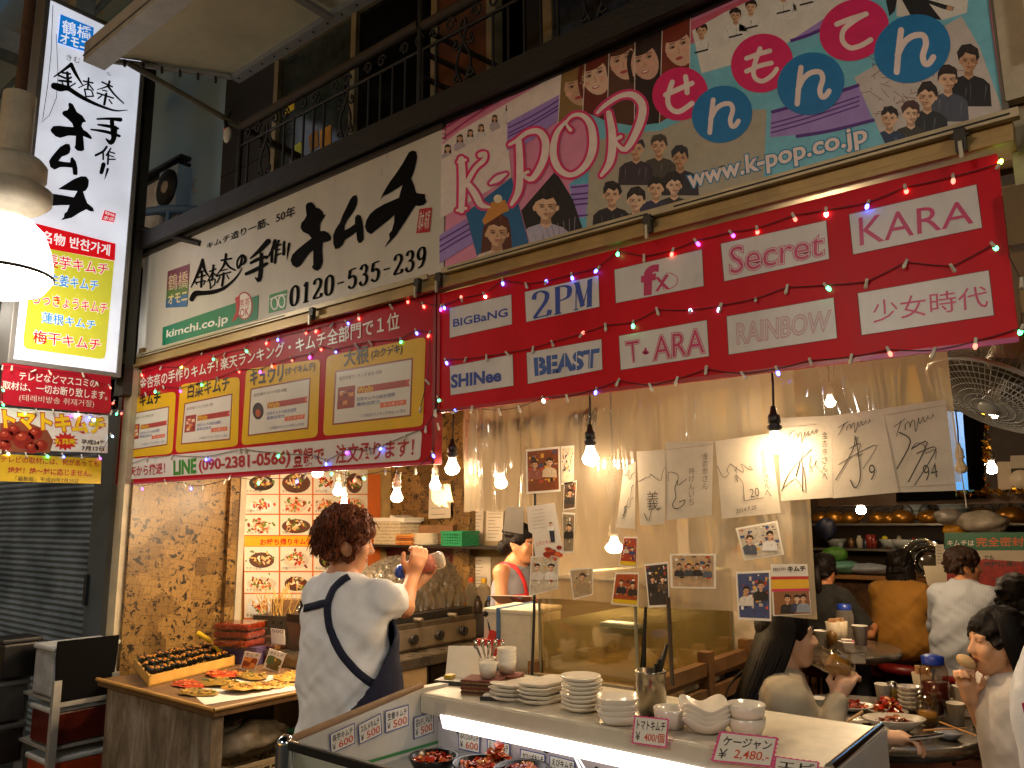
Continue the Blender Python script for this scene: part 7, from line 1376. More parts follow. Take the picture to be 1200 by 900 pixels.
chop((1082, 856), (1133, 853), 'wooden chopstick lying across the small dish'); chop((1101, 846), (1144, 862), 'pale chopstick crossing behind the small dish')
p = zd(995, 858); t = thing('glass_bowl', 'small clear bowl with a spoon and wooden stick by the phone hand', 'bowl', p); m = MB(); m.lathe([(0, .004), (.03, 0), (.055, .035), (.052, .036), (.028, .008), (0, .007)], p, glass('#e8e0d0', .05, 1.45, .3), 28); m.build('bowl', t); m = MB(); m.tube([p+Vector((-.02, -.02, .03)), p+Vector((.05, .04, .08))], .006, mat('#c8a070', .5), 8); m.build('stick', t); m = MB(); chunks(m, p+Vector((0, 0, .012)), .03, .01, 14, ['#8a5a34', '#c8a880'], 3, .01); m.build('food', t)
m = MB(); p = zd(970, 856); m.ball(p+Vector((0, 0, .012)), (.04, .028, .012), chrome, 16, 8, Matrix.Rotation(.6, 3, 'Z')); m.tube([p+Vector((.03, .02, .012)), p+Vector((.12, .09, .02))], .005, chrome, 8); m.build('spoon', label='shiny steel spoon lying before the beer girl', cat='spoon')
food_plate('square_plate', 'angled white plate right of the clear bowl', (1013, 847), .07, 1, .7, .9, ['#5a4a34', '#8a7a5a'], 8, .01, 8, .012)
# far table
z2 = .7215
for i, (x, y) in enumerate(((978, 757), (986, 756))):
    p = zd(x, y); t = thing('chopstick_cup', ('left', 'right')[i]+' cup of chopsticks on the far round table', 'cup', p, 'cups of chopsticks'); m = MB(); m.lathe([(0, 0), (.04, 0), (.05, .16), (.048, .16), (.038, .005)], p, mat('#bfae94', .5), 16); m.build('cup', t); m = MB()
    for k in range(14): m.obox(p+Vector((.02*math.cos(k), .02*math.sin(k*1.7), .12)), (.009, .009, .12), mat('#c89a6a', .6), k)
    m.build('chopsticks', t, kind='stuff')
p = zd(992, 752); t = thing('pitcher', 'far clear pitcher with a blue lid', 'pitcher', p); m = MB(); m.lathe([(0, .005), (.055, 0), (.058, .01), (.058, .19), (.045, .225)], p, glass('#d8ccc0', .06, 1.4, .2), 24); m.build('jug', t); m = MB(); m.lathe([(.048, .22), (.049, .255), (0, .262)], p, mat('#1c3a98', .35), 24); m.build('lid', t)
put('paper_cup', 'white paper cup standing on the tissue boxes of the far table', 'cup', (1009, 756), lambda m, p: paper_cup(m, p, .045, .11), None, .84); put('paper_cup', 'white paper cup at the left of the far table', 'cup', (963, 757), lambda m, p: paper_cup(m, p, .045, .1)); put('spice_jar', 'brown spice jar on the far round table', 'jar', (976, 760), lambda m, p: m.lathe([(0, 0), (.035, 0), (.035, .09), (.02, .11), (0, .12)], p, mat('#6a4a1c', .3), 16))
# stools
def stool(c, label, h=.45): 
    t = thing('stool', label, 'stool', (c[0], c[1], 0), 'red stools'); m = MB(); m.lathe([(0, h+.02), (.16, h+.02), (.18, h), (.18, h-.04), (0, h-.05)], (c[0], c[1], 0), mat('#6a1510', .35, nz=.2), 28); m.build('seat', t)
    for a in range(4): m = MB(); m.tube([(c[0]+.13*math.cos(a*1.57+.78), c[1]+.13*math.sin(a*1.57+.78), h-.03), (c[0]+.17*math.cos(a*1.57+.78), c[1]+.17*math.sin(a*1.57+.78), .005)], .012, mat('#3a3430', .3, metal=.7), 8); m.build('leg', t)
# long red bench
m = MB(); m.box(-2.2, -.2, 6.9, 7.3, .34, .42, mat('#5a120e', .4, nz=.2)); m.box(-2.2, -.2, 7.26, 7.3, 0, .34, mat('#2a1a12', .6)); m.build('bench', label='dark red bench along the back wall side of the dining room', cat='bench')
# back kitchen wall: counter, shelves, kettles, bowls, poster
def onb(x, y, Y): return oY(x, y, Y)
YK = 8.0; bc = thing('bar_counter', 'wooden bar counter with a patterned front at the back of the dining room', 'counter', (-1.8, 7.6, 0)); zc = oY(1020, 675, 7.5).z
m = MB(); m.box(-2.9, 1.2, 7.45, 7.9, zc-.03, zc, mat('#9a6a34', .5, nz=.3)); m.build('counter_top', bc); m = MB(); m.box(-2.9, 1.2, 7.6, 7.62, 0, zc-.03, mat('#6a4522', .5, nz=.9, scale=16)); m.build('front', bc)
for i, (y, lb) in enumerate(((613, 'upper shelf with brass kettles and pots on the back wall'), (643, 'lower shelf with bowls on the back wall'))):
    z = oY(1050, y, 8.1).z; m = MB(); m.box(-3.0, 1.2, 7.95, 8.35, z-.02, z, mat('#8a8478', .3, metal=.7, nz=.2)); m.build('wall_shelf', label=lb, cat='shelf')
zk = oY(1050, 613, 8.1).z; base = None; br = mat('#a8742c', .3, metal=.7, nz=.35, scale=14)
KX = [(962, .9), (978, 1.0), (996, .9), (1030, .9), (1043, .8), (1058, 1.05), (1090, 1.0), (1152, 1.1), (1186, 1.2)]
KL = ['leftmost brass kettle on the upper shelf', 'second brass kettle from the left on the upper shelf', 'brass kettle just left of the glowing bulb', 'brass kettle just right of the glowing bulb', 'small brass kettle tucked between two larger ones', 'big brass kettle with its spout to the right', 'brass kettle before the stacked white bowls', 'copper-dark kettle under the gold tinsel', 'rightmost dark copper kettle']
for (x, s), lb in zip(KX, KL):
    p = Vector((oY(x, 612, 8.05).x, 8.05, zk))
    if base is None:
        base = thing('kettle', lb, 'kettle', p, 'brass kettles on the shelf', 0.0); m = MB(); m.lathe([(0, 0), (.085, 0), (.105, .03), (.10, .075), (.06, .105), (.045, .108), (.03, .118), (.0, .12)], (0, 0, 0), br, 22); m.ball((0, 0, .128), .012, mat('#1a140e', .5), 8, 6); m.build('body', base)
        m = MB(); m.tube([(.09, 0, .04), (.13, 0, .06), (.15, 0, .10)], [.02, .014, .011], br, 8); m.build('spout', base); m = MB(); m.tube([(-.085*math.cos(a)*1, 0, .085+.09*math.sin(a)) for a in [k*math.pi/10 for k in range(11)]], .007, mat('#1a140e', .5), 6); m.build('handle', base); base.scale = (s, s, s)
    else: o_ = dup(base, p, lb, rz=.3*math.sin(x)); o_.scale = (s, s, s)
wb_ = mat('#9aa4a8', .3, nz=.1)
for x, n, lb, r in ((1075, 5, 'white bowl in the stack behind the kettles', .11), (1118, 4, 'pale blue pot in the stack right of the kettles', .13)):
    b = None
    for i in range(n):
        p = Vector((oY(x, 612, 8.2).x, 8.2, zk+i*.04))
        if b is None: m = MB(); m.lathe([(0, .003), (r*.7, 0), (r, .05), (r*1.02, .06), (r*.95, .055), (0, .01)], p, wb_, 24); b = m.build('bowl', label=lb, cat='bowl', group=lb.replace('bowl in', 'bowls in').replace('pot in', 'pots in'), origin=tuple(p))
        else: o_ = b.copy(); COL.objects.link(o_); o_.location = p
zl = oY(1050, 643, 8.1).z
for x, r, c_, lb in ((1043, .09, '#a8b0ae', 'small pale bowl with a yellow item on the lower shelf'), (1062, .14, '#b4b8b8', 'wide pale bowl in the middle of the lower shelf'), (1085, .12, '#3a444c', 'dark blue bowl on the lower shelf'), (980, .10, '#8a8c88', 'grey pot at the left of the lower shelf')): m = MB(); p = (oY(x, 640, 8.05).x, 8.05, zl); m.lathe([(0, .003), (r*.5, 0), (r, .085), (r*.97, .088), (r*.45, .01), (0, .008)], p, mat(c_, .3, nz=.1), 26); m.build('bowl', label=lb, cat='bowl')
m = MB(); p = (oY(1021, 640, 8.05).x, 8.05, zl); m.lathe([(0, 0), (.045, 0), (.045, .13), (0, .13)], p, mat('#8a2a22', .4, nz=.2), 16); m.build('tin', label='red and white tin on the lower shelf', cat='tin')
m = MB(); p = (oY(1037, 640, 8.0).x, 8.02, zl+.09); m.ball(p, (.03, .03, .03), mat('#c8b81c', .4)); m.build('lemon', label='yellow lemon-like item in the small bowl of the lower shelf', cat='lemon')
for i in range(11):
    x = 984+i*9.5+(i % 3)*2; p = (oY(x, 640, 8.0).x, 8.02+.05*(i % 2), zl); h = .07+.05*((i*7) % 5)/4; m = MB(); m.lathe([(0, 0), (.028, 0), (.03, h*.75), (.016, h*.85), (.018, h), (0, h)], p, mat(('#8a9094', '#6a4a2c', '#b0a890', '#3a4a5a', '#7a2a1c')[i % 5], .25, nz=.2), 12)
    m.build('jar', label='small jar or bottle among the bowls on the lower shelf', cat='jar', group='jars on the lower back shelf')
# things on the bar counter
for x, y, c_, s, lb, cat in ((985, 672, '#5a8a7a', (.2, .16, .06), 'pale green tub on the bar counter', 'tub'), (978, 650, '#4a7a24', (.12, .1, .07), 'green cloth bundle above the pale green tub', 'cloth'), (1018, 668, '#8a9098', (.2, .14, .05), 'translucent bag of dishes on the bar counter', 'bag'), (968, 620, '#1a1f38', (.1, .08, .10), 'dark blue cap hung at the left of the shelf', 'cap')):
    p = oY(x, y, 7.65); lump(cat if cat != 'cap' else 'cap', lb, (p.x, 7.65, p.z-s[2] if cat in ('cloth', 'cap') else zc), s, mat(c_, .5, nz=.3, bump=.3), len(lb), cat, .12)
m = MB(); 
for k in range(3): p = Vector((oY(1084+k*3, 665, 7.62).x, 7.6, zc+.15-.02*k)); m.lathe([(0, .0), (.12-.02*k, .0), (.17-.025*k, .06), (.165-.025*k, .06), (.1, .012)], p, chrome, 28, Matrix.Rotation(R_(68), 3, 'X') @ Matrix.Rotation(.3, 3, 'Y'))
m.build('strainer_bowls', label='nested steel bowls standing on edge behind the mustard sweater', cat='bowls')
m = MB(); p = oY(958, 655, 7.5); m.lathe([(0, 0), (.05, 0), (.045, .16), (0, .16)], (p.x, p.y, zc), mat('#b8b0a4', .6), 16); m.build('paper_roll', label='white paper roll at the left end of the bar counter', cat='paper roll')
# poster, cards, screen, speaker, tinsel
PO = FY(7.40); m = MB(); q = PT('1107,624 1262,624 1262,706 1107,698'); q2 = lambda t: K(1000, 600, 6, t)
m.prism([PO(*p) for p in q], (0, .01, 0), mat('#c8b8a0', .5)); sp(m, PO, q2('640,145 1600,140 1600,268 640,272'), mat('#1c6a44', .4), 1); sp(m, PO, q2('650,400 920,330 1600,380 1600,640 650,560'), mat('#a82a1c', .4, nz=.5, scale=20), 1)
text(m, PO, 'キムチは', q2('660,198 850,198 850,238 660,240'), mat('#e0d8c4', .4), 2, .02); text(m, PO, '完全密封包装', q2('862,178 1380,172 1380,240 862,244'), mat('#d8641c', .4), 3, .012); text(m, PO, 'でも', q2('915,305 990,303 990,335 915,338'), inkm, 2, .02); text(m, PO, '絶対に臭いません', q2('915,350 1340,330 1340,375 915,390'), inkm, 2, .02)
m.build('kimchi_poster', label='green headed kimchi poster with red photo behind the striped shirt', cat='poster')
sheet('menu_card', 'blank white card standing between mustard sweater and striped shirt', FY(6.6), '1082,663 1109,663 1111,707 1092,711', 0, 'card', '#b0a48c'); sheet('price_list', 'narrow list hanging at the left edge of the poster', FY(7.38), '1096,638 1106,638 1107,663 1097,663', 6, seed=7)
tv = thing('television', 'wall television with a plain bright blue screen behind the last signed paper', 'television', oY(1100, 575, 4.9)); TVY = FY(4.85); m = MB(); m.prism([TVY(1050, 466), TVY(1154, 470), TVY(1154, 584), TVY(1050, 588)], (0, .08, 0), mat('#060505', .9, spec=.05)); m.build('casing', tv); m = MB(); sp(m, TVY, PT('1054,478 1128,483 1135,574 1054,576'), glow('#4f9adf', .9), 2); m.build('screen', tv)
m = MB(); rnd = random.Random(9); gd = mat('#c8962c', .18, metal=.95, nz=.3)
for i in range(170):
    f = rnd.random(); p = oY(1155+rnd.uniform(-3, 3), 470+110*f, 4.82) if i < 90 else oY(1118+95*f, 579+rnd.uniform(-2.5, 2.5)-f*3, 4.82); d = Vector((rnd.uniform(-.02, .02), rnd.uniform(-.02, .02), rnd.uniform(-.02, .02))); m.add([p-d, p+d, p+Vector((.012, .0, .012))], [[0, 1, 2]], gd)
m.build('tinsel', label='gold tinsel garland edging the dark panel right of the screen', cat='tinsel', kind=None)
m = MB(); a = oY(1160, 590, 4.9); m.box(a.x-.9, a.x+1.2, 4.9, 4.98, 1.66, 1.72, mat('#4a3018', .5, nz=.3)); m.build('ledge', label='brown ledge under the screen and the small speaker', cat='ledge')
m = MB(); m.prism([oY(1168, 541, 4.86), oY(1184, 541, 4.86), oY(1186, 573, 4.86), oY(1170, 574, 4.86)], (0, .12, 0), mat('#b8a890', .5)); m.build('white_box', label='white upright box beside the lit bulb on the ledge', cat='box')
sp_ = thing('speaker', 'small grey device with a round knob at the right edge', 'speaker', oY(1195, 572, 4.86)); m = MB(); m.prism([oY(1184, 534, 4.86), oY(1215, 533, 4.86), oY(1215, 548, 4.86), oY(1184, 549, 4.86)], (0, .15, 0), mat('#a09684', .4)); m.prism([oY(1186, 549, 4.88), oY(1215, 548, 4.88), oY(1215, 573, 4.88), oY(1187, 573, 4.88)], (0, .15, 0), mat('#1f1c18', .4)); m.build('body', sp_); m = MB(); m.lathe([(.0, .02), (.03, .02), (.05, .0)], oY(1196, 562, 4.86), mat('#c8bca8', .3), 18, Matrix.Rotation(R_(90), 3, 'X')); m.build('knob', sp_)
for x, y, r_, c_, lb, cat in ((1113, 606, (.12, .1, .07), '#8a8278', 'grey plastic bag on the shelf right of the kettles', 'bag'), (1150, 612, (.2, .12, .09), '#a89c8c', 'clear plastic bags lying above the poster', 'bag'), (1117, 622, (.08, .06, .05), '#c88a1c', 'yellow tag package above the poster', 'package')): p = oY(x, y, 7.5); lump(cat, lb, (p.x, 7.5, p.z-r_[2]), r_, mat(c_, .35, nz=.4, bump=.4, bscale=15), len(lb), cat, .15)
# wall fan hanging from the header
fn = thing('fan', 'grey caged fan hanging from the entrance header at the right', 'fan', (-.2, 2.7, 1.9)); fc = oT(1168, 462, 2.45); ax = Vector((-.30, -.28, -.62)).normalized(); rt = Vector((0, 0, 1)).rotation_difference(ax).to_matrix(); wire_ = mat('#a4abb0', .35, metal=.1)
m = MB()
for k in range(9): r = .03+.022*k; m.tube([fc+rt @ Vector((r*math.cos(a), r*math.sin(a), .055*(1-(r/.22)**2))) for a in [i*2*math.pi/36 for i in range(37)]], .0016 if k < 8 else .008, wire_, 5)
for i in range(64): a = i*2*math.pi/64; m.tube([fc+rt @ Vector((r*math.cos(a), r*math.sin(a), .055*(1-(r/.22)**2))) for r in (.03, .1, .16, .206)]+[fc+rt @ Vector((.2*math.cos(a), .2*math.sin(a), -.06)), fc+rt @ Vector((.06*math.cos(a), .06*math.sin(a), -.085))], .0012, wire_, 4, False)
m.build('cage', fn); m = MB()
for k in range(4):
    vs = []
    for i in range(7):
        f = i/6; r = .03+.155*f
        for s in (-1, 0, 1): a = k*1.571+s*(.35+.18*math.sin(f*3)); vs.append(fc+rt @ Vector((r*math.cos(a), r*math.sin(a), -.02+.022*s)))
    m.add(vs, [[i*3+j, i*3+j+1, (i+1)*3+j+1, (i+1)*3+j] for i in range(6) for j in range(2)], glass('#8a8478', .1, 1.45, .45), True)
m.build('blade', fn); m = MB(); m.lathe([(0, .06), (.03, .06), (.035, .05)], fc, wire_, 16, rt); m.lathe([(.05, -.08), (.075, -.10), (.075, -.16), (.05, -.20), (0, -.21)], fc, mat('#a89c84', .4), 20, rt); m.build('motor', fn)
m = MB(); e = fc-ax*.2; m.tube([e, e+Vector((.12, -.02, .12)), (e.x+.14, 2.5, 2.15)], .03, mat('#2a241c', .5), 10); m.build('bracket', fn)
m = MB(); m.tube([(-.42, 2.6, 2.12), (-.4, 2.62, 1.62)], .0018, mat('#c8b8a0', .5), 5); m.build('pull_cord', label='thin pull cord beside the last signed paper', cat='cord')
# ================================================================ people: one continuous surface grown from a distance field
class Field:
    def __init__(s, lo, hi, h):
        s.lo = np.array(lo, np.float32); s.h = h; s.n = np.ceil((np.array(hi)-s.lo)/h).astype(int)+1; s.v = np.full(s.n, .3, np.float32)
    def blk(s, lo, hi):
        a = np.clip(np.floor((np.array(lo)-s.lo)/s.h).astype(int), 0, s.n-1); b = np.clip(np.ceil((np.array(hi)-s.lo)/s.h).astype(int)+1, 1, s.n); sl = tuple(slice(i, j) for i, j in zip(a, b))
        return sl, [(s.lo[k]+s.h*np.arange(a[k], b[k], dtype=np.float32)).reshape([-1 if i == k else 1 for i in range(3)]) for k in range(3)]
    def put(s, sl, d, k, op):
        v = s.v[sl]
        if op == '-': d = -d; h = np.clip(.5-.5*(d-v)/k, 0, 1); s.v[sl] = v*(1-h)*0+(d*(1-h)+v*h)*0+np.maximum(v, d) if k < 1e-4 else d*(1-h)+v*h+k*h*(1-h); return
        h = np.clip(.5+.5*(d-v)/k, 0, 1); s.v[sl] = d*(1-h)+v*h-k*h*(1-h)
    def cap(s, a, b, r1, r2, k=.02, op='+', sq=None):
        a, b = np.array(a, np.float32), np.array(b, np.float32); R = max(r1, r2)+.06; sl, (X, Y, Z) = s.blk(np.minimum(a, b)-R, np.maximum(a, b)+R); ab = b-a; L = float(ab @ ab)+1e-9
        t = np.clip(((X-a[0])*ab[0]+(Y-a[1])*ab[1]+(Z-a[2])*ab[2])/L, 0, 1); dx, dy, dz = X-a[0]-t*ab[0], Y-a[1]-t*ab[1], Z-a[2]-t*ab[2]
        if sq: dx, dy, dz = dx/sq[0], dy/sq[1], dz/sq[2]
        s.put(sl, np.sqrt(dx*dx+dy*dy+dz*dz)-(r1+(r2-r1)*t), k, op)
    def ell(s, c, r, k=.02, op='+', rot=None):
        R = max(r)+.06; c = np.array(c, np.float32); sl, (X, Y, Z) = s.blk(c-R, c+R); p = [X-c[0], Y-c[1], Z-c[2]]
        if rot is not None: p = [p[0]*rot[0][i]+p[1]*rot[1][i]+p[2]*rot[2][i] for i in range(3)]
        q = np.sqrt(sum((p[i]/r[i])**2 for i in range(3))); s.put(sl, (q-1)*min(r), k, op)
    def cut(s, c, nrm):  # keep the side where (p-c).n < 0
        X, Y, Z = s.blk(s.lo, s.lo+s.h*s.n)[1]; d = (X-c[0])*nrm[0]+(Y-c[1])*nrm[1]+(Z-c[2])*nrm[2]; s.v = np.maximum(s.v, d)
    def wave(s, amp, f, seed):
        rnd = random.Random(seed); X, Y, Z = s.blk(s.lo, s.lo+s.h*s.n)[1]
        for i in range(3): a = [rnd.uniform(-f, f) for _ in range(3)]; s.v = s.v+amp*np.sin(a[0]*X+a[1]*Y+a[2]*Z+rnd.uniform(0, 6)+1.5*np.sin(a[1]*X*.6-a[0]*Z*.5)).astype(np.float32)/3
    def mesh(s):
        v = s.v; S = v < 0; n = v.shape; cnt = np.zeros([k-1 for k in n], np.int8); co = [(i, j, k) for i in (0, 1) for j in (0, 1) for k in (0, 1)]
        sh = lambda A, o: A[o[0]:o[0]+n[0]-1, o[1]:o[1]+n[1]-1, o[2]:o[2]+n[2]-1]
        for o in co: cnt += sh(S, o)
        ix = np.argwhere((cnt > 0) & (cnt < 8)); g = lambda o: v[ix[:, 0]+o[0], ix[:, 1]+o[1], ix[:, 2]+o[2]]
        P_ = np.zeros((len(ix), 3)); W_ = np.zeros(len(ix)); vals = {o: g(o) for o in co}
        for a in co:
            for ax in range(3):
                if a[ax]: continue
                b = tuple(a[i]+(i == ax) for i in range(3)); va, vb = vals[a], vals[b]; m = (va < 0) != (vb < 0); t = np.where(m, va/np.where(m, va-vb, 1), 0); q = np.array(a, float)[None]+t[:, None]*np.eye(3)[ax]; P_ += q*m[:, None]; W_ += m
        V_ = (ix+P_/W_[:, None])*s.h+s.lo; idm = np.full(cnt.shape, -1, np.int64); idm[tuple(ix.T)] = np.arange(len(ix)); F = []
        for ax in range(3):
            o = [slice(1, -1)]*3; o[ax] = slice(0, -1); o2 = list(o); o2[ax] = slice(1, None); A, B = S[tuple(o)], S[tuple(o2)]; e = np.argwhere(A != B); off = np.array([1, 1, 1]); off[ax] = 0; e = e+off; u, w_ = [(1, 2), (2, 0), (0, 1)][ax]
            q = []
            for du, dw in ((1, 1), (0, 1), (0, 0), (1, 0)): c = e.copy(); c[:, u] -= du; c[:, w_] -= dw; q.append(idm[tuple(c.T)])
            q = np.stack(q, 1); fl = S[tuple(e.T)]; q[~fl] = q[~fl][:, ::-1]; F.append(q)
        return V_, np.concatenate(F)
    def build(s, name, parent, m, label=None):
        V_, F = s.mesh(); me = bpy.data.meshes.new(name); me.from_pydata(V_.tolist(), [], F.tolist()); me.materials.append(m); me.polygons.foreach_set('use_smooth', [True]*len(me.polygons)); me.update()
        o = bpy.data.objects.new(name, me); COL.objects.link(o); o.parent = parent
        if label: o['label'] = label
        return o
def hand(f, w, d, up, r=1.0, curl=.6, spread=.2, thumb=1):
    """palm at wrist w reaching along d, up = back of the hand; four unequal fingers that curl and a thumb off the side"""
    w, d, up = Vector(w), Vector(d).normalized(), Vector(up); up = (up-d*up.dot(d)).normalized(); sd = d.cross(up)
    f.cap(w, w+d*.05*r, .026*r, .03*r, .02); 
    for k in (-1, -.33, .33, 1): f.cap(w+d*.02*r+sd*.012*k*r, w+d*.08*r+sd*.026*k*r, .014*r, .012*r, .012)
    for k, L in ((-1, .062), (-.33, .074), (.33, .078), (1, .068)):
        p = w+d*.082*r+sd*.027*k*r; a = 0
        for j in range(3): a += curl*(.7 if j == 0 else 1); dd = d*math.cos(a)-up*math.sin(a)+sd*spread*.25*k; q = p+dd.normalized()*L*r*(.44, .32, .26)[j]; f.cap(p, q, .0095*r, .0085*r, .004); p = q
    t0 = w+d*.025*r+sd*.026*thumb*r; t1 = t0+(d*.6+sd*.8*thumb-up*.2).normalized()*.036*r; t2 = t1+(d*.95+sd*.15*thumb-up*.4).normalized()*.034*r; f.cap(t0, t1, .013*r, .011*r, .01); f.cap(t1, t2, .011*r, .009*r, .006)
def head(f, c, yaw, pitch=0, r=1.0, fem=False):
    """skull, jaw, nose, brow, lips, ears; c is the centre of the head"""
    R3 = Matrix.Rotation(yaw, 3, 'Z') @ Matrix.Rotation(pitch, 3, 'X'); c = Vector(c); T = lambda x, y, z: c+R3 @ Vector((x, y, z))*r; rm = [[R3[i][j] for j in range(3)] for i in range(3)]
    E = lambda p, rr, k=.012, op='+': f.ell(T(*p), tuple(q*r for q in rr), k, op, rm)
    E((0, -.012, .03), (.073, .092, .088)); E((0, .025, -.02), (.06, .066, .082)); E((0, .045, -.075), (.038, .036, .03), .03); E((0, .058, -.098), (.02, .02, .016), .02)
    for s in (-1, 1):
        E((s*.035, .068, -.03), (.026, .018, .026), .02); f.cap(T(s*.058, .0, -.03), T(s*.02, .055, -.098), .022*r, .014*r, .025)
        E((s*.031, .086, .006), (.018, .012, .012), .01, '-'); E((s*.031, .077, .005), (.0135, .0115, .0105), .003); f.cap(T(s*.012, .085, .024), T(s*.048, .075, .024), .008*r, .007*r, .012)
        f.cap(T(s*.074, -.012, .012), T(s*.072, -.006, -.03), .011*r, .008*r, .004, sq=None); E((s*.076, -.016, .0), (.007, .016, .025), .006)
    f.cap(T(0, .084, .012), T(0, .104, -.032), .008*r, .0125*r, .012); 
    for s in (-1, 1): E((s*.011, .097, -.036), (.009, .01, .008), .006)
    f.cap(T(-.017, .081, -.062), T(.017, .081, -.062), .0065*r, .0065*r, .005); f.cap(T(-.013, .079, -.073), T(.013, .079, -.073), .0075*r, .0075*r, .005); f.cap(T(-.02, .093, -.0675), T(.02, .093, -.0675), .002, .002, .004, '-')
    return T
def face_bits(parent, T, r=1.0, lip='#a8544a', closed=False, brow='#1d140f'):
    m = MB()
    for s in (-1, 1):
        if not closed: m.ball(T(s*.031, .0815, .005), .0095*r, mat('#d8d0c4', .2), 10, 6); m.ball(T(s*.031, .0865, .005), .0062*r, mat('#15100c', .1), 8, 6)
        m.tube([T(s*.017, .090, .010), T(s*.031, .0935, .0145 if not closed else .002), T(s*.047, .083, .008)], .0012*r, mat(brow, .6), 5)
        m.tube([T(s*.014, .093, .030), T(s*.032, .093, .036), T(s*.054, .076, .03)], .0019*r, mat(brow, .7), 5)
    me = m.build('eyes', None, 'x', 'x'); me.parent = parent; me.location = me.location; del me['label']; del me['category']
    m = MB(); m.tube([T(-.021, .083, -.0655), T(-.008, .0895, -.062), T(.008, .0895, -.062), T(.021, .083, -.0655)], .0042*r, mat(lip, .4), 6); m.tube([T(-.019, .083, -.069), T(0, .088, -.0735), T(.019, .083, -.069)], .0048*r, mat(lip, .4), 6)
    me = m.build('lips', None, 'x', 'x'); me.parent = parent; del me['label']; del me['category']
def _hair(h1, h2):
    def f(n, L, b, o):
        t = n.new('ShaderNodeTexCoord'); mp = n.new('ShaderNodeMapping'); mp.inputs['Scale'].default_value = (130, 130, 9); L.new(t.outputs['Object'], mp.inputs[0]); a = n.new('ShaderNodeTexNoise'); a.inputs['Scale'].default_value = 1; a.inputs['Detail'].default_value = 4; a.inputs['Distortion'].default_value = .4; L.new(mp.outputs[0], a.inputs['Vector'])
        r = n.new('ShaderNodeValToRGB'); e = r.color_ramp.elements; e[0].position = .38; e[0].color = lin(h1); e[1].position = .66; e[1].color = lin(h2); L.new(a.outputs[0], r.inputs[0]); L.new(r.outputs[0], b.inputs['Base Color']); b.inputs['Roughness'].default_value = .55; b.inputs['Specular IOR Level'].default_value = .15
        bp = n.new('ShaderNodeBump'); bp.inputs['Strength'].default_value = .5; bp.inputs['Distance'].default_value = .004; L.new(a.outputs[0], bp.inputs['Height']); L.new(bp.outputs[0], b.inputs['Normal'])
    return custom('hair_'+h1[1:]+h2[1:], f)
skin = lambda h: mat(h, .48, nz=.06, scale=20, sss=.15)
cloth = lambda h, b=.25: mat(h, .85, nz=.07, scale=14, bump=b, bscale=26)
HB = _hair('#080605', '#1a120d')
def strands(parent, mtl, T, n, seed, drop, spread=(-1.15, 1.15), r0=.088, rr=.0075, back=True, z0=.05, lean=0, side=1.0, wide=1.25):
    """long locks of hair falling from the crown"""
    rnd = random.Random(seed); m = MB()
    for i in range(n):
        a = rnd.uniform(*spread)*math.pi*.8 if back else rnd.uniform(-.5, .5); x, y = math.sin(a)*r0*side, -math.cos(a)*r0*1.05
        L = drop*rnd.uniform(.78, 1.08); ln0 = lean; lean_ = lean*(1+1.1*abs(math.sin(a))*(lean < -.06)); p = [T(x*.25, y*.25+.0, .118), T(x*.75, y*.78, z0+.045), T(x*1.03, y*1.03-.006, z0-.05), T(x*1.1+rnd.uniform(-.012, .012), y*1.12-.01+lean_*.42, -.10-L*.3), T(x*1.12*wide**.7+rnd.uniform(-.02, .02), y*1.12-.018+rnd.uniform(-.015, .015)+lean_*.7, -.1-L*.7), T(x*1.05*wide+rnd.uniform(-.03, .03), y*1.08-.01+lean_, -.1-L)]
        p = [Vector(q) for q in smooth_path3(p)]; k = len(p); m.tube(p, [rr*(1.15-.9*(j/(k-1))**2.5) for j in range(k)], mtl, 5, False)
    o = m.build('hair', None, 'x', 'x'); o.parent = parent; del o['label']; del o['category']; return o
def smooth_path3(p, k=3):
    out = []; q = [p[0]]+list(p)+[p[-1]]
    for i in range(1, len(q)-2):
        for j in range(k): t = j/k; a, b, c, d = (Vector(q[i+o]) for o in (-1, 0, 1, 2)); out.append(.5*((2*b)+(c-a)*t+(2*a-5*b+4*c-d)*t*t+(-a+3*b-3*c+d)*t**3))
    out.append(Vector(p[-1])); return out
def person(label, loc, rz, J, hy, hp, skc, h=.007, fem=True, wav=.0, hands=(), hs=.96):
    """J joints in the person's own frame (x right, y forward, z up); returns empty and head frame"""
    t = thing('person', label, 'person', loc, None, rz); pts = np.array([J[k] for k in J]); lo, hi = pts.min(0)-.17, pts.max(0)+.17
    f = Field(lo, hi, h); N, C_, Pv = J['neck'], J['chest'], J['hip']; w = .155 if fem else .17
    f.ell(C_, (w*.92, .105, .16), .05); f.ell((np.array(C_)+np.array(Pv))/2, (w*.78, .098, .17), .06); f.ell(Pv, (w*1.02, .115, .13), .06)
    f.cap(C_, N, .07, .058, .05); f.cap(N, Vector(J['head'])-Vector((0, -.0, .06)), .054 if not fem else .047, .05, .025)
    for s in 'lr':
        f.cap(Vector(N)-Vector((0, 0, .05)), J[s+'sh'], .045, .045 if not fem else .038, .05); f.cap(J[s+'sh'], J[s+'el'], .05 if not fem else .038, .04 if not fem else .033, .03); f.cap(J[s+'el'], J[s+'wr'], .041 if not fem else .035, .027 if not fem else .023, .015)
        f.cap(Pv if s+'hp' not in J else J[s+'hp'], J[s+'kn'], .085, .058, .04); f.cap(J[s+'kn'], J[s+'an'], .056, .038, .02); f.cap(J[s+'an'], Vector(J[s+'an'])+Vector((0, .13, -.03)), .04, .03, .02)
    for (s, d, up, curl, th) in hands: hand(f, J[s+'wr'], d, up, .95 if fem else 1.08, curl, .2, th)
    T = head(f, J['head'], hy, hp, hs, fem); f.build('body', t, skin(skc)); return t, T, (lo, hi)
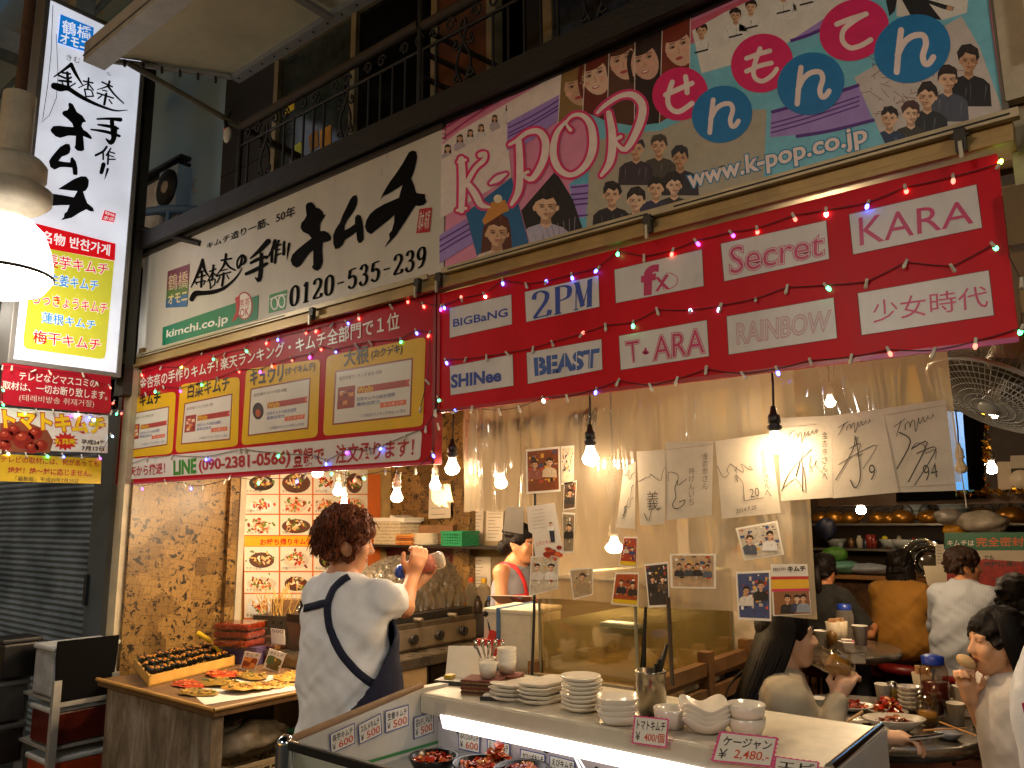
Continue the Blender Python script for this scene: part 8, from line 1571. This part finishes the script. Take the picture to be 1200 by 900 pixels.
def shirt(t, J, col, bx, h=.008, sleeve=.62, fem=True, hem=None, name='shirt', wv=.007, long=False, grow=.02, neck=.085, mt=None, bag=.0, cut=True):
    lo, hi = bx; f = Field(lo-.04, hi+.04, h); w = (.155 if fem else .17)+grow; C_, Pv, N = J['chest'], J['hip'], J['neck']
    f.ell(C_, (w*.95, .115+grow, .175), .06); mid = (np.array(C_)*.5+np.array(Pv)*.5); f.ell(mid, (w*(.86+bag), .112+grow+bag*.1, .2), .08); f.ell(np.array(Pv)+np.array((0, 0, .03)), (w*(1.0+bag), .118+grow, .15), .08); f.cap(C_, Vector(N)-Vector((0, 0, .02)), .08+grow*.5, .062+grow*.3, .05)
    if hem is not None and hem < Pv[2]-.2: f.ell((Pv[0], Pv[1], hem+.10), (w*1.12, .158, .26), .06)
    for s in 'lr':
        a, b = Vector(J[s+'sh']), Vector(J[s+'el']); n0 = Vector(N)-Vector((0, 0, .055)); f.cap(n0, a if (sleeve or long) else n0.lerp(a, .72), .05+grow*.4, .056+grow*.4 if (sleeve or long) else .04, .05)
        if long: f.cap(a, b, .06+grow*.5, .05+grow*.4, .03); f.cap(b, b.lerp(Vector(J[s+'wr']), .93), .05+grow*.4, .036+grow*.4, .02)
        elif sleeve: f.cap(a, a.lerp(b, sleeve), .056+grow*.35, .058+grow*.5, .03)
    if sleeve and not long:
        for s in 'lr': a, b = Vector(J[s+'sh']), Vector(J[s+'el']); d = (b-a).normalized(); e = a.lerp(b, sleeve); sl, (X, Y, Z) = f.blk(np.array(e)-.13, np.array(e)+.13); dd = (X-e.x)*d.x+(Y-e.y)*d.y+(Z-e.z)*d.z; rad = np.sqrt(np.maximum(0, (X-e.x)**2+(Y-e.y)**2+(Z-e.z)**2-dd**2)); f.v[sl] = np.where(rad < .085, np.maximum(f.v[sl], dd), f.v[sl])
    if wv: f.wave(wv, 34, 3); f.wave(wv*.4, 80, 5)
    f.ell(Vector(N)+Vector((0, .02, .03)), (neck*.85, neck, .055), .01, '-')
    f.cut((0, 0, hem if hem is not None else Pv[2]-.10), (0, 0, -1)); return f.build(name, t, mt or cloth(col))
def trousers(t, J, col, bx, h=.011, name='trousers'):
    lo, hi = bx; f = Field(lo-.04, (hi[0]+.04, hi[1]+.04, J['hip'][2]+.2), h); f.ell(J['hip'], (.18, .14, .14), .05)
    for s in 'lr': f.cap(J[s+'hp'] if s+'hp' in J else J['hip'], J[s+'kn'], .10, .074, .04); f.cap(J[s+'kn'], Vector(J[s+'an'])+Vector((0, 0, .03)), .072, .055, .02)
    f.wave(.004, 40, 2); f.cut((0, 0, J['hip'][2]+.08), (0, 0, 1)); return f.build(name, t, cloth(col))
def cap_hair(t, T, mtl, seed, blobs=70, r=.03, low=-.05, grow=1.06, fringe=.03, wild=.012, rad=1.0, h=.006, name='hair'):
    c = T(0, 0, 0); f = Field(np.array(c)-.2, np.array(c)+.2, h); R3 = Matrix([list((T(*e)-c).normalized()) for e in ((1, 0, 0), (0, 1, 0), (0, 0, 1))]).transposed(); rm = [[R3[i][j] for j in range(3)] for i in range(3)]
    f.ell(T(0, -.018, .034), (.08*grow*rad, .097*grow*rad, .092*grow*rad), .01, '+', rm); rnd = random.Random(seed)
    for i in range(blobs):
        a = rnd.uniform(-math.pi, math.pi); z = rnd.uniform(low, .115); fr = math.cos(a) > .62
        if fr and z < fringe: z = rnd.uniform(fringe, .11)
        q = math.sqrt(max(.02, 1-((z-.03)/.1)**2)) if z > .03 else 1.0; p = (math.sin(a)*.078*q*rad, math.cos(a)*.095*q*rad-.015, z*rad); d = Vector((rnd.uniform(-1, 1), rnd.uniform(-1, 1), rnd.uniform(-1, .3)))*wild*1.6; f.cap(T(*p), T(p[0]*1.1+d.x, p[1]*1.1+d.y, p[2]+d.z), r*rnd.uniform(.6, 1), r*rnd.uniform(.3, .7), .01)
    f.wave(wild*.5, 240, seed)
    for p, rr in (((0, .115, -.045), (.062, .075, .072+fringe*.2)),): f.ell(T(*p), rr, .008, '-', rm)
    for s in (-1, 1): f.ell(T(s*.09, .008, -.035), (.028, .03, .04), .008, '-', rm)
    f.cut(T(0, 0, low-.04), -(R3 @ Vector((0, .25, 1)).normalized())); return f.build(name, t, mtl)
def mop(parent, mtl, T, n, seed, R0=.098, L0=.055):
    rnd = random.Random(seed); m = MB()
    for i in range(n):
        a = rnd.uniform(-math.pi, math.pi); el = rnd.uniform(-.75, 1.55); ce = math.cos(el); d = Vector((math.sin(a)*ce, -math.cos(a)*ce, math.sin(el)))
        if d.y > .25 and d.z < .45 or (abs(d.x) > .6 and -.25 < d.y and d.z < -.02): continue
        p = Vector((d.x*.9, d.y*1.08-.012, d.z*.98+.02))*1.0; p = Vector((d.x*R0*.92, d.y*R0*1.1-.014, d.z*R0+.03)); L = L0*rnd.uniform(.5, 1.1); tw = Vector((rnd.uniform(-1, 1), rnd.uniform(-1, 1), rnd.uniform(-1.3, .3)))*.6
        e1 = p+(d*.35+tw*.7)*L*.6; e2 = e1+(tw-d*.25+Vector((0, .1, -.5)))*L*.7; m.tube([T(*p), T(*((p+e1)/2+d*.004)), T(*e1), T(*e2)], [.0022, .0028, .0022, .0007], mtl, 4, False)
    o = m.build('hair_curls', None, 'x', 'x'); o.parent = parent; del o['label']; del o['category']
V3 = lambda *a: Vector(a)
# ---------------------------------------------------------------- the cook
J = dict(hip=(0, 0, .93), chest=(0, -.01, 1.21), neck=(-.02, -.015, 1.375), head=(-.03, .015, 1.515), lsh=(-.17, 0, 1.305), rsh=(.165, .03, 1.305), rel=(.07, .243, 1.24), rwr=(-.03, .385, 1.352), lel=(-.17, .22, 1.2), lwr=(-.10, .445, 1.30), lhp=(-.09, 0, .88), rhp=(.09, 0, .88), lkn=(-.1, .03, .48), rkn=(.1, .03, .48), lan=(-.1, 0, .09), ran=(.1, 0, .09))
ck, T, bx = person('cook in a white T-shirt and navy apron straps, tilting a bottle of red sauce', (-2.50, 2.08, 0), 0.0, J, -.72, -.12, '#c98e66', .006, False, hands=(('r', (.25, .1, .8), (.75, -.4, .0), .9, -1), ('l', (.25, .6, .6), (-.4, .6, -.3), .6, 1)), hs=1.0)
face_bits(ck, T); cks = shirt(ck, J, '#e6e7ea', bx, .007, .52, False, .62, wv=.009, grow=.028, bag=.07); trousers(ck, J, '#1a1d2a', bx)
CH = _hair('#2c140b', '#84482a'); cap_hair(ck, T, CH, 5, 60, .03, -.06, 1.16, .03, .008, 1.07); mop(ck, CH, T, 4600, 7, .104, .05)
f = Field(bx[0]-.05, bx[1]+.05, .008); f.ell(J['hip'], (.255, .185, .2), .06); f.ell((0, 0, 1.12), (.245, .17, .25), .06); f.cap((0, 0, .9), (0, 0, .55), .22, .235, .05); f.wave(.006, 30, 8); g_ = Field(bx[0]-.05, bx[1]+.05, .008); g_.ell(J['hip'], (.243, .172, .2), .06); g_.ell((0, 0, 1.12), (.233, .157, .25), .06); g_.cap((0, 0, .9), (0, 0, .5), .208, .223, .05); g_.wave(.006, 30, 8); f.v = np.maximum(f.v, -g_.v); 
X, Y, Z = f.blk(f.lo, f.lo+f.h*f.n)[1]; f.v = np.maximum(f.v, np.maximum(Z-1.28, .52-Z)); f.v = np.maximum(f.v, (-.13-Y)+np.clip((Z-.92)*.75, 0, .3)+np.where(X < 0, .1, 0)); f.build('apron', ck, cloth('#141a34'))
def ribbon(parent, pts, w, m_, th=.004, nrm=None):
    m = MB(); p = smooth_path3([Vector(q) for q in pts], 6); L = []
    for i, q in enumerate(p):
        d = (p[min(i+1, len(p)-1)]-p[max(i-1, 0)]).normalized(); c = Vector((q.x*.6, q.y, 0)); out = Vector(nrm) if nrm else (c.normalized() if c.length > .01 else Vector((0, -1, 0))); s = d.cross(out).normalized()*w/2; L.append((q-s, q+s, q+s+out*th, q-s+out*th))
    vs = [v for r in L for v in r]; m.add(vs, [[i*4+a, i*4+(a+1) % 4, (i+1)*4+(a+1) % 4, (i+1)*4+a] for i in range(len(L)-1) for a in range(4)], m_, True); o = m.build('strap', None, 'x', 'x'); del o['label']; del o['category']; o.parent = parent
nv = cloth('#141a34')
from mathutils.bvhtree import BVHTree
bv = BVHTree.FromPolygons([v.co[:] for v in cks.data.vertices], [list(p.vertices) for p in cks.data.polygons]); L0 = Vector(ck.location)
def on_shirt(txt):   # the strap lies on the cloth where the survey rays meet it
    out = []
    for x, y in PT(txt):
        h = bv.ray_cast(CC-L0, ray(x, y).normalized())[0]
        if h is not None: out.append(h+(CC-L0-h).normalized()*.004)
    return out
def strap_on(txt, w):
    p = on_shirt(txt); q = smooth_path3(p, 5); m = MB(); L = []
    for i, c in enumerate(q):
        d = (q[min(i+1, len(q)-1)]-q[max(i-1, 0)]).normalized(); nr = bv.find_nearest(c)[1]; s_ = d.cross(nr).normalized()*w/2; nr = nr if nr.dot(CC-L0-c) > 0 else -nr; c = bv.find_nearest(c)[0]+nr*.003; L.append((c-s_, c+s_, c+s_+nr*.004, c-s_+nr*.004))
    m.add([v for r in L for v in r], [[i*4+a, i*4+(a+1) % 4, (i+1)*4+(a+1) % 4, (i+1)*4+a] for i in range(len(L)-1) for a in range(4)], nv, True); o = m.build('strap', None, 'x', 'x'); del o['label']; del o['category']; o.parent = ck
strap_on('409,676 400,681 391,690 385,704 384,720 387,738 395,757 407,775 419,788 433,799 445,806', .029); strap_on('386,706 376,708 365,711 357,713 351,716', .029)
# sauce bottle in his hand
hb = ck.matrix_world if False else Matrix.Translation((-2.50, 2.08, 0)); p0 = hb @ Vector((.10, .50, 1.55)); p1 = hb @ Vector((.10, .32, 1.45))
a, b = oT(519, 655, 3.47), oT(462, 673, 3.52); ax = (b-a).normalized(); rt = Vector((0, 0, 1)).rotation_difference(ax).to_matrix(); t = thing('sauce_bottle', "clear bottle of red sauce with a blue cap tilted in the cook's hand", 'bottle', b); m = MB(); m.lathe([(0, 0), (.034, .002), (.038, .01), (.038, .16), (.03, .185), (.024, .19)], a, glass('#ece4d4', .06, 1.4, .25), 24, rt); m.build('body', t); m = MB(); m.lathe([(.0, .05), (.036, .05), (.0365, .16), (.026, .186), (0, .186)], a, mat('#a8321a', .2), 20, rt); m.build('sauce', t); m = MB(); m.lathe([(.028, .188), (.033, .19), (.033, .215), (.015, .235), (0, .235)], a, mat('#1c48b8', .35), 20, rt); m.build('cap', t); m = MB(); m.lathe([(.0388, .11), (.0388, .16)], a, mat('#3a6ac0', .4), 20, rt); m.lathe([(.0392, .122), (.0392, .148)], a, mat('#d8d8d8', .4), 20, rt); m.build('label', t)
# ---------------------------------------------------------------- woman in the red apron
J = dict(hip=(0, 0, .9), chest=(0, 0, 1.2), neck=(0, 0, 1.355), head=(0, .04, 1.475), lsh=(-.15, 0, 1.315), rsh=(.15, 0, 1.315), rel=(.19, .04, 1.04), rwr=(.10, .24, .99), lel=(-.19, .04, 1.04), lwr=(-.08, .24, 1.0), lhp=(-.08, 0, .85), rhp=(.08, 0, .85), lkn=(-.09, .02, .47), rkn=(.09, .02, .47), lan=(-.09, 0, .09), ran=(.09, 0, .09))
wm, T, bx = person('woman in a grey sleeveless top and red apron, standing behind the vinyl with papers', (-2.935, 3.70, -.02), -1.5, J, .05, -.03, '#b88058', .007, True, hands=(('r', (-.2, .9, 0), (0, 0, 1), .4, -1), ('l', (.2, .9, 0), (0, 0, 1), .4, 1)))
face_bits(wm, T); shirt(wm, J, '#77767c', bx, .008, 0, True, .8, wv=.004, grow=.014, neck=.095); trousers(wm, J, '#2a2a30', bx); cap_hair(wm, T, HB, 3, 30, .02, -.04, 1.03, .05, .004); m = MB(); m.ball(T(0, -.125, -.03), (.035, .04, .045), HB); o = m.build('hair_bun', None, 'x', 'x'); del o['label']; del o['category']; o.parent = wm
f = Field(bx[0]-.05, bx[1]+.05, .009); f.ell((0, .012, 1.12), (.165, .137, .22), .05); f.ell(J['hip'], (.19, .155, .18), .05); f.cap((0, .02, .9), (0, .02, .6), .17, .19, .05); X, Y, Z = f.blk(f.lo, f.lo+f.h*f.n)[1]; f.v = np.maximum(f.v, np.maximum(Z-1.20, .5-Z)); f.v = np.maximum(f.v, .02-Y); f.build('apron', wm, cloth('#a81c1c'))
rdm = cloth('#b81c1e'); 
for s in (-1, 1): ribbon(wm, [(s*.08, .13, 1.19), (s*.095, .122, 1.27), (s*.10, .06, 1.345), (s*.095, -.05, 1.345), (s*.05, -.12, 1.22)], .024, rdm, .002)
m = MB(); p = oT(604, 703, 4.25); m.obox(p, (.24, .17, .003), mat('#c8bcae', .5), rot=Matrix.Rotation(.4, 3, 'Z') @ Matrix.Rotation(-.35, 3, 'X')); 
for k in range(5): m.obox(p+Vector((-.06+.03*k, -.02, .004)), (.02, .09, .002), mat(('#6a6a8a', '#a85a5a')[k % 2], .5), rot=Matrix.Rotation(.4, 3, 'Z') @ Matrix.Rotation(-.35, 3, 'X'))
m.build('printed_sheet', label='printed sheet held by the woman in the red apron', cat='paper')
# ---------------------------------------------------------------- seated guests
def seated(label, loc, rz, hy, hp, skc, arms, torso=(0, .04, .20), h=.009, hd=(0, .05, 0), hands=(), dz=0):
    zs = .47+dz; J = dict(hip=(0, 0, zs+.1), chest=(torso[0], torso[1], zs+.42), neck=(torso[0], torso[1]+.01, zs+.57), head=(torso[0]+hd[0], torso[1]+hd[1], zs+.69+hd[2]), lsh=(torso[0]-.15, torso[1], zs+.49), rsh=(torso[0]+.15, torso[1], zs+.49), lhp=(-.08, .02, zs+.08), rhp=(.08, .02, zs+.08), lkn=(-.1, .38, zs+.08), rkn=(.1, .38, zs+.08), lan=(-.1, .36, .08), ran=(.1, .36, .08))
    J.update({k: (v[0]+torso[0], v[1]+torso[1], v[2]+zs) for k, v in arms.items()}); return J, person(label, loc, rz, J, hy, hp, skc, h, True, hands=hands)
REST = dict(rel=(.24, .04, .26), rwr=(.14, .28, .27), lel=(-.24, .04, .26), lwr=(-.12, .28, .27))
# beer girl, left of the near table, facing right
J, (bg_, T, bx) = seated('long haired woman in a beige jacket drinking from a beer mug at the near table', (-1.165, 2.985, 0), -.98, -.05, .02, '#deae8c', dict(rel=(.18, .11, .25), rwr=(.045, .20, .475), lel=(-.24, .15, .24), lwr=(.0, .38, .33)), (0, .03, 0), .007, (0, .05, 0), hands=(('r', (-.1, .5, .8), (.7, -.4, .3), .75, -1), ('l', (.5, .8, .1), (-.2, .1, 1), .65, -1)))
face_bits(bg_, T, closed=True); shirt(bg_, J, '#b5a68c', bx, .008, 0, True, .40, wv=.007, long=True, grow=.02, name='jacket', bag=.0); trousers(bg_, J, '#22242c', bx); cap_hair(bg_, T, HB, 8, 4, .012, -.03, 1.04, .045, .002); strands(bg_, HB, T, 620, 4, .46, (-.66, .66), lean=-.125, r0=.1, wide=1.25); m = MB()
ribbon(bg_, [(-.09, .14, .86), (-.105, .1, .98), (-.1, -.02, 1.025), (-.09, -.13, .95), (-.1, -.15, .8), (-.13, -.14, .65)], .016, mat('#17140f', .5))
def w_of(t, p): return Matrix.Translation(t.location) @ Matrix.Rotation(t.rotation_euler.z, 4, 'Z') @ Vector(p)
fx = lambda t: Matrix.Rotation(t.rotation_euler.z, 3, 'Z')
mo = T(0, .098, -.066); d_ = fx(bg_); t = thing('beer_mug', 'handled glass mug of pale beer held to her lips by the woman in beige', 'mug', w_of(bg_, mo)); axm = d_ @ Vector((.0, -.88, .5)).normalized(); top = w_of(bg_, mo)+d_ @ Vector((0, .012, .0)); rt = Vector((0, 0, 1)).rotation_difference(axm).to_matrix(); base_ = top-axm*.125+d_ @ Vector((0, 0, -.012)); mug(t, base_, rt, .62, .042, .13)
m = MB(); p = w_of(bg_, (J['lwr'][0]+.06, J['lwr'][1]+.09, J['lwr'][2]+.02)); m.obox(p, (.15, .075, .009), mat('#18181c', .15), rot=d_ @ Matrix.Rotation(.5, 3, 'Z') @ Matrix.Rotation(-.3, 3, 'Y')); m.obox(p+Vector((0, 0, -.004)), (.153, .078, .006), mat('#b8b0a8', .3), rot=d_ @ Matrix.Rotation(.5, 3, 'Z') @ Matrix.Rotation(-.3, 3, 'Y')); m.build('phone', label='dark mobile phone held low by the woman in beige', cat='phone')
stool((-1.16, 2.98), 'red stool under the woman in beige')
# right hand woman, facing left
J, (rg, T, bx) = seated('woman with long dark hair and white T-shirt eating at the right of the near table', (-.40, 3.50, 0), 2.2, .0, .0, '#d4a078', dict(rel=(.12, .04, .24), rwr=(.05, .155, .465), lel=(-.235, .02, .22), lwr=(-.16, .24, .22)), (0, .03, 0), .007, (0, .06, -.02), hands=(('r', (-.15, .2, .9), (.7, -.3, .2), .8, -1), ('l', (.1, .9, 0), (0, 0, 1), .5, 1)))
face_bits(rg, T, closed=True); shirt(rg, J, '#c9c4c0', bx, .008, .75, True, .40, wv=.006, grow=.026, bag=.1); trousers(rg, J, '#2a2c38', bx); cap_hair(rg, T, HB, 12, 50, .022, -.03, 1.05, .02, .005); strands(rg, HB, T, 520, 6, .36, (-.74, .74), lean=-.075, r0=.096, wide=1.4); stool((-.40, 3.50), 'red stool under the woman in the white T-shirt')
m = MB(); p = w_of(rg, T(0.01, .12, -.075)); m.ball(p, (.035, .03, .022), mat('#c8a878', .6, nz=.2, bump=.3), 14, 8, Matrix.Rotation(.5, 3, 'Y')); m.build('steamed_bun', label='pale bun held at the mouth of the woman in the white T-shirt', cat='bun')
# back views deeper in the room
J, (bt, T, bx) = seated('guest in a black T-shirt with tied dark hair, back turned, at the far round table', (-1.98, 6.22, 0), -.15, .0, -.1, '#a86e48', dict(rel=(.30, .06, .24), rwr=(.26, .32, .30), lel=(-.29, -.03, .22), lwr=(-.22, .2, .28)), (0, .04, 0), .010, (0, .05, 0), dz=.03)
shirt(bt, J, '#15130f', bx, .01, .8, True, .45, wv=.006, grow=.03); trousers(bt, J, '#1a1a1e', bx); cap_hair(bt, T, HB, 2, 50, .024, -.06, 1.08, .05, .006); m = MB(); m.tube([T(0, -.10, .02), T(0, -.15, -.01), T(.01, -.15, -.12), T(.02, -.13, -.2)], [.03, .04, .035, .012], HB, 10); o = m.build('hair_tail', None, 'x', 'x'); del o['label']; del o['category']; o.parent = bt; stool((-1.98, 6.22), 'red stool under the guest in black', .48)
J, (yw, T, bx) = seated('guest in a mustard yellow sweater with shoulder length dark hair, back turned', (-1.52, 6.55, 0), -.18, .0, -.1, '#a86e48', dict(rel=(.25, .12, .26), rwr=(.14, .36, .42), lel=(-.25, .12, .26), lwr=(-.14, .36, .42)), (0, .05, 0), .010, (0, .05, 0), dz=.06)
shirt(yw, J, '#8c5e14', bx, .01, 0, True, .43, wv=.007, long=True, grow=.045, name='sweater', bag=.2); trousers(yw, J, '#23222a', bx); cap_hair(yw, T, HB, 6, 50, .024, -.06, 1.08, .03, .006); strands(yw, HB, T, 320, 9, .16, (-1.0, 1.0)); stool((-1.52, 6.55), 'red stool under the guest in the mustard sweater', .5)
J, (sg, T, bx) = seated('short haired guest in a pale striped shirt turning right beside the green poster', (-1.02, 6.1, 0), -.22, -1.05, -.05, '#b07850', dict(rel=(.25, .12, .26), rwr=(.14, .36, .30), lel=(-.25, .12, .26), lwr=(-.14, .36, .30)), (0, .05, 0), .009, (0, .05, 0), dz=.10)
def _stripe(n, L, b, o):
    t = n.new('ShaderNodeTexCoord'); w_ = n.new('ShaderNodeTexWave'); w_.bands_direction = 'X'; w_.inputs['Scale'].default_value = 40; w_.inputs['Distortion'].default_value = .6; L.new(t.outputs['Object'], w_.inputs['Vector']); mx = n.new('ShaderNodeMix'); mx.data_type = 'RGBA'; mx.inputs[6].default_value = lin('#a0a2a6'); mx.inputs[7].default_value = lin('#868a94'); L.new(w_.outputs[0], mx.inputs[0]); L.new(mx.outputs[2], b.inputs['Base Color']); b.inputs['Roughness'].default_value = .85
shirt(sg, J, '', bx, .009, 0, True, .45, wv=.008, long=True, grow=.04, mt=custom('striped_cotton', _stripe), bag=.2); trousers(sg, J, '#2a2a30', bx); face_bits(sg, T); cap_hair(sg, T, _hair('#140c08', '#38241a'), 4, 70, .026, -.05, 1.1, .03, .008); stool((-1.02, 6.1), 'red stool under the guest in the striped shirt', .55)
for lb, loc, hz, rz, hr in (('upper of two dark haired guests at the right edge, in a dark top', (-.60, 4.95, 0), .0, -.3, HB), ('lower of two dark haired guests at the right edge, behind the white T-shirt', (-.42, 4.25, 0), -.10, -.2, HB)):
    J, (dk, T, bx) = seated(lb, loc, rz, -.2, -.1, '#a06a46', REST, (0, .05, 0), .012, (0, .05, 0), dz=hz); shirt(dk, J, '#1c1a20', bx, .012, .8, True, .42, wv=.005, grow=.03); trousers(dk, J, '#1a1a1e', bx); cap_hair(dk, T, hr, 9, 50, .024, -.07, 1.1, .02, .006, h=.008); strands(dk, hr, T, 120, 3, .12, (-1, 1)); stool(loc[:2], 'red stool under the '+('upper' if 'upper' in lb else 'lower')+' dark haired guest at the right', .45+hz)
# standing person in a pale shirt seen below the curtain
J = dict(hip=(0, 0, .95), chest=(0, 0, 1.25), neck=(0, 0, 1.4), head=(0, .04, 1.52), lsh=(-.17, 0, 1.36), rsh=(.17, 0, 1.36), rel=(.24, .02, 1.1), rwr=(.16, .2, 1.0), lel=(-.23, .02, 1.1), lwr=(-.14, .2, 1.0), lhp=(-.09, 0, .9), rhp=(.09, 0, .9), lkn=(-.1, .02, .5), rkn=(.1, .02, .5), lan=(-.1, 0, .09), ran=(.1, 0, .09))
ps, T, bx = person('person in a pale rumpled shirt standing behind the vinyl curtain', (-1.62, 3.92, 0), -.5, J, 0, 0, '#b07c54', .012, False); shirt(ps, J, '#b3a694', bx, .010, 0, False, .82, wv=.010, long=True, grow=.03, bag=.1); trousers(ps, J, '#15151a', bx); cap_hair(ps, T, HB, 6, 40, .022, -.03, 1.05, .04, .006, h=.009)
# white carrier bag at the right edge
t = thing('carrier_bag', 'white plastic bag with a red print at the right edge', 'bag', oT(1215, 880, 1.9)); c = oT(1247, 850, 1.9)
m = MB(); N, M_ = 22, 14; vs = []
for i in range(N+1):
    for j in range(M_+1):
        a = 2*math.pi*i/N; v = j/M_; r = .07*(.55+.75*math.sin(min(1, v*1.1)*2.4)); vs.append(c+Vector((1.25*r*math.cos(a)+.012*math.sin(7*v+3*a), .7*r*math.sin(a)+.01*math.sin(9*v+2*a), .20-.42*v)))
m.add(vs, [[i*(M_+1)+j, i*(M_+1)+j+1, (i+1)*(M_+1)+j+1, (i+1)*(M_+1)+j] for i in range(N) for j in range(M_)], mat('#cdd0d6', .4, nz=.06, bump=.4, bscale=20), True); m.build('bag', t)
m = MB(); q = oT(1197, 824, 1.80); m.poly([q, q+Vector((.02, .016, .005)), q+Vector((.018, .014, -.05)), q+Vector((.003, .002, -.03))], mat('#b8285a', .4)); m.build('print', t)
